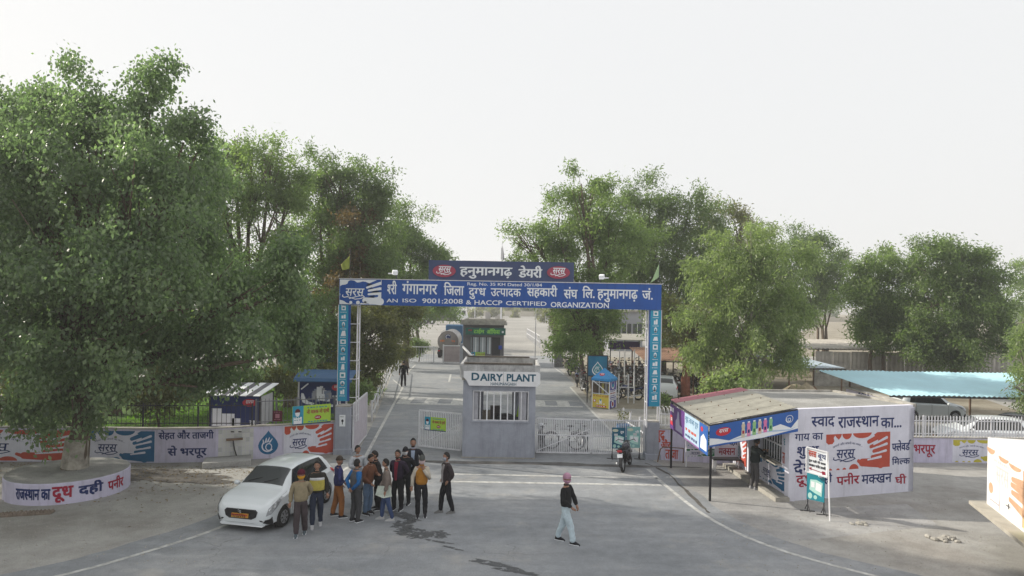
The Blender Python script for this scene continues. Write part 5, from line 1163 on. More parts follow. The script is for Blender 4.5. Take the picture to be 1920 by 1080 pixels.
m = MB().use(mat('royal_blue',(0.02,0.06,0.4),.5,0)); m.box(tx1-.45,tx1-.15,TD-.03,TD-.005,P(940,655,TD).z,P(940,648,TD).z); m.build('wall_sign', to)
# boom barrier and sheeted gates across the left lane
bb = thing('boom_barrier', 'short raised grey barrier boom beside the office', 'barrier', (P(866,672,64).x,64,0)); a = P(866,648,64); b = P(889,672,62); m = MB().use(GALV); m.bar(a,b,.14); m.build('boom', bb); m = MB().use(GREYP); m.box(a.x-.15,a.x+.1,63.8,64.1,0,a.z+.2); m.build('post', bb)
def mesh_gate(lab, x0, x1, yt, yb, D, sheet_):
    p0, p1 = P(x0,yb,D), P(x1,yb,D); zt2 = P(x0,yt,D).z; t = thing('road_gate', lab, 'gate', (p0.x,D,0)); m = MB().use(GALV); z0=.12
    for a,b in (((p0.x,z0),(p1.x,z0)),((p0.x,zt2),(p1.x,zt2))): m.bar((a[0],D,a[1]),(b[0],D,b[1]),.09)
    for x in (p0.x,p1.x): m.bar((x,D,0),(x,D,zt2+.1),.12)
    m.build('gate_frame', t)
    if sheet_: m = MB().use(mat('pinkish_sheet',(0.42,0.36,0.37),.6,.12,2)); m.box(p0.x+.06,p1.x-.06,D-.015,D+.015,z0+.06,zt2-.06); m.build('panel', t)
    else:
        for i in range(9): m = MB().use(GALV); x = p0.x+(p1.x-p0.x)*(i+1)/10; m.box(x-.012,x+.012,D-.012,D+.012,z0+.05,zt2-.05); m.build('bar', t)
mesh_gate('open framed road gate left of the tanker truck', 767, 813, 650, 680, 66.8, False)
mesh_gate('pinkish sheeted road gate standing before the tanker truck', 831, 863, 648, 680, 67.0, True)

# ================================================================ blue canopy promo booth
cb = thing('canopy_booth', 'small white promo booth with peaked blue canopy and printed panels', 'booth', (5.05,41,0), 0)
A0, A1, A2 = Vector((4.72,41.2,0)), Vector((5.62,40.55,0)), Vector((6.12,41.35,0)); A3 = A0+(A2-A1); Z = Vector((0,0,1)); ce = (A0+A2)/2; ez = 1.72
for p in (A0,A1,A2,A3): m = MB().use(WPRINT); m.tube([p,p+Z*ez],.03,8); m.build('post', cb)
def quadpanel(a,b,z0,z1,m_,name,th=.02):
    mb=MB().use(m_); n=(b-a).normalized(); nn_=Vector((n.y,-n.x,0))*-th; vs=[a,b,b+nn_,a+nn_]; mb.add([v+Z*z0 for v in vs]+[v+Z*z1 for v in vs], ((0,3,2,1),(4,5,6,7),(0,1,5,4),(1,2,6,5),(2,3,7,6),(3,0,4,7))); return mb.build(name,cb)
yp = mat('yellow_print',(0.75,0.60,0.10),.5,.08,3); vp_ = mat('violet_print',(0.09,0.06,0.33),.5,.08,2)
o1 = quadpanel(A0,A1,.05,.80,yp,'front_panel'); o2 = quadpanel(A1+(A2-A1)*.02,A2,.05,1.66,vp_,'side_panel')
pn = Panel(A0+Z*.05,A1-A0,Z); w=(A1-A0).length; m=MB().use(REDP); pn.text(m,'नो मास~क नो एंट~री',.06,.60,w-.05,.72,1,.03); m.use(REDPR); pn.oval(m,.16,.38,.09,.09,1); pn.rect(m,.25,.04,w-.2,.13,1); m.use(WPRINT); pn.oval(m,.16,.38,.06,.06,2); pn.oval(m,.55,.36,.09,.12,1); m.use(TEALP); pn.oval(m,.55,.45,.05,.06,2); m.use(WPRINT); pn.blocks(m,.28,.06,w-.24,.11,4,2,5); pn.blocks(m,.3,.2,w-.25,.26,4,1,7); m.build('printed_design',o1,fix=False)
pn = Panel(A1+Z*.05,A2-A1,Z); w=(A2-A1).length; m=MB().use(WPRINT); pn.oval(m,w/2,1.32,.24,.24,1); pn.rect(m,.08,.62,w-.06,1.02,1); pn.rect(m,.08,.42,w-.06,.56,1); pn.oval(m,w/2,.22,.2,.2,1); m.use(vp_); pn.oval(m,w/2,1.34,.19,.19,2); m.use(CYANP); pn.oval(m,w/2,1.28,.13,.11,3); m.use(MAROONL); pn.oval(m,w/2,.22,.12,.13,2); pn.blocks(m,.14,.80,w-.1,.88,5,2,2); m.use(vp_); pn.blocks(m,.14,.92,w-.1,1.0,3,2,3); pn.blocks(m,.14,.66,w-.1,.74,5,2,4); pn.blocks(m,.14,.46,w-.1,.52,6,2,6); m.build('printed_design',o2,fix=False)
bcl = mat('canopy_blue',(0.04,0.28,0.62),.5,.08,2); m = MB().use(bcl); ex=1.09; C_=[ce+(p-ce)*ex for p in (A0,A1,A2,A3)]; pk=ce+Z*2.3
m.add([c+Z*ez for c in C_]+[pk]+[c+Z*(ez-.14) for c in C_],[(0,1,4),(1,2,4),(2,3,4),(3,0,4),(5,6,1,0),(6,7,2,1),(7,8,3,2),(8,5,0,3)]); can = m.build('canopy', cb, fix=False)
e1=(C_[1]-C_[0]).normalized(); mid=(C_[0]+C_[1])/2+Z*ez; pn=Panel(mid, e1, pk-mid); m=MB().use(REDPR); pn.oval(m,0,.30,.17,.10,2); art_logo(m,pn,-.13,.23,.26,.14,WPRINT,3,swoosh=False); m.build('emblem',can,fix=False)
for z in (.85,1.5): m=MB().use(WPRINT); m.bar(A0+Z*z,A1+Z*z,.035); m.build('crossbar',cb)
m=MB().use(WPRINT); m.bar(A0+Z*1.6,A1+Z*.85,.04); m.build('diagonal_brace',cb)
for i,(c,hh) in enumerate((((.62,.55,.15),.62),((.5,.5,.48),.7),((.55,.48,.12),.6))):
    p=A0.lerp(A1,.4+.2*i)+Vector((.25,.25,0)); t=thing('rolled_banner',('rolled yellow banner standing in the canopy booth','pale rolled banner in the middle of the canopy booth','rolled yellow banner nearest the violet panel in the booth')[i],'banner',p); m=MB().use(mat('roll_%d'%i,c,.7,.1)); m.tube([p+Z*.02,p+Z*1.42],.07,8); m.tube([p+Z*1.40,p+Z*1.5],[.02,.02],6); m.build('banner_roll',t)
# drop-logo hoarding
hd=43.2; X0,X1=P(1101,690,hd).x,P(1140,690,hd).x; z0,z1=P(1120,706,hd).z,P(1120,666,hd).z
t=thing('drop_hoarding','teal hoarding with a white drop and hand emblem behind blue canopy booth','hoarding',(X0,hd,0)); m=MB().use(mat('teal_grad',(0.02,0.24,0.38),.5,.15,.8,col2=(0.02,0.10,0.22))); m.box(X0+.06,X1-.06,hd,hd+.04,z0+.06,z1-.06); m.build('board',t)
m=MB().use(DARKM)
for x in (X0,X1-.06): m.box(x,x+.06,hd-.02,hd+.06,0,z1)
for z in (z0,z1-.06): m.box(X0+.06,X1-.06,hd-.02,hd+.06,z,z+.06)
m.build('board_frame',t); pn=Panel((X0,hd,z0),(1,0,0),(0,0,1)); m=MB(); art_drop(m,pn,(X1-X0)/2,.50,.34,WPRINT,WPRINT,2); m.use(TEALP); ptsr=.27; art_drop(m,Panel(pn.pt(0,0,.004),pn.u,pn.v),(X1-X0)/2,.50,.28,TEALP,WPRINT,3); m.build('emblem',t,fix=False)
# pillar, purple notice, stall with purple fascia
pp=G(1047,688); t=thing('stone_pillar','short grey stone pillar with a lantern cap beside the inner road','pillar',pp); m=MB().use(mat('speckled_stone',(0.25,0.25,0.26),.9,.35,9,bump=.5)); m.box(pp.x-.38,pp.x+.38,pp.y-.3,pp.y+.3,-.02,2.35); m.build('shaft',t); m=MB().use(DARKM); m.lathe([(.12,0),(.2,.25),(.34,.35),(.34,.42),(.1,.5)],(pp.x,pp.y,2.35),8); m.build('lantern_cap',t); m=MB().use(GALV); m.box(pp.x-.62,pp.x-.5,pp.y,pp.y+.1,0,1.6); m.build('side_post',t)
t,pn=poster('notice_board','pale lilac notice board on two posts beside stone pillar',(P(1071,657,66).x,66,P(1071,657,66).z),1.15,.98,mat('lilac_board',(0.36,0.33,0.50),.6,.1,2),legs=0.0,cat='notice board'); m=MB().use(WPRINT); pn.blocks(m,.2,.7,.9,.76,6,1,2); pn.blocks(m,.15,.5,1.0,.56,7,1,3); pn.blocks(m,.15,.32,1.0,.38,7,1,4); m.use(MAROONL); pn.blocks(m,.3,.82,.8,.88,3,1,4); m.build('lettering',t,fix=False)
sd=62; X0,X1=P(1142,650,sd).x,P(1200,650,sd).x; t=thing('purple_stall','long shade stall with purple fascia board beyond the motorcycles','stall',(X0,sd,0)); z0,z1=P(1170,655,sd).z,P(1170,640,sd).z
m=MB().use(mat('deep_purple_print',(0.06,0.025,0.14),.5,.15,2)); m.box(X0,X1,sd,sd+.06,z0,z1); m.build('fascia_board',t); m=MB().use(CREAM); m.add([(X0-.3,sd-.3,z1+.12),(X1+2.5,sd-.3,z1+.05),(X1+2.5,sd+5,z1+.35),(X0-.3,sd+5,z1+.4),(X0-.3,sd-.3,z1+.18),(X1+2.5,sd-.3,z1+.11),(X1+2.5,sd+5,z1+.41),(X0-.3,sd+5,z1+.46)],((0,3,2,1),(4,5,6,7),(0,1,5,4),(1,2,6,5),(2,3,7,6),(3,0,4,7))); m.build('roof',t)
for x in (X0+.1,(X0+X1)/2,X1-.1): m=MB().use(DARKM); m.box(x,x+.08,sd+.1,sd+.18,0,z1+.1); m.build('post',t)
# parking sheds ------------------------------------------------------
def shed(lab, x0,x1,D0,D1,h0,h1,m_,posts,nsh=6,name='parking_shed',pm=RUST,xr=0.0,cw=.18,amp=.02):
    t=thing(name,lab,'shed',(x0,D0,0)); W_=x1-x0
    for i in range(nsh):
        a,b=x0+W_*i/nsh,x0+W_*(i+1)/nsh-.004; K=max(4,int((b-a)/cw*2)); vs=[]
        for k in range(K+1):
            x=a+(b-a)*k/K; z=amp*(1 if k%2 else -1); vs+=[(x,D0,h0+z+.01*(i%3)),(x+xr,D1,h1+z+.01*(i%3))]
        mb=MB().use(m_ if not isinstance(m_,list) else m_[i%len(m_)]); mb.add(vs,[(2*k,2*k+2,2*k+3,2*k+1) for k in range(K)]); o=mb.build('roof_sheet',t,fix=False); s_=o.modifiers.new('s','SOLIDIFY'); s_.thickness=.008; s_.offset=-1
    for (x,y) in posts: m=MB().use(pm); hh=h0+(h1-h0)*(y-D0)/(D1-D0)-.05; m.tube([(x,y,-.02),(x,y,hh)],.05,6); m.build('post',t)
    for (y,h) in ((D0+.1,h0),(D1-.1,h1)): q=(y-D0)/(D1-D0); m=MB().use(DARKM); m.bar((x0+xr*q,y,h-.07),(x1+xr*q,y,h-.07),.07); m.build('roof_beam',t)
    return t
BROWNR=mat('rusty_tin_roof',(0.28,0.17,0.12),.8,.3,1.2,bump=.3,col2=(0.16,0.09,0.06)); GREYR=mat('grey_blue_tin',(0.36,0.43,0.50),.5,.15,1.0); GREYC=mat('asbestos_sheet',(0.46,0.43,0.39),.9,.2,1.2,bump=.3); BLUER=mat('sky_blue_tin',(0.42,0.66,0.74),.45,.06,.8); 
shed('rusty brown roofed shed over the rows of parked motorcycles',8.9,15.2,47.5,54,2.25,2.7,BROWNR,[(9.1,47.7),(12.2,47.7),(15.0,47.7),(9.1,53.7),(12.2,53.7),(15,53.7)],5)
shed('grey-blue tin parking shed behind the sand heap',14.6,21.6,46,56,2.08,2.25,GREYR,[(14.8,46.2),(18,46.2),(21.4,46.2)],6)
shed('sky blue corrugated tin roof over the parked white cars on the right',17.6,31.5,33,37.6,2.05,2.72,BLUER,[(26.0,33.3),(30,33.3),(17.7,37.3),(24,37.3)],12,xr=-1.4,cw=.22,amp=.028)
t=shed('long grey corrugated cement shed beyond the blue roof',22.5,40,54,70,2.85,2.75,GREYC,[(23,54.3),(30,54.3)],8,name='store_shed',cw=.3,amp=.03)
for i in range(12):
    x0,x1=23+i*1.35,23+(i+1)*1.35-.03; m=MB().use(GREYC); K=8; vs=[]
    sag=rd.uniform(-.12,.12)
    for k in range(K+1): x=x0+(x1-x0)*k/K; y=54.0+.03*(1 if k%2 else -1); vs+=[(x,y,1.0),(x,y,2.62+sag*.3)]
    m.add(vs,[(2*k,2*k+2,2*k+3,2*k+1) for k in range(K)]); o=m.build('wall_sheet',t,fix=False); s_=o.modifiers.new('s','SOLIDIFY'); s_.thickness=.01
m=MB().use(OLDCONC); m.box(23,39.2,54.05,54.2,-.02,1.0); m.build('low_wall',t)
# lavender wall under the left edge of the blue roof
lb=thing('side_wall','short lavender wall with navy word under the left edge of blue roof','wall',(17.0,30.4,0)); mb=MB().use(LAV); mb.box(17.0,17.2,30.4,36.2,-.02,1.95); lw_=mb.build('wall_section',lb); m=MB().use(OLDCONC); m.box(16.95,17.25,30.35,36.25,1.952,2.03); m.build('coping',lb)
pn=Panel((17.0,36.2,0),(0,-1,0),Z); m=MB().use(NAVYL); a0,b0=onpanel(pn,1609,746); a1,b1=onpanel(pn,1632,737); pn.text(m,'स~वाद',a0,b0,a1,b1,2,.04); m.build('lettering',lw_,fix=False)
# earth bund top near kiosk roof left: broken slab
t=thing('roof_slabs','loose grey stone slabs lying on the ground behind the kiosk','slab',(9.8,31,0))
for i in range(5): m=MB().use(ROOFM); m.cbox((9.3+i*.55,30.6+.4*i,1.75+.05*i),(1.6,1.2,.07),rz=.3+.2*i); m.build('slab',t)
m=MB().use(OLDCONC); m.box(9.0,12.2,30.2,33,-.02,1.68); m.build('base',t)
# median rails, far kerbs, far fence ------------------------------------------
def far_rail(lab,pts,h,n,m_=GALV,grp=None):
    t=thing('road_railing',lab,'railing',(pts[0][0],pts[0][1],0),0,grp)
    pts=[Vector((*p,0)) for p in pts]
    for i in range(n+1):
        s=i/n*(len(pts)-1); k=min(int(s),len(pts)-2); p=pts[k].lerp(pts[k+1],s-k); m=MB().use(m_); m.box(p.x-.05,p.x+.05,p.y-.05,p.y+.05,0,h); m.build('post',t)
    for q in (.5,1.0): m=MB().use(m_); m.tube([p+Z*h*q for p in pts],.04,5); m.build('rail',t)
g_=lambda x,y:(G(x,y).x,G(x,y).y)
far_rail('white median railing standing in the middle of the far road',[g_(988,634),g_(1012,652)],1.5,9)
far_rail('white railing on the right of the far road, partly behind the tree',[g_(1041,640),g_(1078,655)],1.5,9)
far_rail('distant white railing on the right verge of the far road',[g_(1013,600),g_(1036,612)],1.6,8)
for i,(x,y) in enumerate(((1031,618),(1037,620),(1042,623))): c=G(x,y); t=thing('bollard',('first pale bollard at the roadside before the distant tree','middle pale bollard at the far roadside','third pale bollard at the far roadside')[i],'bollard',c,0,'bollards by the far road'); m=MB().use(CONC); m.box(c.x-.2,c.x+.2,c.y-.2,c.y+.2,0,1.7); m.build('shaft',t); m=MB().use(DARKM); m.box(c.x-.22,c.x+.22,c.y-.22,c.y+.22,1.702,1.85); m.build('cap',t)
# thin lamp poles
def pole(lab,x,yb,yt,D,r=.05,name='lamp_pole',arm=None):
    b=P(x,yb,D); t=thing(name,lab,'pole',(b.x,D,0)); m=MB().use(GALV); zt3=P(x,yt,D).z; m.tube([(b.x,D,0),(b.x,D,zt3)],[r,r*.6],8); m.build('shaft',t)
    if arm: m=MB().use(GALV); m.tube([(b.x,D,zt3),(b.x+arm,D,zt3+.2)],.03,6); m.build('arm',t)
    return t
pole('slim pale pole rising from the road behind the booth roof',1003,690,565,60,.045)
pole('slim dark pole standing behind the office roof',890,610,565,80,.06)
pole('thin grey pole left of the roadside tree',1109,720,650,52,.07)
# far boundary band and hazy things
fw_=thing('far_wall','long pale wall along the far side of the yard','wall',(-60,252,0)); 
for i in range(14): m=MB().use(mat('far_wall_paint',(0.5,0.46,0.38),.9,.1,.3)); x=-62+i*13; m.box(x,x+12.9,252,252.4,0,1.8); m.build('wall_section',fw_)
for i,(x,yb,w,h,c) in enumerate(((855,592,16,12,(.42,.40,.38)),(915,589,12,14,(.30,.28,.27)),(935,588,14,11,(.38,.36,.33)))):
    D=215; p=P(x,yb,D); t=thing('machine_stack',('stacked pale crates far across the yard near the white truck','dark heap of machinery far across yard','grey heap of stacked frames far across the yard')[i],'stack',(p.x,D,0)); rr=random.Random(i)
    for k in range(7): m=MB().use(mat('far_grey_%d'%i,c,.8,.1)); ww=w*D/FPX/3; q=rr.uniform(-1,1)*w*D/FPX/3; m.box(p.x+q-ww/2,p.x+q+ww/2,D+k*.35,D+k*.35+.3,0,h*D/FPX*rr.uniform(.4,1)); m.build('crate',t)
# far buildings
def block(lab,x0,x1,yt,D,dep,m_,nw,ns,base=0,name='building',roofm=None):
    X0,X1=P(x0,560,D).x,P(x1,560,D).x; zt4=P((x0+x1)/2,yt,D).z; t=thing(name,lab,'building',(X0,D,0)); m=MB().use(m_); m.box(X0,X1,D,D+dep,0,zt4); m.build('wall',t); m=MB().use(roofm or OLDCONC); m.box(X0-.2,X1+.2,D-.25,D+dep+.2,zt4+.002,zt4+.25); m.build('roof',t)
    for j in range(ns):
        for i in range(nw):
            x=X0+(X1-X0)*(i+.5)/nw; z=zt4*(j+.45)/ns; m=MB().use(GLASS); m.box(x-.55,x+.55,D-.04,D-.005,z,z+1.2); f=m.build('window',t); m=MB().use(WHITE); m.box(x-.03,x+.03,D-.07,D-.042,z,z+1.2); m.build('mullion',f)
block('grey plant building seen between the roadside trees on right',1146,1206,585,88,12,mat('bluish_grey_wall',(0.33,0.34,0.38),.85,.1,.6),3,1)
block('pale bluish building glimpsed through the big tree at left',150,260,585,95,12,mat('pale_blue_wall',(0.62,0.66,0.74),.85,.06,.6),4,1)
block('low pale quarters behind the trees at left edge',-80,60,600,90,10,mat('pale_cream_wall',(0.55,0.53,0.48),.85,.08,.6),4,1)
# lattice mast with flag far away
t=thing('far_mast','thin grey mast with a limp dark cloth above the name board','mast',(P(941,500,150).x,150,0)); x=t.location.x; m=MB().use(GALV); zt5=P(941,455,150).z; m.tube([(x,150,0),(x,150,zt5)],[.22,.08],6); m.build('shaft',t); m=MB().use(mat('grey_flag',(0.2,0.2,0.24),.9,.1)); z=zt5-.3; m.add([(x,150,z),(x+.25,150.1,z-1.2),(x+.55,150,z-3.4),(x-.25,150.1,z-3.2),(x-.2,150,z-1.0),(x,150.1,z),(x+.25,150.2,z-1.2),(x+.55,150.1,z-3.4),(x-.25,150.2,z-3.2),(x-.2,150.1,z-1.0)],[(0,1,2,3,4),(9,8,7,6,5)]); m.build('flag_cloth',t)
t=thing('radio_mast','slender lattice radio mast top showing above the left trees','mast',(P(682,400,160).x,160,0)); x=t.location.x; zt6=P(682,312,160).z
for dx,dy in ((-.5,-.5),(.5,-.5),(0,.5)): m=MB().use(GALV); m.tube([(x+dx,160+dy,0),(x+dx*.1,160+dy*.1,zt6)],.07,5); m.build('leg',t)
for k in range(14): z=k*zt6/14; q=1-.9*k/14; q2=1-.9*(k+1)/14; m=MB().use(GALV); m.bar((x-.5*q,160-.5*q,z),(x+.5*q2,160-.5*q2,z+zt6/14),.06); m.build('brace',t)
# blue drum planter and white pipe posts by the road inside the gate
c=G(1168,800); c.y=31.5; c=Vector((P(1168,800,31.5).x,31.5,0)); t=thing('drum_planter','blue drum planter with a yellowish shrub just inside the gate','planter',c); m=MB().use(mat('dull_blue_drum',(0.06,0.16,0.34),.6,.15,4)); m.lathe([(.24,0),(.27,.05),(.28,.35),(.29,.37),(.28,.40),(.30,.72),(.31,.75),(.27,.75),(.27,.70)],c,18); m.build('drum',t); m=MB().use(mat('olive_leaves',(0.22,0.24,0.04),.7,.2,6)); rr=random.Random(6)
for i in range(160):
    a=rr.uniform(0,6.28); e_=rr.uniform(.2,1.3); r_=rr.uniform(.05,.34); p=c+Vector((r_*math.cos(a),r_*math.sin(a),.75+e_*.45)); s=.05; q=Vector((rr.uniform(-1,1),rr.uniform(-1,1),rr.uniform(-1,1))).normalized()*s; q2=q.cross(Vector((.3,.5,.8))); m.add([p-q,p+q2*.5,p+q,p-q2*.5],[(0,1,2,3)])
m.build('foliage',t,fix=False,kind='stuff')
def prail(lab,pts,h,name='pipe_railing'):
    t=thing(name,lab,'railing',(pts[0].x,pts[0].y,0))
    for p in pts: m=MB().use(GALV); m.tube([p,p+Z*h],.04,8); m.build('post',t)
    for q in (.55,): m=MB().use(GALV); m.tube([p+Z*h*q for p in pts],.03,6); m.build('rail',t)
prail('white pipe railing curving behind the drum planter inside the gate',[Vector((P(1169,780,33).x,33,0)),Vector((P(1182,780,32).x,32,0)),Vector((P(1200,780,30.5).x,30.5,0)),Vector((P(1209,780,29.6).x,29.6,0))],1.25)
prail('white pipe frame rail before the parked motorcycles',[Vector((P(1160,730,43.2).x,43.2,0)),Vector((P(1178,730,43.2).x,43.2,0)),Vector((P(1189,730,43.2).x,43.2,0))],1.75)
for k,(x,D) in enumerate(((1188,47),(1170,50),(1160,56))): pole(('rusty post standing among motorcycles at the shed corner','rusty post amid the middle row of motorcycles','rusty post at the back row of motorcycles')[k],x,760,655,D,.05,'shed_post')
# ================================================================ hatchback car
PAINT = mat('white_car_paint',(0.70,0.74,0.76),.28,.02,2,spec=.5,coat=.6)
TAIL = mat('red_tail_glass',(0.45,0.01,0.02),.15,0,spec=.6); HEAD = mat('headlamp_glass',(0.50,0.52,0.54),.12,.3,16,spec=.9,metal=.3); CHROME=mat('silver_alloy',(0.50,0.51,0.53),.35,0,metal=.25); BLKP=mat('black_trim',(0.015,0.015,0.017),.45,0)
CARGLASS = bpy.data.materials.new('car_glass'); CARGLASS.use_nodes=True; MATS['car_glass']=CARGLASS
b_=CARGLASS.node_tree.nodes['Principled BSDF']; b_.inputs['Base Color'].default_value=(0.006,0.009,0.011,1); b_.inputs['Roughness'].default_value=.03; b_.inputs['Alpha'].default_value=.70; b_.inputs['Specular IOR Level'].default_value=.4
for M__ in (PAINT,):                      # the inside of the shell is dark trim
    n_,l_=M__.node_tree.nodes,M__.node_tree.links; b__=n_['Principled BSDF']; ge=n_.new('ShaderNodeNewGeometry'); mx_=n_.new('ShaderNodeMix'); mx_.data_type='RGBA'; mx_.inputs[7].default_value=(.02,.02,.022,1)
    l_.new(ge.outputs['Backfacing'],mx_.inputs[0]); l_.new(b__.inputs['Base Color'].links[0].from_socket,mx_.inputs[6]); l_.new(mx_.outputs[2],b__.inputs['Base Color'])
def interp(tab,x):
    for (a,*va),(b,*vb) in zip(tab,tab[1:]):
        if a<=x<=b:
            t=(x-a)/(b-a) if b>a else 0; t=t*t*(3-2*t)*.35+t*.65; return [p+(q-p)*t for p,q in zip(va,vb)]
    return list(tab[-1][1:]) if x>tab[-1][0] else list(tab[0][1:])
# x from the nose (0) to the tail (3.84); hood/belt line z, roof z, half width at belt, half width at roof
LEN=3.84
TABLE=[ # x, shoulder z, top z, halfwidth sill, halfwidth belt, halfwidth top
 (0.00,.52,.58,.34,.36,.26),(.03,.60,.67,.56,.58,.48),(.07,.65,.73,.68,.70,.60),(.15,.71,.80,.79,.81,.70),(.35,.82,.92,.835,.86,.76),(.65,.90,1.00,.855,.868,.75),(.90,.935,1.04,.86,.87,.71),
 (1.00,.95,1.11,.862,.87,.66),(1.28,.96,1.32,.865,.87,.61),(1.60,.97,1.485,.865,.87,.58),(1.95,.975,1.54,.865,.87,.575),(2.60,.985,1.555,.865,.87,.57),(3.10,1.00,1.535,.865,.868,.57),
 (3.42,1.02,1.48,.86,.86,.56),(3.60,1.02,1.36,.855,.85,.56),(3.72,1.0,1.14,.83,.83,.60),(3.79,.92,1.0,.79,.79,.62),(3.84,.70,.78,.74,.74,.62)]
def zsill(x): return .20+.10*max(0,1-x/.25)**2+.12*max(0,(x-3.6)/.24)**2
def csec(x):
    sh,top,ws,wb,wt=interp(TABLE,x); zs_=zsill(x); tum=top-sh
    return [(0,zs_),(ws*.86,zs_),(ws*.985,zs_+.06),(ws*1.0,zs_+.22*(sh-zs_)+.05),(wb*1.008,zs_+.60*(sh-zs_)),(wb,sh-.035),(wb*.965,sh),(wt+(wb*.965-wt)*.66,sh+tum*.33),(wt+(wb*.965-wt)*.30,sh+tum*.70),(wt,top-.045*min(1,tum/.3)),(wt*.86,top-.008),(wt*.45,top+.014),(0,top+.018)]
def surf(x,s):
    c=csec(x); k=min(int(s),len(c)-2); t=s-k; return (c[k][0]*(1-t)+c[k+1][0]*t, c[k][1]*(1-t)+c[k+1][1]*t)
def patch(mb,uv,off=.006,side=1,nx=6,ns=4,both=False):
    """panel on the body skin: uv gives corners (x,s) a,b,c,d; subdivided"""
    a,b,c,d_=[Vector((*q,0)) for q in uv]; vs=[]
    for i in range(nx+1):
        for j in range(ns+1):
            p=a.lerp(b,i/nx).lerp(d_.lerp(c,i/nx),j/ns); y,z=surf(p.x,p.y); y2,z2=surf(p.x,p.y+.05); y3,z3=surf(min(p.x+.02,LEN),p.y)
            t1=Vector((0,y2-y,z2-z)); t2=Vector((.02,y3-y,z3-z)); n=t1.cross(t2)
            n=n.normalized() if n.length>1e-9 else Vector((0,1,0))
            if n.y<0 and y>.2 : n=-n
            if y<=.2 and n.z<0: n=-n
            vs.append(Vector((-(p.x-LEN/2),side*(y+n.y*off),z+n.z*off))+Vector((-n.x*off*1,0,0)))
    mb.add(vs,[(i*(ns+1)+j,(i+1)*(ns+1)+j,(i+1)*(ns+1)+j+1,i*(ns+1)+j+1) for i in range(nx) for j in range(ns)])
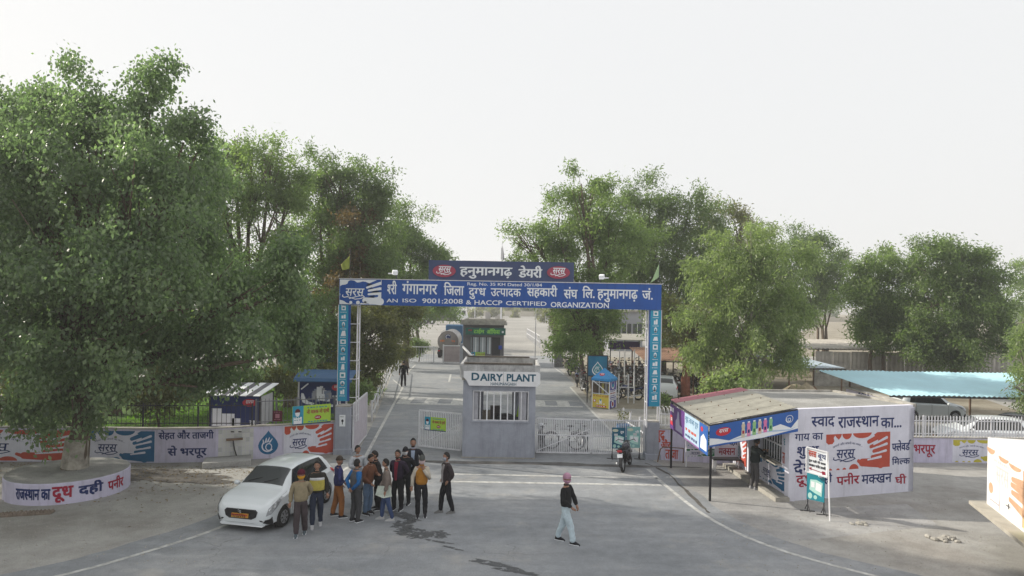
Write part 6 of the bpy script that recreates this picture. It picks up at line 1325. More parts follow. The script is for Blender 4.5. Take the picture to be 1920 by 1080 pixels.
def hatchback(name,lab,loc,rz,plate=True,driver=False):
    t=thing(name,lab,'car',loc,rz); n=46; xs=[LEN*(.5-.5*math.cos(math.pi*i/n))*.55+LEN*i/n*.45 for i in range(n+1)]
    mb=MB().use(PAINT); secs_=[]
    for x in xs:
        c=csec(x); secs_.append([( -(x-LEN/2),y,z) for y,z in c]+[(-(x-LEN/2),-y,z) for y,z in c[-2:0:-1]])
    k=len(secs_[0]); mb.add([p for s in secs_ for p in s],[(i*k+j,i*k+(j+1)%k,(i+1)*k+(j+1)%k,(i+1)*k+j) for i in range(n) for j in range(k)]+[tuple(range(k-1,-1,-1)),tuple(n*k+j for j in range(k))])
    body=mb.build('body',t,smooth=True,local=True)
    for x in (.78,3.23):
        cm=MB(); cm.lathe([(.345,-1.2),(.345,1.2)],(-(x-LEN/2),0,.32),28,M=Matrix.Rotation(R(90),4,'X')); co=cm.build('cutter',None); co.parent=t
        bpy.context.view_layer.update(); md=body.modifiers.new('c','BOOLEAN'); md.object=co; md.operation='DIFFERENCE'; md.solver='EXACT'
        dg=bpy.context.evaluated_depsgraph_get(); me=bpy.data.meshes.new_from_object(body.evaluated_get(dg)); body.modifiers.clear(); body.data=me; bpy.data.objects.remove(co)
    body.data.set_sharp_from_angle(angle=R(38))
    for x in (.78,3.23):
        wm=MB().use(BLKP); wm.box(-(x-LEN/2)-.35,-(x-LEN/2)+.35,-.80,-.60,.20,.62); 
        for s in (-1,1):
            c=(-(x-LEN/2),s*.77,.30); w=MB().use(BLACKR); w.lathe([(.20,-.09),(.275,-.095),(.30,-.06),(.303,0),(.30,.06),(.275,.095),(.20,.09)],c,28,M=Matrix.Rotation(R(90),4,'X')); wo=w.build('wheel',t,smooth=True,local=True)
            r=MB().use(CHROME); yy=c[1]+s*.085; r.lathe([(.19,-.005),(.205,.005)],(c[0],yy,.30),24,M=Matrix.Rotation(R(90),4,'X'))
            r.use(BLKP); 
            for q in range(7):
                a=2*math.pi*q/7; p=lambda rr_,da:(c[0]+rr_*math.cos(a+da),yy+s*.011,.30+rr_*math.sin(a+da)); r.add([p(.08,-.14),p(.165,-.20),p(.165,.20),p(.08,.14)],[(0,1,2,3)])
            r.build('rim',wo,local=True)
    u=MB().use(BLKP); u.box(-1.75,1.75,-.62,.62,.17,.42); u.build('underbody',t,local=True)
    # glass
    g1=MB().use(CARGLASS); 
    for s in (1,-1): patch(g1,[(1.00,9.15),(1.58,9.15),(1.58,12),(1.00,12)],.012,s,6,6)
    g1.build('windscreen',t,smooth=True,local=True,fix=False)
    for s in (1,-1):
        for uv in ([(1.22,6.35),(2.10,6.35),(2.10,8.75),(1.64,8.72)],[(2.18,6.35),(2.98,6.40),(2.94,8.7),(2.18,8.75)],[(3.06,6.5),(3.34,6.9),(3.18,8.5),(3.02,8.6)]): g=MB().use(CARGLASS); patch(g,uv,.010,s); g.build('side_window',t,smooth=True,local=True,fix=False)
        g=MB().use(BLKP); patch(g,[(1.14,6.15),(3.36,6.45),(3.18,8.85),(1.60,8.95)],.004,s,14,6); g.build('window_surround',t,smooth=True,local=True,fix=False)
        for x in (1.18,2.14,3.02):
            g=MB().use(BLKP); patch(g,[(x,2.0),(x+.012,2.0),(x+.012,6.1),(x,6.1)],.003,s,1,8); g.build('door_seam',t,local=True,fix=False)
        for x in (2.02,2.88): g=MB().use(PAINT); y,z=surf(x,4.6); g.box(-(x-LEN/2)-.08,-(x-LEN/2)+.08,s*(y+.006)-.012,s*(y+.006)+.012,z-.012,z+.012); g.build('door_handle',t,local=True)
        g=MB().use(PAINT); g.ball((-(1.26-LEN/2),s*.985,1.02),(.07,.10,.07),12,8); mo=g.build('wing_mirror',t,smooth=True,local=True); g=MB().use(BLKP); g.bar((-(1.28-LEN/2),s*.86,.97),(-(1.27-LEN/2),s*.94,.99),.03); g.build('mirror_arm',mo,local=True)
        g=MB().use(HEAD); patch(g,[(.08,4.0),(.72,5.15),(.64,6.2),(.14,6.05)],.016,s,8,3); g.build('headlight',t,smooth=True,local=True,fix=False)
        g=MB().use(TAIL); patch(g,[(3.48,5.0),(3.80,4.6),(3.80,5.9),(3.50,6.4)],.012,s,5,4); g.build('tail_light',t,smooth=True,local=True,fix=False)
        g=MB().use(BLKP); patch(g,[(.06,1.9),(.30,1.9),(.22,3.6),(.08,3.0)],.016,s,4,3); g.build('fog_recess',t,smooth=True,local=True,fix=False)
        g=MB().use(BLKP); patch(g,[(.95,1.8),(2.95,1.8),(2.95,2.1),(.95,2.1)],.003,s,4,1); g.build('sill_trim',t,local=True,fix=False)
    g=MB().use(CARGLASS)
    for s in (1,-1): patch(g,[(3.42,9.2),(3.68,9.2),(3.68,12),(3.42,12)],.012,s,4,5)
    g.build('rear_window',t,smooth=True,local=True,fix=False)
    # grille, plate, badge, lower lip built on the nose
    X=LEN/2
    def nose(pts,x,m_,name,th=.02):
        g=MB().use(m_); k=len(pts); vs=[(X+x-(abs(y)**2)*.13,y,z) for y,z in pts]; g.add(vs+[(a-th*3,b,c) for a,b,c in vs],[tuple(range(k))]+[(i,(i+1)%k,k+(i+1)%k,k+i) for i in range(k)]); return g.build(name,t,local=True)
    gr=[(-.50,.60),(-.44,.66),(0,.665),(.44,.66),(.50,.60),(.46,.46),(.34,.40),(-.34,.40),(-.46,.46)]
    nose(gr,.035,BLKP,'grille'); 
    if plate:
        p_=nose([(-.25,.44),(-.25,.55),(.25,.55),(.25,.44)],.062,mat('yellow_plate',(0.60,0.30,0.04),.5,.05),'number_plate'); pn=Panel((X+.064,-.22,.45),(0,1,0),(0,0,1)); m=MB().use(BLACKL); pn.blocks(m,0,.055,.42,.085,8,3,2); pn.blocks(m,.02,.01,.42,.04,7,3,4); m.build('plate_lettering',p_,local=True,fix=False)
        m=MB().use(mat('red_plate_top',(0.5,0.06,0.03),.5,0)); pn.rect(m,-.02,.05,.46,.092,2); m.build('plate_strip',p_,local=True,fix=False)
    m=MB().use(CHROME); m.tube([(X+.06,-.045,.655),(X+.062,.045,.625),(X+.062,-.045,.61),(X+.06,.045,.585)],.011,6); m.build('badge',t,smooth=True,local=True)
    nose([(-.68,.22),(-.62,.27),(.62,.27),(.68,.22),(.62,.19),(-.62,.19)],.014,PAINT,'bumper_lip',.03); nose([(-.66,.335),(-.60,.375),(.60,.375),(.66,.335)],.015,BLKP,'lower_intake')
    g=MB().use(BLKP); g.box(-X-.006,-X+.05,-.55,.55,.28,.42); g.build('rear_bumper_trim',t,local=True); g=MB().use(WPRINT); g.box(-X-.012,-X,-.24,.24,.62,.73); g.build('rear_plate',t,local=True)
    w_=MB().use(BLKP)
    for y0,y1 in ((.05,.42),(-.45,-.08)):
        q0,q1=surf(1.15,11.9),surf(1.3,11.4); w_.tube([(-(1.02-X),y0,interp(TABLE,1.02)[1]+.045),(-(1.14-X),y1,interp(TABLE,1.14)[1]+.05)],.009,5)
    w_.build('wiper',t,local=True,kind=None)
    for s in (1,-1):
        g=MB().use(BLKP); patch(g,[(.45,6.25),(.98,6.6),(.98,6.68),(.45,6.33)],.004,s,6,1); g.build('bonnet_seam',t,local=True,fix=False)
    g=MB().use(BLKP); g.cbox((1.0,0,.84),(.5,1.3,.16)); g.build('dashboard',t,local=True)
    # interior: seats and steering wheel
    for s in (-.36,.36): g=MB().use(mat('seat_cloth',(0.03,0.03,0.033),.9,.1,5)); g.ball((-.12,s,.72),(.28,.24,.10),10,6); g.ball((-.42,s,1.0),(.10,.24,.32),10,6); g.ball((-.45,s,1.34),(.06,.12,.09),8,6); g.build('seat',t,smooth=True,local=True)
    g=MB().use(BLKP); g.torus((.30,-.36,.98),.17,.014,'X',18,5,M=Matrix.Rotation(R(-20),4,'Y')); g.build('steering_wheel',t,local=True)
    return t
a,b=G(523,990),G(607,943); fd=(a-b).normalized(); rz=math.atan2(fd.y,fd.x)
side=Vector((-fd.y,fd.x,0))   # car's left
mid=(a+b)/2; ctr=mid-side*.74; ctr.z=0
car=hatchback('parked_car','white hatchback with yellow number plate standing at left of the group of men',ctr,rz); car.scale=(.955,.955,.93)
c2=clone(car,Vector((P(1255,735,44.5).x,44.5+1.5,0)),R(78),'white hatchback seen from behind beside the rusty motorcycle shed')
c3=clone(car,Vector((P(1737,760,39.2).x,39.2,0)),R(2),'white hatchback side-on tucked beneath the edge of the blue tin roof')
c4=clone(car,Vector((20.6,31.2,0)),R(165),'white car behind the palisade fence, nose toward the kiosk')
c5=clone(car,Vector((25.2,30.9,0)),R(100),'white car at right behind the palisade fence, seen from the rear')
# dark car: same shape, dark paint
DPAINT=mat('dark_grey_paint',(0.05,0.055,0.065),.25,.02,2,coat=.5)
c6=clone(car,Vector((22.9,32.4,0)),R(120),'dark grey car parked between two white cars behind the palisade')
for ch in c6.children:
    if ch.name.startswith('body'): ch.data=ch.data.copy(); ch.data.materials[0]=DPAINT

# ================================================================ motorcycles
def motorcycle(lab,loc,rz,tank=(0.03,0.03,0.035),hero=False):
    t=thing('motorcycle',lab,'motorcycle',loc,rz); ns=22 if hero else 14; sp=14 if hero else 6
    FM=mat('bike_dark',(0.03,0.03,0.033),.4,.05); TM=mat('tank_%d'%int(sum(tank)*1000),tank,.25,.03,coat=.5); L=True
    for x in (.64,-.64):
        w=MB().use(BLACKR); w.torus((x,0,.30),.255,.048,'Y',ns,6); wo=w.build('wheel',t,smooth=True,local=L); r=MB().use(CHROME); r.torus((x,0,.30),.215,.012,'Y',ns,4); r.lathe([(.05,-.05),(.05,.05)],(x,0,.30),8,M=Matrix.Rotation(R(90),4,'X'))
        for k in range(sp): a=2*math.pi*k/sp; r.tube([(x,0,.30),(x+.21*math.cos(a),0,.30+.21*math.sin(a))],.006,3,False)
        r.build('rim',wo,local=L)
    m=MB().use(FM); m.tube([(.42,0,.86),(.18,0,.66),(-.2,0,.56),(-.45,0,.72),(-.85,0,.78)],.028,6); m.tube([(.40,0,.80),(.22,0,.34),(-.2,0,.28),(-.25,0,.56)],.022,6)
    for s in (-.09,.09): m.tube([(-.64,s,.30),(-.22,s,.36)],.018,6); m.tube([(-.62,s*1.3,.32),(-.48,s*1.2,.72)],.022,6)
    m.build('frame',t,local=L)
    m=MB().use(CHROME)
    for s in (-.09,.09): m.tube([(.64,s,.30),(.40,s,.92)],.02,6)
    m.build('fork',t,local=L)
    m=MB().use(mat('engine_grey',(0.16,0.16,0.17),.5,.1,6,metal=.3)); m.cbox((.02,0,.38),(.36,.26,.22)); m.lathe([(.09,0),(.11,.05),(.10,.22)],(.10,0,.42),8); m.build('engine',t,bevel=.02 if hero else 0,local=L)
    m=MB().use(TM); 
    prof=[(.40,.07,.80,.84),(.34,.12,.76,.93),(.20,.14,.73,.96),(.05,.12,.74,.90),(-.06,.07,.74,.83)]
    vs=[]; 
    for x,w,z0,z1 in prof: vs+=[(x,-w,z0),(x,-w*1.05,(z0+z1)/2),(x,-w*.5,z1),(x,w*.5,z1),(x,w*1.05,(z0+z1)/2),(x,w,z0)]
    m.add(vs,[(i*6+j,i*6+(j+1)%6,(i+1)*6+(j+1)%6,(i+1)*6+j) for i in range(4) for j in range(6)]+[tuple(range(5,-1,-1)),tuple(24+j for j in range(6))]); m.build('fuel_tank',t,smooth=True,local=L)
    m=MB().use(BLACKR); vs=[]
    for x,w,z in ((-.02,.10,.80),(-.2,.14,.79),(-.45,.14,.82),(-.72,.11,.88)): vs+=[(x,-w,z-.05),(x,-w*.8,z+.02),(x,w*.8,z+.02),(x,w,z-.05)]
    m.add(vs,[(i*4+j,i*4+(j+1)%4,(i+1)*4+(j+1)%4,(i+1)*4+j) for i in range(3) for j in range(4)]+[(3,2,1,0),(12,13,14,15)]); m.build('seat',t,smooth=True,local=L)
    m=MB().use(TM)
    for s in (-.11,.11): m.add([(-.10,s,.72),(-.52,s,.76),(-.45,s,.58),(-.14,s,.56),(-.10,s*1.15,.72),(-.52,s*1.15,.76),(-.45,s*1.15,.58),(-.14,s*1.15,.56)],((0,3,2,1),(4,5,6,7),(0,1,5,4),(1,2,6,5),(2,3,7,6),(3,0,4,7)))
    m.add([(-.52,-.09,.80),(-.95,-.06,.84),(-.95,.06,.84),(-.52,.09,.80),(-.5,-.09,.70),(-.92,-.05,.74),(-.92,.05,.74),(-.5,.09,.70)],((0,3,2,1),(4,5,6,7),(0,1,5,4),(1,2,6,5),(2,3,7,6),(3,0,4,7))); m.build('side_cover',t,local=L)
    for x,a0,a1 in ((.64,20,150),(-.64,30,185)):
        m=MB().use(FM); vs=[]; n=8
        for i in range(n+1): a=R(a0+(a1-a0)*i/n); vs+=[(x+.34*math.cos(a),-.06,.30+.34*math.sin(a)),(x+.34*math.cos(a),.06,.30+.34*math.sin(a))]
        m.add(vs,[(2*i,2*i+1,2*i+3,2*i+2) for i in range(n)]); o=m.build('mudguard',t,local=L,fix=False)
    m=MB().use(DARKM); m.tube([(.24,-.36,.98),(.34,-.30,1.02),(.40,-.08,.95),(.40,.08,.95),(.34,.30,1.02),(.24,.36,.98)],.014,6); m.build('handlebar',t,local=L)
    for s in (-1,1): m=MB().use(CHROME if hero else DARKM); m.tube([(.34,s*.26,1.02),(.30,s*.34,1.16)],.007,4); m.cbox((.30,s*.36,1.20),(.02,.13,.08)); m.build('mirror',t,local=L)
    m=MB().use(FM); m.ball((.50,0,.86),(.09,.11,.11),10,7); hl=m.build('headlight_shell',t,smooth=True,local=L); m=MB().use(HEAD); m.lathe([(.085,0),(.06,.03),(.0,.04)],(.56,0,.86),12,M=Matrix.Rotation(R(90),4,'Y')); m.build('headlight',hl,local=L)
    m=MB().use(TAIL if hero else mat('dull_tail',(.10,.01,.01),.4,0)); m.cbox((-.97,0,.82),(.05,.17,.08)); m.build('tail_light',t,bevel=.01,local=L)
    m=MB().use(WPRINT if hero else mat('dusty_plate',(.28,.27,.25),.7,.1)); m.cbox((-.98,0,.66),(.015,.19,.13),M=Matrix.Rotation(R(15),4,'Y')); m.build('number_plate',t,local=L)
    m=MB().use(CHROME); m.tube([(.12,.12,.35),(.05,.14,.24),(-.35,.15,.27),(-.85,.16,.36)],[.018,.02,.04,.045],7); m.build('exhaust',t,smooth=True,local=L)
    if hero:
        m=MB().use(BLKP); m.ball((-.62,-.24,.58),(.20,.09,.16),10,8); m.build('saddle_bag',t,smooth=True,local=L)
        m=MB().use(DARKM); m.tube([(-.5,-.13,.75),(-.6,-.19,.80),(-.85,-.16,.82),(-.85,.16,.82),(-.6,.19,.80),(-.5,.13,.75)],.012,5); m.build('grab_rail',t,local=L)
        m=MB().use(DARKM); m.tube([(.05,.12,.28),(-.02,.26,.02)],.012,5); m.build('side_stand',t,local=L)
    return t
mc=motorcycle('black motorcycle with white plate parked outside the gate, facing the posters',G(1174,886)+Vector((.12,.62,0)),R(70),(0.03,0.032,0.045),True)
mc.rotation_euler[0]=R(-6)
mp=motorcycle('m',(9.0,48,0),R(95))
mp2=motorcycle('m',(9.7,48,0),R(95),(0.10,0.012,0.012)); mp3=motorcycle('m',(7.0,45,0),R(170),(0.02,0.03,0.12))
protos=[mp,mp2,mp3]; used=[0,0,0]; rb=random.Random(21)
def bike(x,y,a,lab,grp,k=None):
    k=rb.choice((0,0,0,0,0,0,1,2)) if k is None else k
    if not used[k]: o=protos[k]; used[k]=1; o.location=(x,y,0); o.rotation_euler=(rb.uniform(-.1,.0),0,a); o['label']=lab; o['group']=grp
    else: o=clone(protos[k],(x,y,0),a,lab,grp); o.rotation_euler=(rb.uniform(-.12,.0),0,a)
GA='motorcycles packed in rows beside the shed'
for r_,(y,x0,x1,n) in enumerate(((48.3,7.0,9.8,4),(51.0,7.4,10.6,6),(53.8,7.6,11.6,7),(56.6,7.6,12.2,8),(59.4,8.2,13.0,8),(62.2,8.4,13.6,8))):
    for i in range(n): bike(x0+(x1-x0)*(i+.5)/n+rb.uniform(-.08,.08), y+rb.uniform(-.2,.2), R(90+rb.uniform(-12,12)) if rb.random()<.75 else R(-90+rb.uniform(-10,10)), 'dark motorcycle in the '+('nearest','second','third','fourth','fifth','farthest')[r_]+' row of those packed left of the rusty shed', GA)
GB='motorcycles under the rusty shed'
for r_,(y,x0,x1,n) in enumerate(((49.5,10.1,17.0,11),(52.3,10.3,17.6,11))):
    for i in range(n): bike(x0+(x1-x0)*(i+.5)/n+rb.uniform(-.08,.08), y+rb.uniform(-.2,.2), R(90+rb.uniform(-12,12)), 'dark motorcycle in the '+('front','back')[r_]+' row parked in shade under the rusty brown roof', GB)
bike(7.35,44.7,R(176),'motorcycle parked side-on right of the canopy booth','motorcycles by the booth',2)
bike(6.55,45.6,R(185),'motorcycle partly behind the canopy booth, side-on','motorcycles by the booth',0)
bike(8.9,45.4,R(120),'motorcycle standing left of the arch column, nose to the camera','motorcycles by the booth',0)
bike(13.2,45.6,R(8),'motorcycle side-on between two red-banded tree trunks','motorcycles by the trunks',1)
for i,(x,y,a) in enumerate(((1065,688,150),(1078,694,120),(1088,705,100),(1094,716,95),(1082,724,85),(1096,735,100),(1075,703,60))):
    c=G(x,y); bike(c.x,c.y,R(a),('motorcycle nearest the stone pillar under the roadside tree','second motorcycle from stone pillar under the tree','motorcycle leaning at the slim trunk of roadside tree','motorcycle left of the drop hoarding','motorcycle at the white road line by the tree','motorcycle peeking out left of the canopy booth','motorcycle turned away beneath the lilac notice board')[i],'motorcycles under the roadside tree')
for k in range(3):
    if not used[k]: bpy.data.objects.remove(protos[k])

# ================================================================ tanker and trucks
TKD=72.5; tk=thing('tanker_truck','steel milk tanker seen from behind, blue cab beyond, waiting left of the office','tanker truck',(P(840,640,TKD).x,TKD,0)); tx=tk.location.x
STEEL=mat('dusty_steel',(0.24,0.22,0.21),.35,.12,1.5,metal=.35); rk=P(859,640,TKD).x-tx; zc=P(840,640,TKD).z
m=MB().use(STEEL); m.lathe([(.15,-.22),(.7*rk,-.18),(.95*rk,-.05),(rk,.1),(rk,5.4),(.9*rk,5.6)],(tx,TKD,zc),28,M=Matrix.Rotation(R(-90),4,'X')); m.build('tank',tk,smooth=False,angle=35)
m=MB().use(STEEL); m.torus((tx,TKD-.02,zc),rk*.99,.05,'Y',28,6); m.build('tank_rim',tk,smooth=True)
m=MB().use(GALV); m.bar((tx-.45,TKD-.05,zc+rk+.05),(tx+.45,TKD-.05,zc+rk+.05),.06)
for s in (-1,1): m.bar((tx+s*.45,TKD-.05,zc+rk+.08),(tx+s*.75,TKD-.05,zc+rk-.25),.05)
m.build('top_rail',tk)
pn=Panel((tx,TKD-.20,zc),(1,0,0),(0,0,1)); m=MB().use(NAVYL); pn.oval(m,0,.45*rk,.28,.28,2); m.use(WPRINT); pn.ring(m,0,.45*rk,.22,.22,.05,3,16,.5,5.4); m.use(mat('orange_letter',(0.6,0.16,0.03),.6,0)); pn.blocks(m,-.75,-.06,.75,.16,9,2,3); m.use(NAVYL); pn.oval(m,0,-.55*rk,.35,.22,2); m.use(WPRINT); pn.blocks(m,-.15,-.68,.15,-.5,2,3,3); m.build('lettering',tk,fix=False)
m=MB().use(mat('truck_blue',(0.03,0.12,0.25),.5,.1)); m.box(tx-rk*.92,tx+rk*.95,TKD+7.4,TKD+9.3,.9,zc+rk+.35); m.build('cab',tk,bevel=.1)
m=MB().use(BLKP); m.box(tx-1.0,tx+1.0,TKD+.1,TKD+7,.55,zc-rk*.85); m.build('chassis',tk); m=MB().use(BLKP); m.box(tx-1.05,tx-.25,TKD-.15,TKD-.1,.45,zc-rk-.02); m.build('mud_flap',tk)
for y in (1.2,2.5,7.9):
    for s in (-1,1): m=MB().use(BLACKR); m.lathe([(.3,-.15),(.48,-.15),(.5,-.05),(.5,.05),(.48,.15),(.3,.15)],(tx+s*.95,TKD+y,.5),20,M=Matrix.Rotation(R(90),4,'Y')); m.build('wheel',tk,smooth=False)
for s in (-1,1): m=MB().use(TAIL); m.box(tx+s*.9-.1,tx+s*.9+.1,TKD-.13,TKD-.1,.75,.85); m.build('tail_light',tk)
# white truck side-on far in the yard, nose right
FD=165; ft=thing('white_truck','white lorry cab side-on far across the yard, above the office roof','truck',(P(865,603,FD).x,FD,0)); x1=P(878,600,FD).x; L_=x1-11.0; S=1.25
m=MB().use(WHITE); pts=[(x1-2.7,1.15),(x1-.25,1.15),(x1-.1,1.5),(x1-.35,2.4),(x1-.7,3.55),(x1-2.7,3.6)]; k=len(pts); m.add([(x,FD,z) for x,z in pts]+[(x,FD+2.4,z) for x,z in pts],[tuple(range(k)),tuple(range(2*k-1,k-1,-1))]+[(i,(i+1)%k,k+(i+1)%k,k+i) for i in range(k)]); m.build('cab',ft)
m=MB().use(GLASS); m.box(x1-1.5,x1-.65,FD-.02,FD-.005,2.4,3.2); m.build('window',ft); m=MB().use(GLASS); m.box(x1-2.4,x1-1.8,FD-.02,FD-.005,2.5,3.1); m.build('window',ft)
m=MB().use(BLKP); m.box(L_,x1-.3,FD+.3,FD+2.1,.8,1.12); m.build('chassis',ft); m=MB().use(mat('grimy_tank',(0.14,0.14,0.14),.5,.1)); m.lathe([(1.2,0),(1.2,7.2)],(x1-3.0-7.2,FD+1.2,2.4),20,M=Matrix.Rotation(R(90),4,'Y')); m.build('tank',ft)
for x in (x1-1.4,L_+1.2,L_+2.6): 
    for y in (.1,2.1): m=MB().use(BLACKR); m.lathe([(.55,-.15),(.62,-.1),(.62,.1),(.55,.15)],(x,FD+y,.6),18,M=Matrix.Rotation(R(90),4,'X')); wo=m.build('wheel',ft); m=MB().use(GALV); m.lathe([(.28,-.02),(.28,.02)],(x,FD+y-.14,.6),12,M=Matrix.Rotation(R(90),4,'X')); m.build('rim',wo)
# white box truck cut by the right edge, near
bt=thing('box_truck','white milk delivery box truck with faded orange splash art, cut off by right edge','truck',(13.5,17,0))
c0=Vector((12.78,19.1,0)); c1=Vector((11.0,13.2,0)); dd=(c1-c0).normalized(); outn=Vector((1,0,0)); bw=2.1; BZ0,BZ1=.95,3.30
z1_=P(1857,820,19.1).z; BZ1=z1_
BOXW=mat('glossy_white_box',(0.80,0.78,0.77),.45,.04,1.5)
def tslab(a,b,z0,z1,th,m_,name,par=bt):
    n=(b-a).normalized(); nn_=Vector((-n.y,n.x,0))*th; mb=MB().use(m_); vs=[a,b,b+nn_,a+nn_]; mb.add([v+Z*z0 for v in vs]+[v+Z*z1 for v in vs], ((0,3,2,1),(4,5,6,7),(0,1,5,4),(1,2,6,5),(2,3,7,6),(3,0,4,7))); return mb.build(name,par)
box_=tslab(c0,c1,BZ0,BZ1,bw,BOXW,'cargo_box'); 
pn=Panel(c0+Z*BZ0,dd,Z); LL=(c1-c0).length; H2=BZ1-BZ0
OR=mat('faded_orange_print',(0.62,0.38,0.24),.5,.12,3); LY=mat('faded_yellow_green',(0.62,0.68,0.15),.5,.1)
m=MB().use(OR)
for q in ((.25,H2*.86,.30,.15),(1.15,H2*.82,.35,.12),(1.9,H2*.80,.4,.12)): half(pn,m,q[0],q[1],q[2],q[3],1)
pn.oval(m,.30,H2*.28,.16,.14,1)
for q in ((2.9,.62*H2,1.75,.60*H2),(2.9,.50*H2,1.7,.52*H2),(2.9,.40*H2,1.75,.42*H2),(2.9,.20*H2,1.6,.30*H2)): pn.capsule(m,(q[0],q[1]),(q[2],q[3]),.13,.06,1)
pn.rect(m,2.4,.05*H2,3.6,.8*H2,1); m.use(LY); pn.rect(m,2.5,.04,3.4,.35,2); m.use(mat('faint_grey_print',(0.55,0.55,0.55),.5,0)); pn.text(m,'सरस',.65,H2*.42,1.5,H2*.66,1,.02); pn.blocks(m,.5,H2*.70,1.7,H2*.74,9,1,2); m.build('printed_design',box_,fix=False)
m=MB().use(mat('dark_seam_line',(0.25,0.20,0.22),.5,0));  # dull dark tone for the thin seams on the box side
for a in (.0,.9,1.0): pass
pn.rect(m,.25,.18,.9,.20,2); pn.rect(m,.9,.05,.915,.32,2); pn.rect(m,.92,.03,.93,H2-.1,1); m.build('door_seam',box_,fix=False)
m=MB().use(DARKM); pn2=pn; p=pn.pt(1.45,H2*.20,.03); m.bar(p,p+dd*.22,.014); m.bar(p+dd*.18-Z*.06,p+dd*.18+Z*.07,.014); m.build('latch',bt)
m=MB().use(LAVW); a=c0-Vector((.12,-.25,0))-dd*.05; b=c1-Vector((.12,0,0)); n_=Vector((1,0,0))
DECK=mat('dusty_deck_edge',(0.45,0.42,0.36),.8,.15,2)
vs=[c0+Vector((-.30,.28,0)),c1+Vector((-.30,0,0)),c1+Vector((bw+.05,0,0)),c0+Vector((bw+.05,.28,0))]; m=MB().use(DECK); m.prism([(v.x,v.y) for v in vs],BZ0-.09,BZ0-.003); m.build('deck',bt)
m=MB().use(DARKM); vs=[c0+Vector((.35,.0,0)),c1+Vector((.35,0,0)),c1+Vector((bw-.35,0,0)),c0+Vector((bw-.35,0,0))]; m.prism([(v.x,v.y) for v in vs],.75,BZ0-.095); m.build('chassis',bt)
for i in range(5): p=c0+dd*(.25+i*.75)+Vector((.05,0,0)); m=MB().use(mat('yellowed_metal',(0.40,0.38,0.20),.6,.2,4)); m.add([p+Z*(BZ0-.1),p+dd*.3+Z*(BZ0-.1),p+dd*.3+Vector((.5,0,.5)),p+Vector((.5,0,.5)),p+Vector((.05,0,BZ0-.1)),p+dd*.3+Vector((.05,0,BZ0-.1)),p+dd*.3+Vector((.55,0,.5)),p+Vector((.55,0,.5))],((0,3,2,1),(4,5,6,7),(0,1,5,4),(1,2,6,5),(2,3,7,6),(3,0,4,7))); m.build('support_bracket',bt)
for k,(dist) in enumerate((3.3,5.6)):
    for s in (.35,bw-.15): c=c0+dd*dist+Vector((s,0,.42)); m=MB().use(BLACKR); m.lathe([(.22,-.12),(.40,-.13),(.42,-.06),(.42,.06),(.40,.13),(.22,.12)],c,24,M=Matrix.Rotation(R(90),4,'Y')); wo=m.build('wheel',bt); m=MB().use(GALV); m.lathe([(.2,-.125),(.2,.0)],c,16,M=Matrix.Rotation(R(90),4,'Y')); m.build('rim',wo)
for k in range(3): p=c0+dd*(.5+k*.5); m=MB().use(RUST); m.tube([p+Vector((.2,0,BZ0-.1)),p+Vector((.1,.1,.55)),p+dd*.3+Vector((.3,0,.45))],.02,5); m.build('hose',bt)
m=MB().use(BLKP); m.box(c1.x+.1,c1.x+bw-.1,c1.y-1.9,c1.y-.1,.5,2.4); m.build('cab',bt,bevel=.12)
# ================================================================ people
SKIN=mat('brown_skin',(0.33,0.18,0.12),.55,.06,8); SKIN2=mat('dark_brown_skin',(0.17,0.09,0.055),.55,.06,8)
CM={}
def cloth_mat(c):
    k=tuple(round(x,3) for x in c)
    if k not in CM: CM[k]=mat('cloth_%d_%d_%d'%tuple(int(x*1000) for x in k),c,.9,.14,9,bump=.35,bscale=40,spec=.15)
    return CM[k]
HAIR=mat('black_hair',(0.015,0.012,0.011),.6,.1,20); EYE=mat('eye_white',(0.6,0.58,0.55),.3,0)
_skin=[]
def skin(name,parent,verts,edges,radii,m,sub=2,root=0):
    me=bpy.data.meshes.new(name); me.from_pydata(verts,edges,[])
    o=bpy.data.objects.new(name,me); COL.objects.link(o); o.parent=parent; sk=o.modifiers.new('s','SKIN'); sk.use_smooth_shade=True; sk.branch_smoothing=.6
    for i,r in enumerate(radii): me.skin_vertices[0].data[i].radius=r if isinstance(r,tuple) else (r,r); me.skin_vertices[0].data[i].use_root=(i==root)
    s=o.modifiers.new('u','SUBSURF'); s.levels=sub; s.render_levels=sub; _skin.append((o,m)); return o
def bake_skins():
    bpy.context.view_layer.update(); dg=bpy.context.evaluated_depsgraph_get()
    for o,m in _skin:
        me=bpy.data.meshes.new_from_object(o.evaluated_get(dg)); o.modifiers.clear(); old=o.data; o.data=me; me.materials.clear(); me.materials.append(m); me.polygons.foreach_set('use_smooth',[True]*len(me.polygons))
        if not o.name.startswith('body'):         # folds and creases in the cloth
            sd=hash(o.parent['label'])%97 if False else len(o.parent['label'])*1.7
            for v in me.vertices:
                p=v.co; k=noise.noise(Vector((p.x*7+sd,p.y*7,p.z*17+abs(p.x)*9)))*.011+noise.noise(Vector((p.x*3+sd,p.y*3,p.z*5)))*.012; n_=v.normal; v.co=p+n_*k
            me.update()
    for o,extra in _extra:
        bm=bmesh.new(); bm.from_mesh(o.data); k=len(o.data.materials); bm.from_mesh(extra); n=len(extra.polygons); bm.faces.ensure_lookup_table()
        for f in bm.faces[-n:]: f.material_index+=0 
        bm.to_mesh(o.data); bm.free()
        for mm in list(extra.materials)[1:]: o.data.materials.append(mm)
_extra=[]
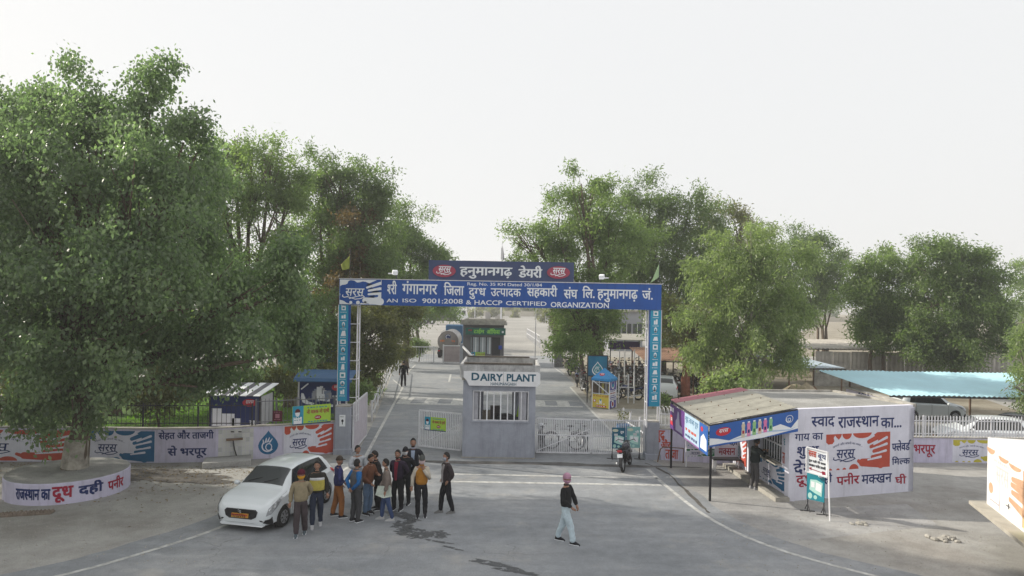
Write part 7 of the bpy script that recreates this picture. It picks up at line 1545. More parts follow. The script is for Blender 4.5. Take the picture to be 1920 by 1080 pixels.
ARM={'down':((.25,.02,1.13),(.27,-.05,.88)),'pocket':((.30,.07,1.13),(.20,-.05,.96)),'back':((.26,.13,1.13),(.06,.18,.95)),'phone':((.24,-.06,1.13),(.07,-.30,1.17)),'chin':((.21,-.14,1.13),(.05,-.17,1.37)),'front':((.25,-.02,1.12),(.10,-.20,.93)),'swing':((.24,-.10,1.14),(.18,-.22,.92)),'swingb':((.25,.14,1.15),(.24,.22,.92)),'hip':((.34,.08,1.15),(.19,-.02,1.0)),'lean':((.24,-.15,1.18),(.12,-.34,1.28)),'sit':((.24,-.18,1.16),(.12,-.42,1.16))}
LEG={'stand':((.10,-.01),(.11,.02)),'wide':((.15,-.06),(.15,.10)),'walk':((.07,-.25),(.07,.22)),'step':((.10,-.14),(.10,.14))}
def person(label,pos,rz,top,legs,shoe=(.03,.03,.035),arms=('down','down'),leg='stand',h=1.72,head='hair',hc=None,mask=None,beard=False,sleeve=None,shirt=None,hem=.85,skin_=None,turn=0,bend=0,band=None,group=None,scarf=None,fat=1.0,name='person',seated=False,extra=None,stripe=None,loose=1.0):
    S=h/1.72; sk=skin_ or SKIN; t=thing(name,label,'person',pos,rz,group); t.scale=(S,S,S); ORG[t.name]=Vector((0,0,0))
    bd=lambda z,y=0: y-bend*max(0,z-.95)
    el=[];wr=[]
    for s,a in zip((-1,1),arms): e,w=ARM[a]; el.append((s*e[0],bd(e[2],e[1]),e[2]));wr.append((s*w[0],bd(w[2],w[1]),w[2]))
    ft=[(-LEG[leg][0][0],LEG[leg][0][1]),(LEG[leg][1][0],LEG[leg][1][1])]
    if seated: ft=[(-.13,-.42),(.13,-.42)]
    kn=[]
    for (x,y) in ft: kn.append((x*.95+.0,y*.5-.04,.49) if not seated else (x,-.45,.90))
    # body, one surface
    V=[(0,0,.95),(0,bd(1.2),1.2),(0,bd(1.36),1.36),(0,bd(1.46),1.46),(0,bd(1.52)-.01,1.54)]; E_=[(0,1),(1,2),(2,3),(3,4)]; Rr=[(.13,.10),(.13,.10),(.13,.09),.052,.05]
    for i,s in enumerate((-1,1)):
        b=len(V); V+=[(s*.165,bd(1.39),1.385),el[i],wr[i]]; E_+=[(2,b),(b,b+1),(b+1,b+2)]; Rr+=[.050,.032,.024]
        b=len(V); V+=[(s*.09,0,.88),kn[i],(ft[i][0],ft[i][1],.09 if not seated else .5)]; E_+=[(0,b),(b,b+1),(b+1,b+2)]; Rr+=[.070,.042,.032]
    body=skin('body',t,V,E_,Rr,sk,1)
    # head, face and hands in the same mesh
    hx=MB().use(sk); hc_=Vector((0,bd(1.6)-.02,1.615)); n,m_=18,14; Mh=Matrix.Rotation(R(turn),4,'Z')@Matrix.Rotation(R(12 if bend>.05 else 0),4,'X'); vs=[]
    for i in range(m_+1):
        a=math.pi*i/m_
        for k in range(n):
            b=2*math.pi*k/n; x,y,z=math.sin(a)*math.cos(b),math.sin(a)*math.sin(b),math.cos(a)
            X,Y,Z_=x*.076,y*.095,z*.116
            if z<0: X*=1-.28*z*z; Y*=1-.12*z*z
            if y<-.6 and abs(x)<.3 and -.35<z<.12: Y-=.020*(1-abs(x)/.3)*(1 if z<0 else .6)
            if y<-.5 and z<-.75: Y-=.008
            vs.append(hc_+Mh@Vector((X,Y,Z_)))
    hx.add(vs,[(i*n+k,(i+1)*n+k,(i+1)*n+(k+1)%n,i*n+(k+1)%n) for i in range(m_) for k in range(n)])
    for s in (-1,1): hx.ball(hc_+Mh@Vector((s*.079,.005,-.01)),(.010,.020,.030),7,5)
    for i,s in enumerate((-1,1)):
        w=Vector(wr[i]); d=(w-Vector(el[i])).normalized(); q=d.cross(Vector((s,0,0.01))).normalized(); p=q.cross(d).normalized(); c=w+d*.045
        hx.tube([w-d*.01,w+d*.02,w+d*.07,w+d*.085],[.024,.030,.034,.026],8)
        for f in range(4): o_=p*(.026-.0175*f); L_=(.062,.070,.066,.052)[f]; hx.tube([w+d*.075+o_,w+d*(.075+L_*.55)+o_-q*.006,w+d*(.075+L_*.9)+o_-q*.026],[.0095,.0085,.007],5)
        hx.tube([w+d*.02+p*.024,w+d*.05+p*.045-q*.01,w+d*.085+p*.048-q*.02],[.012,.010,.008],5)
    hx.use(EYE)
    for s in (-1,1): hx.ball(hc_+Mh@Vector((s*.030,-.087,.008)),(.013,.008,.008),6,4)
    hx.use(HAIR)
    for s in (-1,1): hx.ball(hc_+Mh@Vector((s*.030,-.093,.008)),(.006,.004,.006),5,4); hx.ball(hc_+Mh@Vector((s*.031,-.090,.030)),(.020,.007,.005),6,4)
    hx.use(mat('lips',(0.25,0.09,0.07),.5,0)); hx.ball(hc_+Mh@Vector((0,-.088,-.062)),(.024,.008,.007),6,4)
    em=hx.mesh('h',fix=True,smooth=True); _extra.append((body,em))
    # clothes
    tm,lm=cloth_mat(top),cloth_mat(legs)
    if not seated:
        z0=.97; ge=[(0,1),(0,2),(2,3),(3,4),(4,5),(0,6),(6,7),(7,8),(8,9)]; gv=[(0,0,.96),(0,bd(1.05),1.05)]; gr=[(.150*fat,.118*fat),(.140*fat,.11*fat)]
        for i,s in enumerate((-1,1)): gv+=[(s*.088,0,.86),(kn[i][0],kn[i][1]+.01,.49),(ft[i][0],ft[i][1]+.01,.15),(ft[i][0],ft[i][1]+.01,.045)]; gr+=[.110*loose,.084*loose,.068*loose,.066*loose]
        skin('trousers',t,gv,ge,gr,lm)
    else:
        gv=[(0,0,.96),(0,0,1.05)]; gr=[(.15,.12),(.14,.11)]; ge=[(0,1),(0,2),(2,3),(0,4),(4,5)]
        for i,s in enumerate((-1,1)): gv+=[(s*.10,-.1,.92),kn[i]]; gr+=[.1,.08]
        skin('trousers',t,gv,ge,gr,lm)
    jv=[(0,0,hem),(0,bd(1.05),1.06),(0,bd(1.24),1.24),(0,bd(1.36),1.365),(0,bd(1.45),1.44)]; je=[(0,1),(1,2),(2,3),(3,4)]; jr=[(.192*fat,.150*fat),(.190*fat,.150*fat),(.200*fat,.148*fat),(.168,.118),.072]
    if sleeve is None:
        for i,s in enumerate((-1,1)): b=len(jv); jv+=[(s*.172,bd(1.38),1.375),el[i],wr[i]]; je+=[(3,b),(b,b+1),(b+1,b+2)]; jr+=[.088,.070,.052]
    skin('jacket' if sleeve is None else 'vest',t,jv,je,jr,tm)
    if sleeve is not None:
        for i,s in enumerate((-1,1)): m=MB().use(cloth_mat(sleeve)); a=Vector((s*.12,bd(1.39),1.39)); b=Vector(el[i]); c=Vector(wr[i]); m.tube([a,a.lerp(b,.15),a.lerp(b,.6),b,b.lerp(c,.5),c],[.075,.082,.068,.058,.052,.044],10); m.build('sleeve',t,smooth=True,local=True)
    ch=Matrix.Translation(hc_)@Mh
    fy=lambda z: bd(z)-.150*fat
    if shirt: m=MB().use(cloth_mat(shirt)); m.add([(-.03,fy(1.0)-.004,hem+.04),(.03,fy(1.0)-.004,hem+.04),(.045,fy(1.24)-.004,1.24),(.055,bd(1.4)-.105,1.40),(-.055,bd(1.4)-.105,1.40),(-.045,fy(1.24)-.004,1.24),(-.03,fy(1.)+.03,hem+.04),(.03,fy(1.)+.03,hem+.04),(.045,fy(1.24)+.03,1.24),(.055,bd(1.4)-.05,1.40),(-.055,bd(1.4)-.05,1.40),(-.045,fy(1.24)+.03,1.24)],[(0,1,2,5),(5,2,3,4)]+[(i,(i+1)%6,6+(i+1)%6,6+i) for i in range(6)]); m.build('shirt',t,local=True)
    if stripe: 
        for (z,c,hh,rr_) in stripe: m=MB().use(cloth_mat(c)); m.lathe([(rr_-.003,0),(rr_,.01),(rr_,hh-.01),(rr_-.003,hh)],(0,bd(z),z),20,sx=1,sy=.745); m.build('panel',t,smooth=True,local=True)
    m=MB().use(cloth_mat(shirt or top)); m.lathe([(.068,0),(.062,.035)],(0,bd(1.45),1.445),14); m.build('collar',t,smooth=True,local=True)
    for i in range(2):
        m=MB().use(cloth_mat(shoe)); x,y=ft[i]; z=0 if not seated else .42; m.add([(x+u,y+v,z+w) for (u,v,w) in ((-.035,.085,0),(.035,.085,0),(.045,-.06,0),(.03,-.18,0),(-.03,-.18,0),(-.045,-.06,0),(-.035,.08,.07),(.035,.08,.07),(.042,-.05,.075),(.024,-.165,.035),(-.024,-.165,.035),(-.042,-.05,.075),(-.03,.06,.10),(.03,.06,.10),(.03,-.03,.10),(-.03,-.03,.10))],[(5,4,3,2,1,0)]+[(k,(k+1)%6,6+(k+1)%6,6+k) for k in range(6)]+[(6,7,13,12),(7,8,14,13),(8,11,15,14),(11,6,12,15),(8,9,10,11),(12,13,14,15)]); so_=m.build('shoe',t,smooth=False,local=True)
        if sum(shoe)<.4: m=MB().use(WPRINT); m.box(x-.047,x+.047,y-.165,y+.088,z-.0,z+.018); m.build('sole',so_,local=True)
    if head in ('hair','cap'):
        m=MB().use(HAIR if head=='hair' else cloth_mat(hc)); vs=[]; n=18; mm=10
        for i in range(mm+1):
            for k in range(n):
                b=2*math.pi*k/n; front=max(0,-math.sin(b)); lim=(math.pi*(.68-.40*front**.35)) if head=='hair' else math.pi*.47; a=lim*i/mm; q=1.07+(.025*math.sin(5*b+i)+.02*math.sin(11*b) if head=='hair' else .04)
                vs.append(ch@Vector((math.sin(a)*math.cos(b)*.080*q,math.sin(a)*math.sin(b)*.100*q+.004,math.cos(a)*.124*q+.004)))
        m.add(vs,[(i*n+k,(i+1)*n+k,(i+1)*n+(k+1)%n,i*n+(k+1)%n) for i in range(mm) for k in range(n)])
        if head=='cap': vv=[ch@Vector((x,y,z)) for x,y,z in ((-.07,-.085,.025),(.07,-.085,.025),(.055,-.165,.010),(-.055,-.165,.010),(-.07,-.085,.034),(.07,-.085,.034),(.055,-.165,.018),(-.055,-.165,.018))]; m.add(vv,((0,3,2,1),(4,5,6,7),(0,1,5,4),(1,2,6,5),(2,3,7,6),(3,0,4,7)))
        m.build('hair' if head=='hair' else 'cap',t,smooth=True,local=True)
    if head=='turban':
        m=MB().use(cloth_mat(hc)); vs=[]; n=22; mm=12
        for i in range(mm+1):
            for k in range(n):
                b=2*math.pi*k/n; a=math.pi*.60*i/mm; rdg=1+.05*math.sin(a*16+math.sin(b)*3); q=1.22*rdg; vs.append(ch@Vector((math.sin(a)*math.cos(b)*.085*q,math.sin(a)*math.sin(b)*.104*q+.006,math.cos(a)*.092*q+.034+.02*math.sin(-b)*math.sin(a))))
        m.add(vs,[(i*n+k,(i+1)*n+k,(i+1)*n+(k+1)%n,i*n+(k+1)%n) for i in range(mm) for k in range(n)]); m.build('turban',t,smooth=True,local=True)
    if mask or beard or scarf:
        c=mask or (.015,.012,.011); m=MB().use(cloth_mat(c)); vs=[]; n=10; mm=6; lo,hi=(math.pi*.52,math.pi*.82) if mask else (math.pi*.70,math.pi*.88)
        if scarf: c=scarf; m=MB().use(cloth_mat(scarf)); lo,hi=math.pi*.56,math.pi*.95; n=20
        for i in range(mm+1):
            for k in range(n+1):
                b=-math.pi/2+(math.pi*.80)*(k/n-.5)*(2.5 if scarf else 1); a=lo+(hi-lo)*i/mm; q=1.10 if not scarf else 1.26; vs.append(ch@Vector((math.sin(a)*math.cos(b)*.078*q,math.sin(a)*math.sin(b)*.100*q-.006,math.cos(a)*.122*(1.04))))
        m.add(vs,[(i*(n+1)+k,(i+1)*(n+1)+k,(i+1)*(n+1)+k+1,i*(n+1)+k+1) for i in range(mm) for k in range(n)]); o=m.build('face_mask' if mask else 'scarf' if scarf else 'beard',t,smooth=True,local=True); sd_=o.modifiers.new('s','SOLIDIFY'); sd_.thickness=.006
    return t
def at(x,y,dx=0,dy=0): g=G(x,y); return (g.x+dx,g.y+dy+.05,0)
BLK=(.018,.018,.022); NAVY=(.02,.03,.09); GRP='men standing in a group by the white hatchback'
CH=(.035,.035,.045)
person('elderly man in burgundy turban with orange scarf, beige sweater, beside the white car',at(562,1004),R(12),(.30,.25,.16),(.07,.055,.06),shoe=(.10,.13,.15),arms=('down','back'),leg='step',h=1.67,head='turban',hc=(.10,.015,.03),scarf=(.75,.36,.03),group=GRP,fat=1.12,hem=.86,loose=1.1)
person('smiling young man in black, white and yellow jacket, beside the white car',at(592,988),R(14),(.035,.032,.028),(.03,.04,.07),shoe=(.5,.5,.52),arms=('down','down'),leg='step',h=1.74,group=GRP,turn=-12,hem=.86,stripe=[(.98,(.50,.42,.09),.27,.206),(1.25,(.65,.66,.68),.06,.208)])
person('man in navy hoodie and rust brown trousers, leftmost of the crowd facing inward',at(633,970),R(118),(.035,.04,.13),(.30,.12,.04),arms=('pocket','front'),leg='wide',h=1.68,head='cap',hc=(.06,.045,.035),beard=True,group=GRP,loose=1.1)
person('man in grey vest over bright blue sleeves, hands behind back',at(666,979),R(140),(.10,.105,.12),(.06,.06,.065),arms=('back','back'),h=1.70,sleeve=(.02,.13,.35),group=GRP,fat=1.08,hem=.86,turn=10)
person('man in brown jacket and blue jeans looking down, centre of crowd',at(688,965),R(60),(.17,.075,.045),(.12,.19,.30),arms=('front','phone'),h=1.70,group=GRP,bend=.12,beard=True,fat=1.05)
person('man in pale shirt half hidden behind the brown jacket',at(668,945),R(30),(.50,.52,.55),(.03,.03,.035),arms=('phone','down'),h=1.72,group=GRP,turn=15)
person('stooping man in black jacket holding white papers',at(708,956),R(-65),(.03,.026,.028),BLK,arms=('phone','phone'),h=1.70,group=GRP,bend=.16,fat=1.05,hem=.80)
person('curly haired man in taupe jacket with a white cloth bag at his hip',at(724,976),R(-80),(.19,.155,.135),(.05,.08,.18),shoe=(.5,.5,.5),arms=('front','down'),leg='step',h=1.68,group=GRP,bend=.05,loose=.9)
person('man in dark coat over maroon shirt, facing the camera',at(744,957),R(-15),(.035,.025,.045),BLK,arms=('back','back'),h=1.73,shirt=(.20,.02,.04),group=GRP,beard=True)
person('man in black with black cap and white face cloth behind maroon shirt',at(756,951,0,.25),R(-10),BLK,BLK,arms=('back','back'),h=1.70,head='cap',hc=BLK,mask=(.7,.7,.72),group=GRP)
person('tall man in black blazer and light blue shirt at the back of crowd',at(770,941,0,.3),R(5),(.022,.024,.032),BLK,arms=('pocket','pocket'),h=1.84,shirt=(.35,.42,.55),group=GRP,beard=True,hem=.80)
person('man in mustard vest, grey cap and pink mask, hand raised to his chin',at(789,970),R(8),(.42,.19,.03),BLK,arms=('down','chin'),h=1.72,head='cap',hc=(.08,.085,.08),mask=(.70,.55,.57),sleeve=(.55,.50,.42),group=GRP,hem=.88)
person('man in dark jacket and mask standing apart at right end of crowd',at(836,963),R(-62),(.045,.035,.038),BLK,shoe=(.2,.2,.2),arms=('pocket','pocket'),leg='step',h=1.73,mask=(.45,.48,.55),group=GRP,shirt=(.35,.33,.33))
person('man in pink turban and mask, black sweater and pale trousers, striding across forecourt',at(1060,1018),R(62),(.02,.02,.022),(.55,.66,.72),shoe=(.02,.02,.025),arms=('front','swing'),leg='walk',h=1.74,head='turban',hc=(.50,.28,.38),scarf=(.55,.30,.42),turn=-45,loose=1.15,hem=.86)
person('man in dark green jacket leaning at the kiosk service window',at(1421,917,-.12,-.05),R(105),(.03,.038,.038),(.10,.095,.10),shoe=(.3,.3,.32),arms=('lean','lean'),h=1.68,bend=.10,fat=1.1)
person('lone man in black suit walking away along the inner road',at(756,725),R(180),BLK,BLK,arms=('down','down'),leg='step',h=1.78)
cp=car.matrix_basis@Vector((-.34,.36,-.35)) if False else Matrix.Translation(ctr)@Matrix.Rotation(rz,4,'Z')@Vector((-.28,.36,-.25))
person('driver in pale shirt sitting behind the windscreen of the hatchback',tuple(cp),rz+R(90),(.40,.46,.50),(.05,.05,.06),arms=('sit','sit'),h=1.55,head='cap',hc=(.45,.45,.45),seated=True)
for i,(x,y,lab) in enumerate(((918,597,'tiny distant person in dark clothes walking across the far yard'),(912,590,'tiny distant person by the grey machinery at the far wall'))): person(lab,at(x,y),R(40+i*90),(.08,.06,.06),BLK,h=1.7,leg='step')
bake_skins()
t=thing('cloth_bag','white cloth bag hanging at the hip of the taupe-jacketed man','bag',at(724,976)); g=Vector(at(724,976)); m=MB().use(cloth_mat((.62,.68,.60)))
m.add([(g.x-.24,g.y-.10,.96),(g.x+.12,g.y-.20,1.0),(g.x+.16,g.y-.18,.70),(g.x-.06,g.y-.2,.66),(g.x-.30,g.y-.12,.72),(g.x-.24,g.y-.06,.96),(g.x+.12,g.y-.16,1.0),(g.x+.16,g.y-.13,.70),(g.x-.06,g.y-.14,.66),(g.x-.30,g.y-.07,.72)],[(0,1,2,3,4),(9,8,7,6,5)]+[(i,(i+1)%5,5+(i+1)%5,5+i) for i in range(5)]); m.build('bag_cloth',t)
g=Vector(at(700,958)); t=thing('papers','white papers held between the two stooping men','papers',(g.x,g.y-.2,1.2)); m=MB().use(WPRINT); m.cbox((g.x-.08,g.y-.22,1.20),(.22,.16,.012),rz=.4,M=Matrix.Rotation(R(25),4,'X')); m.cbox((g.x-.02,g.y-.2,1.225),(.16,.12,.01),rz=-.3,M=Matrix.Rotation(R(20),4,'X')); m.build('sheets',t)
# ================================================================ trees
BARK=mat('grey_brown_bark',(0.16,0.12,0.09),.95,.25,5,bump=.9,bscale=14); BARKL=mat('pale_bark',(0.30,0.27,0.23),.95,.2,4,bump=.8,bscale=12)
mat('dull_red_band',(0.30,0.11,0.07),.9,.2,4,bump=.4)
PEEP=leafmat('peepal_leaf',(0.082,0.118,0.068),(0.195,0.245,0.135),(0.85,1.05,0.60))
NEEM=leafmat('neem_leaf',(0.090,0.130,0.055),(0.205,0.260,0.105),(0.93,1.1,0.52))
NEEMD=leafmat('dark_leaf',(0.070,0.102,0.045),(0.160,0.205,0.090),(0.9,1.1,0.5))
OLIVE=leafmat('olive_leaf',(0.080,0.095,0.045),(0.170,0.180,0.085),(1.0,1.0,0.4))
BRIGHT=leafmat('bright_leaf',(0.125,0.160,0.080),(0.25,0.295,0.150),(0.92,1.08,0.50))
BROWN=leafmat('browning_leaf',(0.070,0.070,0.040),(0.150,0.115,0.060),(1.1,0.9,0.5))
def leaf_mesh(name, lobes, nclus, nleaf, L, Wd, twig, spread, droop, seed, hollow=.45, gate=.0, flat=.75, clump=True):
    g_=np.random.default_rng(seed); vol=np.array([l[3]*l[4]*l[5] for l in lobes])**.62; pr_=vol/vol.sum(); idx=g_.choice(len(lobes),nclus,p=pr_)
    lo=np.array([l[:6] for l in lobes])[idx]; d=g_.normal(size=(nclus,3)); d/=np.linalg.norm(d,axis=1)[:,None]
    ph=g_.uniform(0,6.28,(len(lobes),3))[idx]; bump_=1+.16*np.sin(3*d[:,0]*2+ph[:,0])+.14*np.sin(4*d[:,2]*2+ph[:,1])+.10*np.sin(9*d[:,1]+ph[:,2])
    r=(hollow+(1-hollow)*g_.random(nclus)**.6)*bump_; c=lo[:,:3]+d*lo[:,3:6]*r[:,None]
    if clump:                                  # leaf masses hang on separate boughs with gaps between
        per=14; nb_=max(3,nclus//per); c=np.repeat(c[:nb_],per,0)[:nclus]; d=np.repeat(d[:nb_],per,0)[:nclus]; lo=np.repeat(lo[:nb_],per,0)[:nclus]; sz=np.clip(lo[:,3:6].mean(1)*.26,.25,1.5)*np.repeat(g_.uniform(.6,1.3,nb_),per)[:len(c)]
        c=c+g_.normal(size=c.shape)*sz[:,None]*np.array([.62,.62,.42]); nclus=len(c)
    out=d.copy(); out[:,2]-=droop; out+=g_.normal(size=(nclus,3))*.5; out/=np.linalg.norm(out,axis=1)[:,None]
    C=np.repeat(c,nleaf,0); T=np.repeat(out,nleaf,0); n=len(C); tl=g_.uniform(-.5,1,n)*twig; C=C+T*tl[:,None]+g_.normal(size=(n,3))*spread; C[:,2]-=droop*.12*np.abs(tl)*twig
    ax=T*.5+g_.normal(size=(n,3))*.75; ax[:,2]-=droop*.9; ax/=np.linalg.norm(ax,axis=1)[:,None]
    nn_=g_.normal(size=(n,3)); nn_[:,2]+=flat; sd=np.cross(ax,nn_); sd/=np.linalg.norm(sd,axis=1)[:,None]+1e-9
    s=g_.uniform(.6,1.25,n)[:,None]; ax*=L*s; sd*=Wd*s*.5
    V=np.empty((n,4,3)); V[:,0]=C; V[:,1]=C+ax*.45+sd; V[:,2]=C+ax; V[:,3]=C+ax*.45-sd
    me=bpy.data.meshes.new(name); me.vertices.add(n*4); me.vertices.foreach_set('co',V.reshape(-1)); me.loops.add(n*4); me.loops.foreach_set('vertex_index',np.arange(n*4,dtype=np.int32)); me.polygons.add(n); me.polygons.foreach_set('loop_start',np.arange(0,n*4,4,dtype=np.int32)); me.polygons.foreach_set('loop_total',np.full(n,4,dtype=np.int32)); me.update(calc_edges=True)
    return me,c
def LB(x,y,D,rx,rz,ry=None): p=P(x,y,D); k=D/FPX; return (p.x,p.y,p.z,rx*k,(ry if ry else max(rx,rz)*k*.9),rz*k)
def tree(name,label,base,lobes,leaf,nclus,nleaf,L,Wd,twig=.5,spread=.12,droop=.5,seed=1,trunks=None,r0=.22,bark=None,hollow=.45,fork=.35,group=None,limbs=True,cat='tree',flat=.75,band=None):
    base=Vector(base); t=thing(name,label,cat,base,0,group); rr=random.Random(seed); bark=bark or BARK
    me,c=leaf_mesh('crown',lobes,nclus,nleaf,L,Wd,twig,spread,droop,seed,hollow,flat=flat); me.materials.append(leaf); me.transform(Matrix.Translation(-base)); o=bpy.data.objects.new('crown',me); COL.objects.link(o); o.parent=t
    cen=Vector(np.mean(np.array([l[:3] for l in lobes]),0)); low=min(l[2]-l[5] for l in lobes)
    trunks=trunks or [(0,0)]
    for ti,(dx,dy) in enumerate(trunks):
        b=base+Vector((dx,dy,0)); topz=max(low+.6,base.z+(cen.z-base.z)*fork); lean=Vector(((cen.x-b.x)*.25,(cen.y-b.y)*.2,0)); f=Vector((b.x,b.y,topz))+lean
        mid_=b.lerp(f,.5)+Vector((rr.uniform(-.15,.15),rr.uniform(-.1,.1),0)); rr0=r0*(1 if ti==0 else .8)
        m=MB().use(bark); m.tube([b-Vector((0,0,.1)),b+Vector((0,0,.25)),b.lerp(f,.25)+Vector((rr.uniform(-.06,.06),0,0)),mid_,f],[rr0*1.45,rr0*1.1,rr0,rr0*.88,rr0*.75],10); 
        my=[l for i,l in enumerate(lobes) if i%len(trunks)==ti] if len(trunks)>1 else lobes
        if limbs:
            for l in my:
                e=Vector(l[:3])+Vector((0,0,-l[5]*.75 if l[3]<1.25 and base.y<30 else l[5]*.2)); q=f.lerp(e,.5)+Vector((rr.uniform(-.3,.3),rr.uniform(-.3,.3),rr.uniform(-.1,.4))); m.tube([f-Vector((0,0,.2)),q,e],[rr0*.5,rr0*.32,rr0*.10],6)
                for k in range(7 if l[3]>1.25 or base.y>30 else 0):
                    d=Vector((rr.gauss(0,1),rr.gauss(0,1),rr.gauss(.2,.8))).normalized(); e2=Vector(l[:3])+Vector((d.x*l[3],d.y*l[4],d.z*l[5]))*.85; s_=q.lerp(e,rr.uniform(0,.9)); m.tube([s_,s_.lerp(e2,.5)+Vector((0,0,rr.uniform(-.1,.3))),e2],[rr0*.16,rr0*.10,.012],4)
        m.build('trunk',t,smooth=True)
        if band: m=MB().use(band); m.tube([b+Vector((0,0,.15)),b.lerp(f,.25)+Vector((0,0,.45))],[rr0*1.2,rr0*1.04],12); m.build('painted_band',t)
    return t
# big peepal in the planter
PL=[LB(60,330,23.5,110,130,3.2),LB(190,290,23,125,110,3.4),LB(320,350,22.5,90,110,3.0),LB(110,480,22,150,130,3.6),LB(320,520,21.8,130,130,3.4),LB(470,560,22.5,80,90,2.4),LB(215,660,21.5,150,75,3.2),LB(370,680,22.3,75,60,2.6),LB(50,650,22.5,110,100,3.0),LB(118,160,23,20,66,.9),LB(150,215,23,30,40,1.0),LB(262,175,23,34,50,1.0),LB(290,150,23.4,16,34,.6),LB(55,195,23.5,55,55,1.4),LB(185,200,23,30,40,1.0),LB(345,240,23,30,36,1.0),LB(130,752,22,100,34,2.0),LB(540,630,23,45,45,1.4),LB(370,260,23.4,22,36,.8),LB(-90,420,23,130,200,3.6),LB(545,500,22.8,22,50,1.2),LB(-150,600,23,130,120,3.4)]
pk_=tree('peepal_tree','huge dark peepal tree rising from round lettered planter, white-washed at the foot',(pc.x+.05,pc.y+.2,.5),PL,PEEP,4900,34,.145,.088,.55,.17,.95,12,r0=.33,bark=BARK,fork=.30,hollow=.35,flat=.4,band=mat('old_whitewash',(0.48,0.44,0.38),.9,.3,3,bump=.6))
T_=tree
g=G(484,742); T_('neem_tree','light green neem with a straight trunk on lawn behind the striped stall',(g.x,42,0),[LB(470,320,42,75,60),LB(545,350,43,36,40),LB(425,400,42,70,70),LB(520,400,42,55,85),LB(430,520,42,80,70),LB(400,330,43,60,60),LB(510,290,42,28,28),LB(440,265,42,22,22),LB(390,610,41,60,45)],NEEM,2200,26,.22,.075,.8,.16,.4,21,r0=.33)
g=G(547,760); T_('mango_tree','low-crowned dark tree with forked trunk beside blue hoarding shelter',(g.x,39.5,0),[LB(545,640,40,55,42),LB(590,600,41,65,50),LB(520,600,40,45,45),LB(600,640,40.5,34,30)],NEEMD,700,26,.22,.08,.6,.16,.6,22,trunks=[(0,0),(.3,.1)],r0=.26)
T_('sheesham_tree','tall tree with brown patches in its crown behind the left arch flag',(P(612,700,48).x,48,0),[LB(640,345,48,66,54),LB(600,380,48,50,60),LB(690,400,48,55,60),LB(620,440,48,75,75),LB(680,490,48,70,70),LB(600,320,48,32,28),LB(710,370,48,28,22),LB(600,540,48,60,50)],NEEMD,2200,26,.24,.085,.8,.18,.4,23,r0=.34)
T_('browning_tree','smaller half-browned tree standing among the green crowns left of the arch',(P(665,700,46).x,46,0),[LB(668,430,46,40,55),LB(650,540,46,50,50),LB(700,560,46,40,45)],BROWN,420,24,.24,.085,.7,.18,.4,24,r0=.2)
T_('roadside_tree','bushy olive tree with red-oxide trunk leaning over the white road railing',(P(672,745,42).x,42,0),[LB(700,625,43,55,50),LB(650,600,43,40,45),LB(740,600,44,40,30),LB(690,690,42,42,40),LB(655,670,41,30,40),LB(720,660,42,30,30)],OLIVE,1100,26,.20,.08,.6,.16,.6,25,r0=.20,band=mat('dull_red_band',(0,0,0)))
T_('shade_tree','dense dark tree beyond the sign beam, upper left of the roadway',(P(760,660,62).x,62,0),[LB(775,440,62,48,40),LB(740,440,60,40,50),LB(735,490,62,55,60),LB(805,480,62,28,36),LB(770,540,62,65,50),LB(835,475,63,22,18),LB(700,560,62,55,45)],NEEMD,1700,24,.28,.10,.9,.2,.4,26,r0=.3)
T_('yard_tree','round low tree with thin trunk before the tanker truck lane',(P(785,630,88).x,88,0),[LB(770,580,88,75,26),LB(815,580,88,32,20),LB(725,595,88,45,28)],NEEMD,700,22,.36,.14,.9,.25,.4,27,r0=.22)
T_('roadside_tree','tall airy tree right of road, crown arching over the right half of sign beam',(P(1135,745,45.5).x,45.5,0),[LB(1100,395,47,68,55),LB(1040,425,47,50,50),LB(1000,462,47,42,34),LB(1150,450,48,75,70),LB(1070,500,47,70,48),LB(1110,560,47,80,40),LB(1085,620,46,62,34),LB(1115,595,46,50,30),LB(1090,350,47,38,26),LB(968,440,47,18,16),LB(1070,655,45.5,30,16)],NEEM,2500,26,.24,.075,.8,.17,.35,31,trunks=[(0,0),(-.55,.2)],r0=.38,fork=.42)
T_('roadside_tree','slim-trunked tree beside the lilac notice board, behind drop hoarding',(P(1093,700,57).x,57,0),[LB(1065,600,57,40,28),LB(1100,620,57,30,24)],OLIVE,330,24,.26,.09,.7,.17,.5,32,r0=.17)
T_('parking_tree','high rounded tree over the motorcycle shed, middle of the right grove',(P(1240,720,58).x,58,0),[LB(1215,385,58,62,46),LB(1290,410,58,60,55),LB(1230,470,58,80,70),LB(1320,480,58,65,65),LB(1270,560,58,80,55),LB(1180,500,58,45,70),LB(1250,625,57,50,30),LB(1190,370,58,25,22)],NEEMD,2700,26,.27,.085,.9,.2,.35,33,r0=.36)
T_('parking_tree','airy tree with wispy top at the right shoulder of the grove, right of the tallest',(P(1365,720,62).x,62,0),[LB(1350,420,62,45,38),LB(1390,400,62,28,22),LB(1400,470,62,55,60),LB(1360,520,62,60,50)],OLIVE,800,24,.28,.09,.9,.2,.35,34,r0=.28)
for i,(x,D,lab) in enumerate(((1285,46.5,'red-banded tree with leaning trunk behind the white hatchback'),(1322,46.8,'red-banded tree next to the side-on motorcycle, reddish brown trunk'))):
    T_('parking_tree',lab,(P(x,730,D).x,D,0),[LB(x-10,600,D+1,45,32),LB(x+20,640,D+1,35,20)],OLIVE,330,24,.22,.08,.7,.17,.5,35+i,r0=.27,bark=mat('reddish_bark',(0.26,0.13,0.08),.9,.25,4,bump=.6),band=mat('dull_red_band',(0.30,0.11,0.07),.9,.2,4,bump=.4))  # reddish brown is the bark colour of both trunks
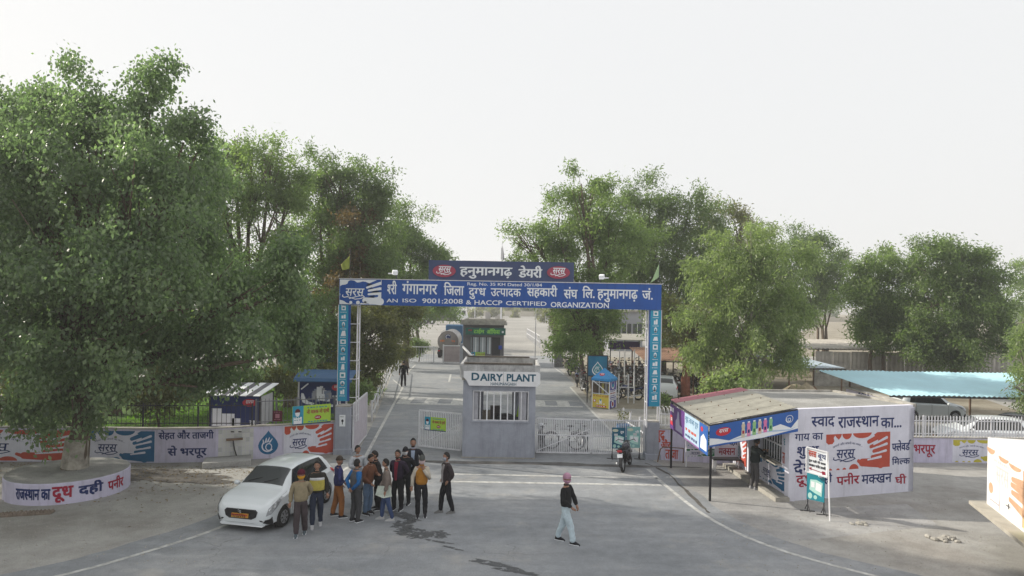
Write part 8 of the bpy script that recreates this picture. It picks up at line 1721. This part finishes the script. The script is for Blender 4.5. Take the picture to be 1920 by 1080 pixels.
T_('feathery_tree','bright yellow-green feathery tree towering behind the tin awning',(P(1405,745,37).x,37,0),[LB(1400,455,38,68,38),LB(1350,520,38,62,58),LB(1450,520,38,72,65),LB(1320,590,38,48,45),LB(1400,600,38,85,58),LB(1470,610,38,50,50),LB(1340,655,38,48,28),LB(1460,675,38,50,22),LB(1400,680,37,60,22)],BRIGHT,2500,28,.22,.055,.75,.12,.75,41,trunks=[(0,0),(.85,.3)],r0=.17,bark=BARKL,fork=.35)
T_('dark_tree','dark multi-stemmed tree between the feathery tree and right grove',(P(1546,640,74).x,74,0),[LB(1485,470,74,50,36),LB(1545,480,74,50,34),LB(1500,540,74,50,45),LB(1560,545,74,35,30),LB(1590,475,74,20,14),LB(1500,600,74,30,25)],NEEMD,1100,24,.32,.11,1.0,.22,.35,42,trunks=[(0,0),(.5,0),(-.5,.2)],r0=.2,fork=.3)
T_('shed_tree','green tree with two slim trunks standing before the grey cement shed',(P(1632,700,53).x,53,0),[LB(1625,515,53,36,30),LB(1680,500,53,48,32),LB(1620,570,53,46,42),LB(1690,570,53,55,45),LB(1650,620,53,55,25)],NEEM,1700,26,.24,.085,.8,.18,.45,43,trunks=[(0,0),(.95,0)],r0=.15,fork=.3)
T_('broad_tree','broad dark tree on the right with lit top, beyond the blue roof',(P(1790,700,50).x,50,0),[LB(1755,490,50,45,28),LB(1800,500,50,52,35),LB(1850,540,50,42,42),LB(1765,570,50,68,60),LB(1850,600,50,50,52),LB(1780,650,50,60,32),LB(1720,640,50,32,26)],NEEMD,2500,26,.24,.085,.8,.18,.45,44,r0=.3,fork=.25)
T_('edge_tree','pale feathery acacia at right edge, hanging over blue roof',(P(1935,760,32).x,32,0),[LB(1915,655,32,24,36),LB(1903,728,31.5,26,18),LB(1930,605,32,26,24),LB(1960,700,32,50,55)],BRIGHT,480,26,.17,.05,.6,.12,.6,45,r0=.12,bark=BARKL)
T_('edge_tree','hazy green tree far beyond the right edge of the field',(P(1925,640,80).x,80,0),[LB(1920,560,80,30,45),LB(1950,520,80,40,40)],NEEM,350,22,.35,.12,.9,.2,.4,46,r0=.2)
T_('sapling','leafy sapling with big lit leaves just behind the pink edge of the awning',(P(1372,745,31.5).x,31.5,0),[LB(1370,705,31.5,34,20),LB(1345,715,31.5,18,12),LB(1400,722,31.5,14,12)],BRIGHT,130,20,.20,.09,.4,.12,.6,47,r0=.04)
T_('shrub','low green shrub in the planting bed beside the white hatchback',(P(1248,755,40).x,40,0),[LB(1248,745,40,11,10)],NEEM,60,18,.16,.07,.3,.1,.4,48,r0=.03,limbs=False,cat='shrub')
for i,(x,y,D,rx,rz,lab) in enumerate(((520,715,37,28,22,'dark round bush on lawn between the two tree trunks'),(445,725,36,38,24,'wide bush behind the left end of striped stall'),(600,690,45,32,20,'spiky green bush right of the white lawn railing'),(786,648,68,14,14,'spiky agave-like bush behind the open road gate'),(760,660,60,12,12,'small shrub at the bend of the white railing'),(655,735,36,26,26,'leafy shrub behind the sheeted gate leaf'),(300,720,31,60,45,'big shrub behind wall beneath the peepal crown'),(130,730,31,80,50,'dense shrub mass behind the red mural wall'),(20,720,31,60,55,'shrub behind the wall at the left edge'))):
    T_('shrub',lab,(P(x,y+rz,D).x,D,0),[LB(x,y,D,rx,rz)],NEEMD if i%2 else OLIVE,int(120+rx*4),22,.2,.07,.45,.14,.2,60+i,r0=.05,limbs=False,cat='shrub')
# trees left of the frame that keep the forecourt in shade, and more of the grove behind the wall
for i,(x,y,h,r_,lab) in enumerate(((-25,15,13,6.0,'large dark tree just outside the left edge, near side of the verge'),(-20,36,12.5,4.6,'dark tree behind the wall, directly behind the big peepal'),(-33,24,14,7,'tall tree well beyond the left edge'),(-30,8,13,6.5,'tall tree beyond the left edge nearest the road'))):
    T_('grove_tree',lab,(x,y,0),[(x,y,h*.62,r_,r_,h*.32),(x-r_*.5,y+1,h*.45,r_*.7,r_*.7,h*.25),(x+r_*.5,y-1,h*.5,r_*.7,r_*.7,h*.28),(x,y,h*.85,r_*.5,r_*.5,h*.18)],PEEP if i != 1 else NEEMD,1300,22,.30,.16,.8,.25,.5,80+i,r0=.35,group='grove trees at the left')
# distant hazy trees
rr=random.Random(17); dt=[(1010,577,6),(985,579,5),(960,576,8),(935,578,4),(1035,578,9),(900,578,5),(1060,574,10)]
nm=('distant tree right of the far yard wall gap','thin distant tree over the far wall','rounder distant tree in the middle of the far wall','lone small distant tree left of middle','distant tree by the far white railing','distant tree behind the machinery heaps','largest distant tree near the roadside crown')
for i,(x,y,r_) in enumerate(dt):
    D=262+i*3; T_('distant_tree',nm[i],(P(x,590,D).x,D,0),[LB(x,y-2,D,r_,6)],OLIVE,70,16,.9,.4,1.5,.5,.2,100+i,r0=.42,group='distant trees along the far wall')
for i,(x,r_,D,lab) in enumerate(((852,9,205,'far bush beside the white lorry'),(892,7,225,'far bush left of the grey machinery'),(925,9,232,'far bush right of the machinery heap'),(968,7,235,'far bush in the middle of the far wall'),(1008,10,228,'far bush near the distant white railing'),(1030,9,190,'far bush by the right verge of the yard'))): T_('shrub',lab,(P(x,590,D).x,D,0),[(P(x,590,D).x,D,1.3,r_*D/FPX,1.5,1.4)],OLIVE,60,16,.8,.35,1.0,.4,.2,130+i,r0=.1,limbs=False,cat='shrub',group='shrubs at the far edge of the yard')
tl=[(P(x,560,300).x+rr.uniform(-3,3),300+rr.uniform(-12,30),rr.uniform(4,7),rr.uniform(5,8),6,rr.uniform(4,7)) for x in range(-900,2900,22)]
me,_=leaf_mesh('far_treeline',tl,7000,10,1.6,.9,2.2,.9,.2,7); me.materials.append(NEEMD); o=bpy.data.objects.new('far_treeline',me); COL.objects.link(o); o['kind']='stuff'
# grass on the lawn, dry leaves on the verge
def scatter(name,n,area,mfun,m_,seed):
    g_=np.random.default_rng(seed); V,F=[],[]
    for i in range(n):
        p=area(g_); a=g_.uniform(0,6.28); mfun(V,F,p,a,g_)
    me=bpy.data.meshes.new(name); me.from_pydata(V,[],F); me.materials.append(m_); o=bpy.data.objects.new(name,me); COL.objects.link(o); o['kind']='stuff'
def blade(V,F,p,a,g_):
    h=g_.uniform(.05,.14); c,s=math.cos(a),math.sin(a); b=len(V); V.extend([(p[0]-.014*c,p[1]-.014*s,0),(p[0]+.014*c,p[1]+.014*s,0),(p[0]+.04*s,p[1]-.04*c,h)]); F.append((b,b+1,b+2))
scatter('lawn_grass',26000,lambda g_:(g_.uniform(-19,-8.2),g_.uniform(29.5,48)),blade,leafmat('grass_blade',(0.07,0.14,0.02),(0.16,0.26,0.04)),5)
def dry(V,F,p,a,g_):
    s=g_.uniform(.02,.055); c,s2=math.cos(a)*s,math.sin(a)*s; b=len(V); V.extend([(p[0]-c,p[1]-s2,.012),(p[0]+s2*.5,p[1]-c*.5,.02),(p[0]+c,p[1]+s2,.014),(p[0]-s2*.5,p[1]+c*.5,.03)]); F.append((b,b+1,b+2,b+3))
scatter('fallen_leaves',1500,lambda g_:(g_.uniform(-20,-6.5),25.6-abs(g_.normal())*2.2),dry,mat('dry_leaf',(0.30,0.22,0.10),.9,.3,8),6)
# air
if True:
    m=bpy.data.materials.new('haze_air'); m.use_nodes=True; n_=m.node_tree.nodes; n_.remove(n_['Principled BSDF']); pv=n_.new('ShaderNodeVolumePrincipled'); pv.inputs['Color'].default_value=(.92,.93,.95,1); pv.inputs['Density'].default_value=HAZE; pv.inputs['Anisotropy'].default_value=.3; m.node_tree.links.new(pv.outputs[0],n_['Material Output'].inputs['Volume'])
    hz=MB().use(m); hz.box(-500,500,-60,560,-1,32); hz.build('haze',kind='stuff')
